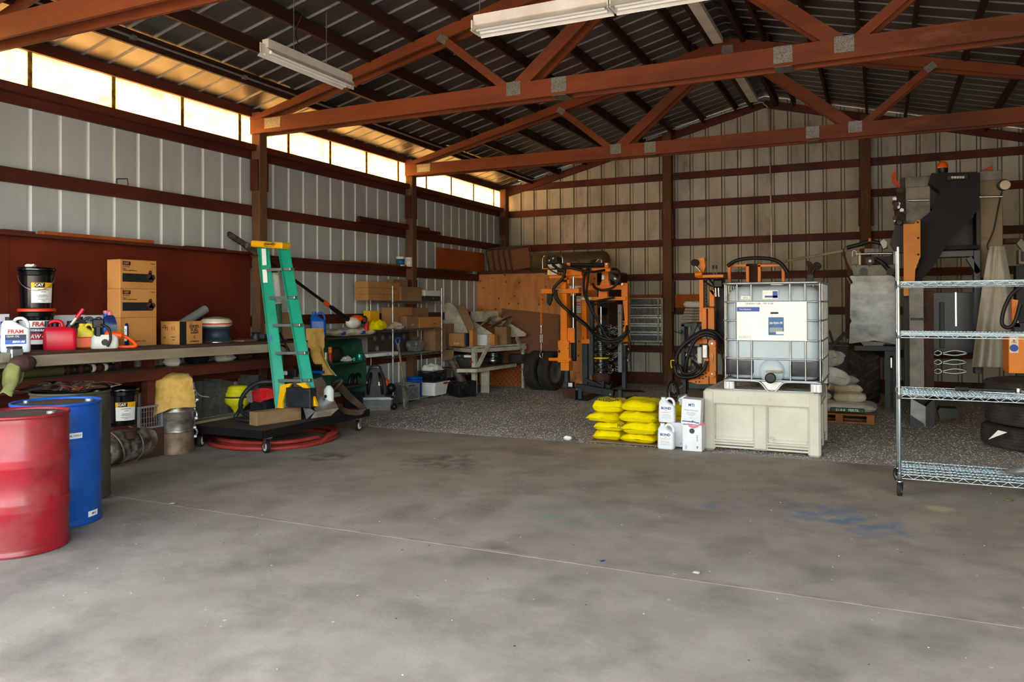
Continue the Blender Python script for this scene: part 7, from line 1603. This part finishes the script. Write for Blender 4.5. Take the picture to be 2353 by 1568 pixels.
# ================================================================ machines and stores at the right
mat('mach_white', '#8f8c85', '#706d67', rough=.55, scale=4, c3='#5b554d', s3=4, lo3=.6, hi3=.8)
mat('mach_tan', '#857860', '#7f7059', rough=.6, scale=3, c3='#5c4f3e', s3=4, lo3=.6, hi3=.8)
mat('mach_dark', '#111113', '#0d0d0f', rough=.7, scale=3, bump=.1, bscale=90)
mat('mach_blue', '#1c2634', '#232b38', rough=.35, scale=3)
mat('brushed', '#86888a', '#54565a', rough=.4, metal=.7, scale=3.5, stretch=(1, 1, 1.6), lo=.35, hi=.7)
mat('flag_orange', '#c4491c', rough=.6)
mat('hood_orange', '#e08a0a', '#d07c06', rough=.45, scale=3)
# ---- white-bodied sprayer with a stainless hopper
Ys = 12.7
t = thing('sprayer', 'stainless-fronted sprayer machine with a white top housing, behind the chrome rack poles', 'machine', (gy(2005, 900, Ys).x, Ys + .2, -.03))
b = W(t); ppoly(b, [(1952, 636), (1956, 634), (2062, 632), (2062, 792), (2009, 783), (1951, 790), (1953, 745), (1957, 738), (1953, 730), (1954, 655), (1960, 650)], Ys, .5, 'brushed'); b.build('hopper', parent=t)
b = W(t); ppoly(b, [(1955, 610), (2062, 609), (2062, 632), (1962, 635)], Ys - .03, .4, 'mach_white'); hs_ = b.build('housing', parent=t)
b = W(t); pcyl(b, 1984, 624, Ys - .045, .055, .02, 'navy', 22); bolts(b, [(1968, 612), (1998, 612), (2045, 616), (1975, 631), (2038, 630), (1992, 631)], Ys - .035, .010, 'dark_grey'); b.build('round_port', parent=hs_)
for x0, y0, x1, y1, m_ in ((1956, 590, 1971, 608, 'mach_white'), (1973, 580, 1978, 609, 'white_enamel'), (2053, 578, 2057, 607, 'white_enamel'), (1986, 571, 2011, 582, 'mach_white'), (2012, 572, 2020, 582, 'grey'), (1986, 588, 2060, 609, 'black_metal'), (2047, 580, 2052, 607, 'dark_grey')):
    b = W(t); pbox(b, x0, y0, x1, y1, Ys + (.0 if x1 - x0 < 30 else .12), .08, m_); b.build('bracket', parent=t)
b = W(t); ptube(b, [(1966, 584), (2050, 583)], .018, 'steel', Ys - .02, k=1); b.build('cross_rod', parent=t)
b = W(t); ptube(b, [(1959, 590), (1959, 580), (1963, 576), (1968, 580), (1969, 588)], .008, 'white', Ys - .02); b.build('wire', parent=t)
b = W(t); pcyl(b, 1999, 600, Ys - .08, .06, .1, 'black', 18); pcyl(b, 1999, 600, Ys - .09, .022, .02, 'white', 12); b.build('knob', parent=t)
b = W(t); ptube(b, [(2012, 595), (2028, 605), (2044, 622), (2060, 634)], .032, 'black_metal', Ys - .1); pcyl(b, 2046, 624, Ys - .14, .05, .06, 'black_metal'); b.build('hose_arm', parent=t)
b = W(t); ptube(b, [(1945, 570), (1975, 562), (2000, 555), (2030, 562), (2035, 572)], .03, 'black_metal', Ys + .1); ppoly(b, [(2022, 556), (2030, 550), (2038, 556), (2038, 568), (2030, 572)], Ys, .03, 'white_enamel'); ptube(b, [(1998, 555), (1999, 548)], .02, 'hood_orange', Ys + .05, k=1); b.build('boom_joint', parent=t)
b = W(t); ppoly(b, [(1938, 568), (1946, 600), (1960, 630), (1958, 655), (1949, 640), (1944, 610), (1936, 585)], Ys + .1, .1, 'rusty'); ppoly(b, [(1943, 636), (1954, 655), (1956, 735), (1950, 780), (1942, 778)], Ys + .15, .1, 'rusty'); b.build('side_plate', parent=t)
b = W(t); ppoly(b, [(1975, 784), (2035, 787), (2028, 795), (1985, 795)], Ys + .05, .3, 'mach_white'); b.build('drain_pan', parent=t)
b = W(t); pbox(b, 1963, 796, 2062, 806, Ys + .1, .5, 'slate'); b.build('chassis_beam', parent=t)
for x0, x1 in ((2033, 2045), (2052, 2062)):
    b = W(t); a = gy(x0, 806, Ys + .1); c = gy(x1, 806, Ys + .1); b.bb((a.x, Ys + .1, -.02), (c.x, Ys + .2, a.z), 'slate'); b.build('leg', parent=t)
b = W(t); pbox(b, 2034, 806, 2062, 818, Ys + .12, .08, 'slate'); pbox(b, 2046, 822, 2050, 846, Ys + .12, .03, 'steel'); pbox(b, 2040, 850, 2062, 905, Ys + .2, .1, 'black_metal'); b.build('undercarriage', parent=t)
b = W(t); ptube(b, [(1765, 612), (1860, 590), (1950, 571), (1975, 566)], .022, 'wood_pale', 14.2, k=1) if 0 else b.cyl(gy(1690, 622, 14.9), gy(1985, 568, Ys + .3), .02, 'wood_pale', n=8); b.build('long_pole', parent=t)
# tractor tyre with chevron lugs
Yt = 13.45; q = gy(1982, 860, Yt)
t = thing('tractor_tyre', 'large tractor tyre with chevron lugs under the sprayer', 'tyre', (gy(1985, 860, Yt).x, Yt + .55, .53))
R_ = .56; hw = .23
b = MB(); b.lathe([(.3, -hw * .8), (R_ * .86, -hw), (R_ * .95, -hw * .95), (R_, -hw * .7), (R_ * 1.01, 0), (R_, hw * .7), (R_ * .95, hw * .95), (R_ * .86, hw), (.3, hw * .8)], 48, 'tyre', T=ry(PI / 2), cap=False); b.build('carcass', parent=t)
mat('lug', '#4a4038', '#2e2823', rough=.9, scale=6)
for k in range(22):
    for s in (-1, 1):
        a = 2 * PI * (k + (.5 if s > 0 else 0)) / 22; b = MB(); pts = []
        for j in range(4):
            u = j / 3; x = s * hw * (.04 + .9 * u); aa = a + .26 * u; r0, r1 = R_ * (1.0 - .03 * u * u), R_ * (1.07 - .05 * u * u)
            for da in (-.045, .045): pts += [(x, -math.cos(aa + da) * r0, math.sin(aa + da) * r0), (x, -math.cos(aa + da) * r1, math.sin(aa + da) * r1)]
        fs = []
        for j in range(3): o_ = j * 4; fs += [(o_ + 1, o_ + 3, o_ + 7, o_ + 5), (o_, o_ + 1, o_ + 5, o_ + 4), (o_ + 3, o_ + 2, o_ + 6, o_ + 7)]
        fs += [(0, 2, 3, 1), (12, 13, 15, 14)]; b.add(pts, fs, 'lug'); b.build('lug', parent=t)
b = MB(); b.cyl((-.2, 0, 0), (.2, 0, 0), .3, 'rusty', n=24); b.build('rim', parent=t)
t = thing('steel_trestle', 'dark diagonal steel frame standing in shadow left of the tractor tyre', 'frame', (gy(1925, 890, 14.3).x, 14.3, -.03))
b = W(t); pbeam(b, (1895, 815), (1942, 765), 14.3, .06, .06, 'black_metal'); pbeam(b, (1905, 760), (1915, 790), 14.35, .04, .04, 'rusty'); b.build('diagonal', parent=t)
b = W(t); pbox(b, 1890, 788, 1965, 793, 14.35, .08, 'black_metal'); b.build('top_bar', parent=t)
for x in (1893, 1955):
    b = W(t); a = gy(x, 792, 14.35); b.bb((a.x - .03, 14.32, -.02), (a.x + .03, 14.4, a.z), 'black_metal'); b.build('leg', parent=t)
b = W(t); a = gy(1890, 793, 14.45); c = gy(1950, 793, 14.45); b.bb((a.x, 14.45, .0), (c.x, 14.6, a.z - .02), 'black'); b.build('back_box', parent=t)
# ---- sacks on the pallet and behind the bin
q0 = gz(1912, 975, -.02); q1 = gz(2010, 975, -.02); pw = q1.x - q0.x + .35; px_ = q1.x - pw / 2; py_ = q1.y + .35
t = thing('wooden_pallet', 'small orange-brown wooden pallet on the gravel behind the cream bin', 'pallet', (px_, py_, -.02))
mat('pallet_wood', '#a56a38', '#8c5529', rough=.8, scale=5)
for k in range(5): b = MB(); b.box((0, -.34 + k * .17, .112), (pw, .12, .018), 'pallet_wood'); b.build('deck_board', parent=t)
for x in (-pw / 2 + .05, 0, pw / 2 - .05):
    b = MB(); b.box((x, 0, .06), (.09, .8, .085), 'pallet_wood'); b.build('stringer', parent=t)
for k in (-1, 0, 1): b = MB(); b.box((0, k * .34, .009), (pw, .1, .018), 'pallet_wood'); b.build('bottom_board', parent=t)
mat('sack_print', '#d6d4cb', '#bfbcb2', rough=.5, scale=4, bump=.3, bscale=14); mat('print_green', '#17523c', rough=.5)
sk = sack('fertiliser_sack', 'white and dark green printed sack lying on the pallet', (px_ + .02, py_ - .05, .101), .0, pw + .02, .7, .14, 'sack_print', 41, crumple=.012)
b = MB(); b.box((.08, -.335, .05), (.42, .03, .06), 'print_green', r=.01); lb_ = b.build('print_band', parent=sk); text('21-0-0   FERTIL', .045, 'white', lb_, (.08, -.3525, .05), FRONT, bold=.001)
for k, (dx, dy, dz, w_, lab, mm) in enumerate(((.12, -.08, .235, .42, 'tan-topped clear sack at the front of the pallet pile', 'sack_clear'), (-.32, -.02, .235, .4, 'pale sack at the left front of the pallet pile', 'sack_clear'), (.05, .12, .33, .4, 'tan sack on the second layer of the pallet pile', 'sack_clear'), (-.28, .15, .35, .38, 'brownish sack at the upper left of the pallet pile', 'sack_clear'), (-.02, .3, .42, .42, 'grey sack at the back of the pallet pile', 'sack_white'))):
    sack('filled_sack', lab, (px_ + dx, py_ + dy, dz), k * .2, w_, .36, .13, mm, 50 + k, 'sacks piled on the pallet', crumple=.014)
for k, (px, py, Y_, dz, lab, a_) in enumerate(((1908, 884, 10.3, 0, 'lower white woven sack drooping beside the bulk tank', .5), (1902, 846, 10.3, 0, 'upper white woven sack drooping beside the bulk tank', -.4))):
    p = gy(px, py, Y_); b = MB(); pillow(b, .42, .28, .20, 'sack_white', 70 + k, crumple=.02); o = b.build('woven_sack'); tag(o, lab, 'sack', loc=(p.x - .02, Y_ + .1, p.z - (.0 if k else .0)), rot=(.0, a_ * .5, a_))
zs0 = gy(1918, 884, 10.35).z; st = thing('sack_stand', 'dark box stand behind the cream bin holding two woven sacks', 'stand', (gy(1905, 900, 10.4).x, 10.45, -.02)); b = W(st); b.box((gy(1872, 900, 10.4).x, 10.45, zs0 / 2 - .02), (.26, .5, zs0 - .01), 'rusty', r=.01); b.build('body', parent=st); b = W(st); b.box((gy(1872, 900, 10.4).x, 10.45, zs0 - .03), (.3, .54, .02), 'wood_old'); b.build('lid', parent=st)
# ---- tall black and white harvester
Yh = 11.9
t = thing('harvester', 'tall black and white straddle harvester with an orange hood and beacon at the right', 'harvester', (gy(2190, 900, Yh).x, Yh + .4, -.03))
b = W(t); ppoly(b, [(2134, 420), (2140, 398), (2245, 395), (2250, 400), (2250, 480), (2180, 555), (2148, 608), (2120, 640), (2118, 685), (2103, 685), (2103, 640), (2115, 605), (2115, 505), (2140, 485), (2160, 440)], Yh - .1, .5, 'mach_dark'); b.build('black_shroud', parent=t, label='angular matt black shroud')
b = W(t); pbox(b, 2082, 405, 2137, 570, Yh + .15, .6, 'mach_white'); b.build('left_tower', parent=t)
b = W(t); pbox(b, 2084, 404, 2137, 431, Yh + .12, .05, 'mach_white', r=.006); b.build('tower_cap', parent=t)
b = W(t); pbox(b, 2249, 393, 2303, 640, Yh + .15, .6, 'mach_tan'); b.build('right_tower', parent=t, label='dusty tan tower panel')
b = W(t); pbox(b, 2249, 391, 2302, 416, Yh + .12, .05, 'mach_white', r=.006); b.build('tower_cap', parent=t)
for x0, y0, x1 in ((2086, 461, 2136), (2250, 453, 2304)):
    b = W(t); ptube(b, [(x0, y0), (x1, y0 - 1)], .014, 'steel', Yh + .08, k=1); b.build('grab_bar', parent=t)
b = W(t); pbox(b, 2246, 397, 2252, 860, Yh + .1, .4, 'black_metal'); b.build('edge_frame', parent=t)
b = W(t); pbox(b, 2135, 402, 2160, 480, Yh + .2, .4, 'black_metal'); pbox(b, 2150, 500, 2247, 575, Yh + .5, .2, 'black'); b.build('inner_frame', parent=t)
b = W(t); ppoly(b, [(2076, 515), (2100, 515), (2109, 505), (2115, 508), (2115, 590), (2103, 620), (2102, 652), (2093, 655), (2091, 680), (2077, 680)], Yh - .3, .22, 'hood_orange'); hd = b.build('orange_hood', parent=t, label='orange hood panel')
b = W(t); bolts(b, [(2109, 511), (2110, 547), (2110, 585)], Yh - .31, .014, 'ink'); b.build('bolt', parent=hd)
# beacon, light bar, lamp, flags
p = gy(2166, 386, Yh + .1); b = MB(); b.T = tr(-t.location[0], -t.location[1], -t.location[2])
mat('beacon', '#e04a08', '#ff7a18', rough=.12, scale=3, coat=.5)
b.lathe([(.05, -.09), (.066, -.05), (.066, -.005)], 20, 'black', T=tr(p.x, p.y, p.z)); b.lathe([(.065, -.004), (.068, .03), (.055, .065), (.03, .085), (0, .09)], 20, 'beacon', T=tr(p.x, p.y, p.z), cap=False); b.build('beacon', parent=t, label='orange domed beacon')
b = W(t); pbox(b, 2176, 401, 2224, 415, Yh - .14, .05, 'black'); lb_ = b.build('light_bar', parent=t)
for k in range(5): b = W(t); pbox(b, 2186 + k * 6.2, 405, 2191 + k * 6.2, 410, Yh - .15, .02, 'galv', r=0); b.build('led', parent=lb_)
b = W(t); pcyl(b, 2307, 424, Yh - .02, .07, .1, 'black', 18); lp = b.build('work_lamp', parent=t); b = W(t); pcyl(b, 2310, 425, Yh - .05, .06, .04, 'sack_clear', 18); b.build('lens', parent=lp)
b = W(t); ptube(b, [(2302, 440), (2293, 480), (2283, 530), (2270, 560), (2270, 572), (2282, 582)], .008, 'hose', Yh + .1); b.build('lamp_cable', parent=t)
for pl in ([(2048, 402), (2058, 392), (2061, 415), (2070, 425), (2066, 434), (2050, 420)], [(2255, 392), (2282, 378), (2282, 392)]):
    b = W(t); ppoly(b, pl, Yh + .3, .02, 'flag_orange'); b.build('flag', parent=t)
b = W(t); pbox(b, 2070, 408, 2084, 560, Yh + .2, .3, 'black_metal'); ppoly(b, [(2055, 470), (2064, 430), (2076, 440), (2078, 520), (2056, 515)], Yh + .1, .2, 'rusty'); ppoly(b, [(2058, 515), (2078, 520), (2078, 580), (2060, 582), (2045, 560)], Yh + .15, .2, 'black_metal'); b.build('side_gear', parent=t)
b = W(t); R = random.Random(12)
for k in range(22): pcyl(b, R.uniform(2055, 2080), R.uniform(435, 515), Yh + R.uniform(.0, .1), R.uniform(.012, .035), .08, ('black', 'rusty', 'galv', 'black_metal')[k % 4], 8)
o = b.build('fittings', parent=t); o['kind'] = 'stuff'
b = W(t); pbox(b, 2158, 563, 2250, 575, Yh + .0, .2, 'mach_dark'); pbox(b, 2140, 575, 2250, 592, Yh + .05, .3, 'mach_blue'); b.build('cross_member', parent=t)
for pts in ([(2150, 592), (2140, 610)], [(2225, 592), (2248, 628)]):
    b = W(t); pbeam(b, pts[0], pts[1], Yh + .05, .07, .1, 'mach_blue'); b.build('gusset', parent=t)
b = W(t); pbox(b, 2240, 575, 2253, 860, Yh + .0, .2, 'mach_blue'); b.build('right_post', parent=t)
b = W(t); pbox(b, 2145, 672, 2240, 810, Yh + .55, .1, 'mach_blue'); pbox(b, 2195, 672, 2198, 750, Yh + .53, .02, 'steel', r=0); pbox(b, 2160, 695, 2170, 800, Yh + .5, .04, 'black'); b.build('inner_panel', parent=t)
# lower white column
b = W(t); pbox(b, 2091, 655, 2122, 915, 11.55, .35, 'mach_white'); pbox(b, 2092, 676, 2118, 693, 11.545, .02, 'grey', r=0); pbox(b, 2092, 731, 2124, 736, 11.53, .03, 'dark_grey', r=0); b.build('white_column', parent=t)
b = W(t); pbox(b, 2122, 668, 2145, 900, 11.62, .35, 'rusty'); b.build('brown_column', parent=t)
b = W(t); ppoly(b, [(2093, 916), (2127, 935), (2127, 990), (2091, 975)], 11.45, .3, 'brushed'); ppoly(b, [(2127, 935), (2148, 915), (2148, 975), (2127, 990)], 11.46, .3, 'black_metal'); b.build('foot_shoe', parent=t)
b = W(t); ppoly(b, [(2091, 953), (2124, 975), (2124, 985), (2091, 978)], 11.44, .02, 'mach_blue'); b.build('shoe_edge', parent=t)
for k in range(3):
    for x0, x1 in ((2146, 2164), (2167, 2222)):
        b = W(t); y = 812 + k * 21; ptube(b, [(x0, y - 1), ((x0 + x1) / 2, y - 6), (x1, y), ((x0 + x1) / 2, y + 5), (x0, y + 2)], .014, 'galv', Yh + .1, k=5); b.build('coil_spring', parent=t)
b = W(t); ppoly(b, [(2155, 945), (2160, 938), (2200, 940), (2205, 960), (2160, 965)], 11.6, .3, 'black'); b.build('axle_housing', parent=t)
b = W(t); pbox(b, 2078, 640, 2092, 900, Yh + .05, .3, 'black_metal'); b.build('rear_leg', parent=t)
# tarp over the right side
a = gy(2262, 568, 11.5); c = gy(2332, 845, 11.3)
def tp(u, v):
    xl = 2275 - 42 * v ** .8; xr = 2308 + 12 * v; p = gy(xl + (xr - xl) * u + (16 * math.sin(PI * v * .9) * u if v < .6 else 16 * math.sin(PI * .54) * u), 566 + 278 * v, 11.45 + (.05 * math.sin(u * 13 + v * 3) + .12 * noise.noise(Vector((u * 4, v * 1.6, 2)))) * (.3 + v) + .2 * abs(u - .5)); return p
mat('tarp', '#b7b3a9', '#9c978b', rough=.7, scale=3)
b = MB(); b.grid(lambda u, v: tp(u, v), 40, 30, 'tarp'); b.grid(lambda u, v: tp(u, v) + Vector((0, .012, 0)), 40, 30, 'tarp'); o = b.build('white_tarp'); tag(o, 'off-white folded tarp hanging down the right side of the harvester', 'tarp')
# orange cabinet and grey machine at the right edge
Yo = 10.55; t = thing('orange_cabinet', 'orange machine cabinet with warning stickers at the right edge', 'cabinet', (gy(2345, 850, Yo).x, Yo + .2, -.03))
b = W(t); pbox(b, 2318, 772, 2420, 858, Yo, .5, 'orange'); b.build('housing', parent=t); b = W(t); pbox(b, 2320, 776, 2340, 811, Yo - .004, .005, 'white', r=0); lb_ = b.build('warning_label', parent=t)
b = W(t); ppoly(b, [(2322.5, 789), (2329.5, 777.5), (2337, 789)], Yo - .008, .004, 'cat_yellow'); pcyl(b, 2330, 800, Yo - .008, .042, .004, 'label_blue', 20); b.build('print_block', parent=lb_); text('!', .05, 'ink', lb_, tuple(gy(2330, 785, Yo - .010) - t.location), FRONT, bold=.001)
b = W(t); a = gy(2335, 858, Yo); b.bb((a.x + .02, Yo + .1, -.02), (a.x + .1, Yo + .2, a.z), 'black_metal'); b.bb((a.x + .4, Yo + .1, -.02), (a.x + .48, Yo + .2, a.z), 'black_metal'); b.build('leg', parent=t)
b = W(t); ppoly(b, [(2325, 688), (2340, 690), (2334, 720), (2345, 752), (2326, 752)], Yo + .2, .12, 'orange'); pbox(b, 2330, 742, 2400, 772, Yo + .2, .2, 'black_metal'); b.build('upper_arm', parent=t)
b = W(t); ptube(b, [(2345, 660), (2322, 680), (2306, 715), (2303, 745), (2318, 753), (2332, 740), (2345, 700)], .022, 'hose', Yo + .05); b.build('hose', parent=t)
Yg = 11.9; t = thing('grey_carriage', 'grey bracketed machine carriage in the dark at the far right edge', 'machine', (gy(2360, 850, Yg).x, Yg + .2, -.03))
b = W(t); ppoly(b, [(2337, 560), (2347, 548), (2356, 560), (2380, 590), (2350, 578)], Yg, .1, 'mach_white'); pbox(b, 2341, 572, 2400, 607, Yg + .05, .2, 'mach_white'); pbox(b, 2347, 577, 2400, 601, Yg + .03, .02, 'black'); b.build('bracket', parent=t)
b = W(t); pbox(b, 2306, 545, 2400, 560, Yg + .3, .2, 'rusty'); pbox(b, 2335, 610, 2400, 760, Yg + .3, .2, 'black_metal'); b.build('rear_frame', parent=t)
b = W(t); a = gy(2360, 760, Yg + .3); b.bb((a.x, Yg + .35, -.02), (a.x + .1, Yg + .45, a.z), 'black_metal'); b.build('leg', parent=t)
# stack of big dark tyres
q = gz(2262, 1040, -.02); TXc, TYc = q.x + .62, q.y + .52
for k, lab in enumerate(('bottom big dark tyre of the stack behind the chrome rack', 'middle big dark tyre of the stack behind the chrome rack', 'top big dark tyre of the stack behind the chrome rack')):
    tyre('big_tyre', lab, (TXc + (.0, .04, .03)[k], TYc, .12 + .245 * k), (PI / 2, 0, k * .3), .60, .24, rim=False, grooves=5, group='big tyres stacked at the right')
b = MB(); b.add([(0, 0, 0), (.09, .02, .10), (.17, .0, .085), (0, .006, 0), (.09, .026, .10), (.17, .006, .085)], [(0, 1, 2), (5, 4, 3), (0, 3, 4, 1), (1, 4, 5, 2), (2, 5, 3, 0)], 'white'); p = gy(2271, 1010, TYc - .62); o = b.build('paper_scrap'); tag(o, 'small white torn paper leaning on the tyre stack', 'paper', loc=(p.x, TYc - .63, p.z))

# ================================================================ ceiling lamps, conduit and wires
def tube_light(nm, lab, A_, B_, w_=.16, both=True):
    t = thing(nm, lab, 'lamp', A_); A_, B_ = Vector(A_), Vector(B_); d = (B_ - A_).normalized(); s = d.cross(Vector((0, 0, 1))).normalized()
    b = W(t); b.beam(A_ + Vector((0, 0, .05)), B_ + Vector((0, 0, .05)), .075, .08, 'white_enamel'); b.build('ballast_box', parent=t)
    for k in (-1, 1):
        b = W(t); P_ = [A_ + s * (k * .02) + Vector((0, 0, .012)), A_ + s * (k * w_ / 2) + Vector((0, 0, -.055)), B_ + s * (k * w_ / 2) + Vector((0, 0, -.055)), B_ + s * (k * .02) + Vector((0, 0, .012))]
        b.add(P_ + [p + Vector((0, 0, .004)) for p in P_], [(0, 1, 2, 3), (7, 6, 5, 4)], 'white_enamel'); b.build('reflector', parent=t)
    for k in (-1, 1):
        b = W(t); b.cyl(A_ + s * (k * .035) + d * .03 - Vector((0, 0, .03)), B_ + s * (k * .035) - d * .03 - Vector((0, 0, .03)), .018, 'white', n=10); b.build('tube', parent=t)
    for e, q_ in ((A_, 1), (B_, -1)):
        b = W(t); b.box(e + Vector((0, 0, -.005)), (.01, .14, .09), 'white_enamel', T=None); b.build('end_cap', parent=t)
    return t
def hang(t, p):
    b = W(t); p = Vector(p); b.cyl(p, (p.x, p.y, roof_z(p.x) - .01), .004, 'galv', n=5); b.build('hanging_wire', parent=t)
zl = 4.02; A_ = gz(607, 112, zl); B_ = gz(806, 192, zl); B_.x = A_.x = (A_.x + B_.x) / 2; t = tube_light('tube_lamp', 'unlit two-tube fluorescent lamp running toward the second post', tuple(A_), tuple(B_), .2); hang(t, (A_.x, A_.y + .4, zl + .08)); hang(t, (B_.x, B_.y - .4, zl + .08))
A_ = gy(1090, 62, 5.6); M_ = gy(1405, 12, 5.6); E_ = gy(1660, -34, 5.6); zl = (A_.z + M_.z) / 2
for P_, Q_, lab in ((A_, M_, 'left of two unlit fluorescent lamps hung end to end across the bay'), (M_, E_, 'right of two unlit fluorescent lamps hung end to end, running out of the top')):
    t = tube_light('tube_lamp', lab, (P_.x + .01, 5.6, zl), (Q_.x - .01, 5.6, zl), .2); hang(t, (P_.x + .05, 5.6, zl + .08)); hang(t, (Q_.x - .06, 5.6, zl + .08))
rl = thing('ridge_lamp', 'long pale bluish strip lamp fixed under the roof ridge', 'lamp', (XM - .05, 8, 5.2)); b = W(rl); b.bb((XM - .15, 4.5, 5.22), (XM - .01, 11.1, 5.29), 'white_enamel'); b.build('channel', parent=rl); b = W(rl); b.bb((XM - .15, 11.7, 5.22), (XM - .01, 14.6, 5.29), 'white_enamel'); b.build('channel', parent=rl)
cd = thing('conduit', 'thin steel conduit from the corner box up the gable and down the back wall', 'conduit', (-6.9, 15.3, 3.9))
yq = 15.22; pts = [gy(1178, 412, yq), gy(1210, 416, yq), gy(1240, 408, yq), gy(1300, 380, yq), gy(1450, 328, yq), gy(1600, 281, yq), gy(1735, 238, yq), gy(1756, 240, yq), gy(1766, 254, yq), gy(1768, 300, yq), gy(1770, 400, yq), gy(1772, 500, yq), gy(1773, 600, yq)]
b = W(cd); b.tube(smooth_pts(pts, 5), .014, 'galv'); b.build('pipe', parent=cd)
b = W(cd); p = gy(1165, 412, yq - .1); b.box(p, (.22, .1, .14), 'grey', r=.01); b.build('junction_box', parent=cd)
c2 = thing('conduit', 'thin steel conduit clipped along the first roof purlin by the bright strip', 'conduit', (-6.72, 8, 4.1)); xq = XM - 5.40 + .61 + .04; b = W(c2); b.tube([(xq + .03, y, roof_z(xq) - .10) for y in np.linspace(4.3, 15.1, 14)], .014, 'galv'); b.build('pipe', parent=c2)
for y in (5.4, 6.9, 9.0, 12.9): b = W(c2); b.box((xq + .02, y, roof_z(xq) - .10), (.05, .06, .045), 'galv', r=.005); b.build('coupling', parent=c2)
b = MB(); b.tube(smooth_pts([gy(700, -30, 6.4), gy(697, 25, 6.4), gy(680, 70, 6.4), gy(688, 105, 6.4), gy(712, 128, 6.4)], 6), .006, 'black'); o = b.build('hanging_wire'); tag(o, 'thin black wire looping down to the long unlit lamp', 'wire')
p = gx(289, 428, -7.3); b = MB(); b.tube([(0, -.07, .0), (0, -.07, .05), (0, .06, .07), (0, .07, 0)], .006, 'black_metal', n=5); o = b.build('wall_hook'); tag(o, 'small bent wire hook standing on the second wall girt', 'hook', loc=(-7.35, p.y, 2.885))
# ---- litter on the floor
for k, (px, py, lab, m_, sz) in enumerate(((1305, 1010, 'crumpled white paper on the gravel edge left of the yellow sacks', 'white', .07), (2318, 1151, 'small yellow-green leaf on the concrete at the right edge', 'rag_green', .05), (398, 1158, 'pale sliver lying at the crack on the concrete', 'wood_pale', .05), (1600, 1318, 'small pale scrap on the concrete in the foreground', 'wood_pale', .03), (1385, 1290, 'tiny blue scrap on the concrete in the foreground', 'label_blue', .022))):
    q = gz(px, py, 0); b = MB(); pillow(b, sz * 1.4, sz, sz * (.7 if not k else .25), m_, 90 + k, crumple=sz * .25, nu=10, nv=8); o = b.build('litter'); tag(o, lab, 'litter', loc=(q.x, q.y, .0 if q.y < 8.38 else -.01), rot=k)
R = random.Random(21); b = MB()
for k in range(260):
    x, y = R.uniform(-5.5, 2.5), R.uniform(2.6, 8.2); s = R.uniform(.002, .006); b.box((x, y, s * .3), (s * 1.5, s, s * .6), ('wood_pale', 'joint_fill', 'dark_grey')[k % 3], T=None)
o = b.build('floor_specks', parent=fl); o['kind'] = 'stuff'
b = MB()
for k in range(160):
    y = R.uniform(8.5, 13); x = R.uniform(-6, 2); s = R.uniform(.02, .05); z = gh(x, y) + .008; a = R.random() * 6
    b.add([(x, y, z), (x + s * math.cos(a), y + s * math.sin(a), z + .008), (x + s * .6 * math.cos(a + .7), y + s * .6 * math.sin(a + .7), z)], [(0, 1, 2)], ('rusty', 'deck_brown', 'flag_orange')[k % 3 if k % 7 == 0 else k % 2])
o = b.build('fallen_leaves', parent=fl); o['kind'] = 'stuff'
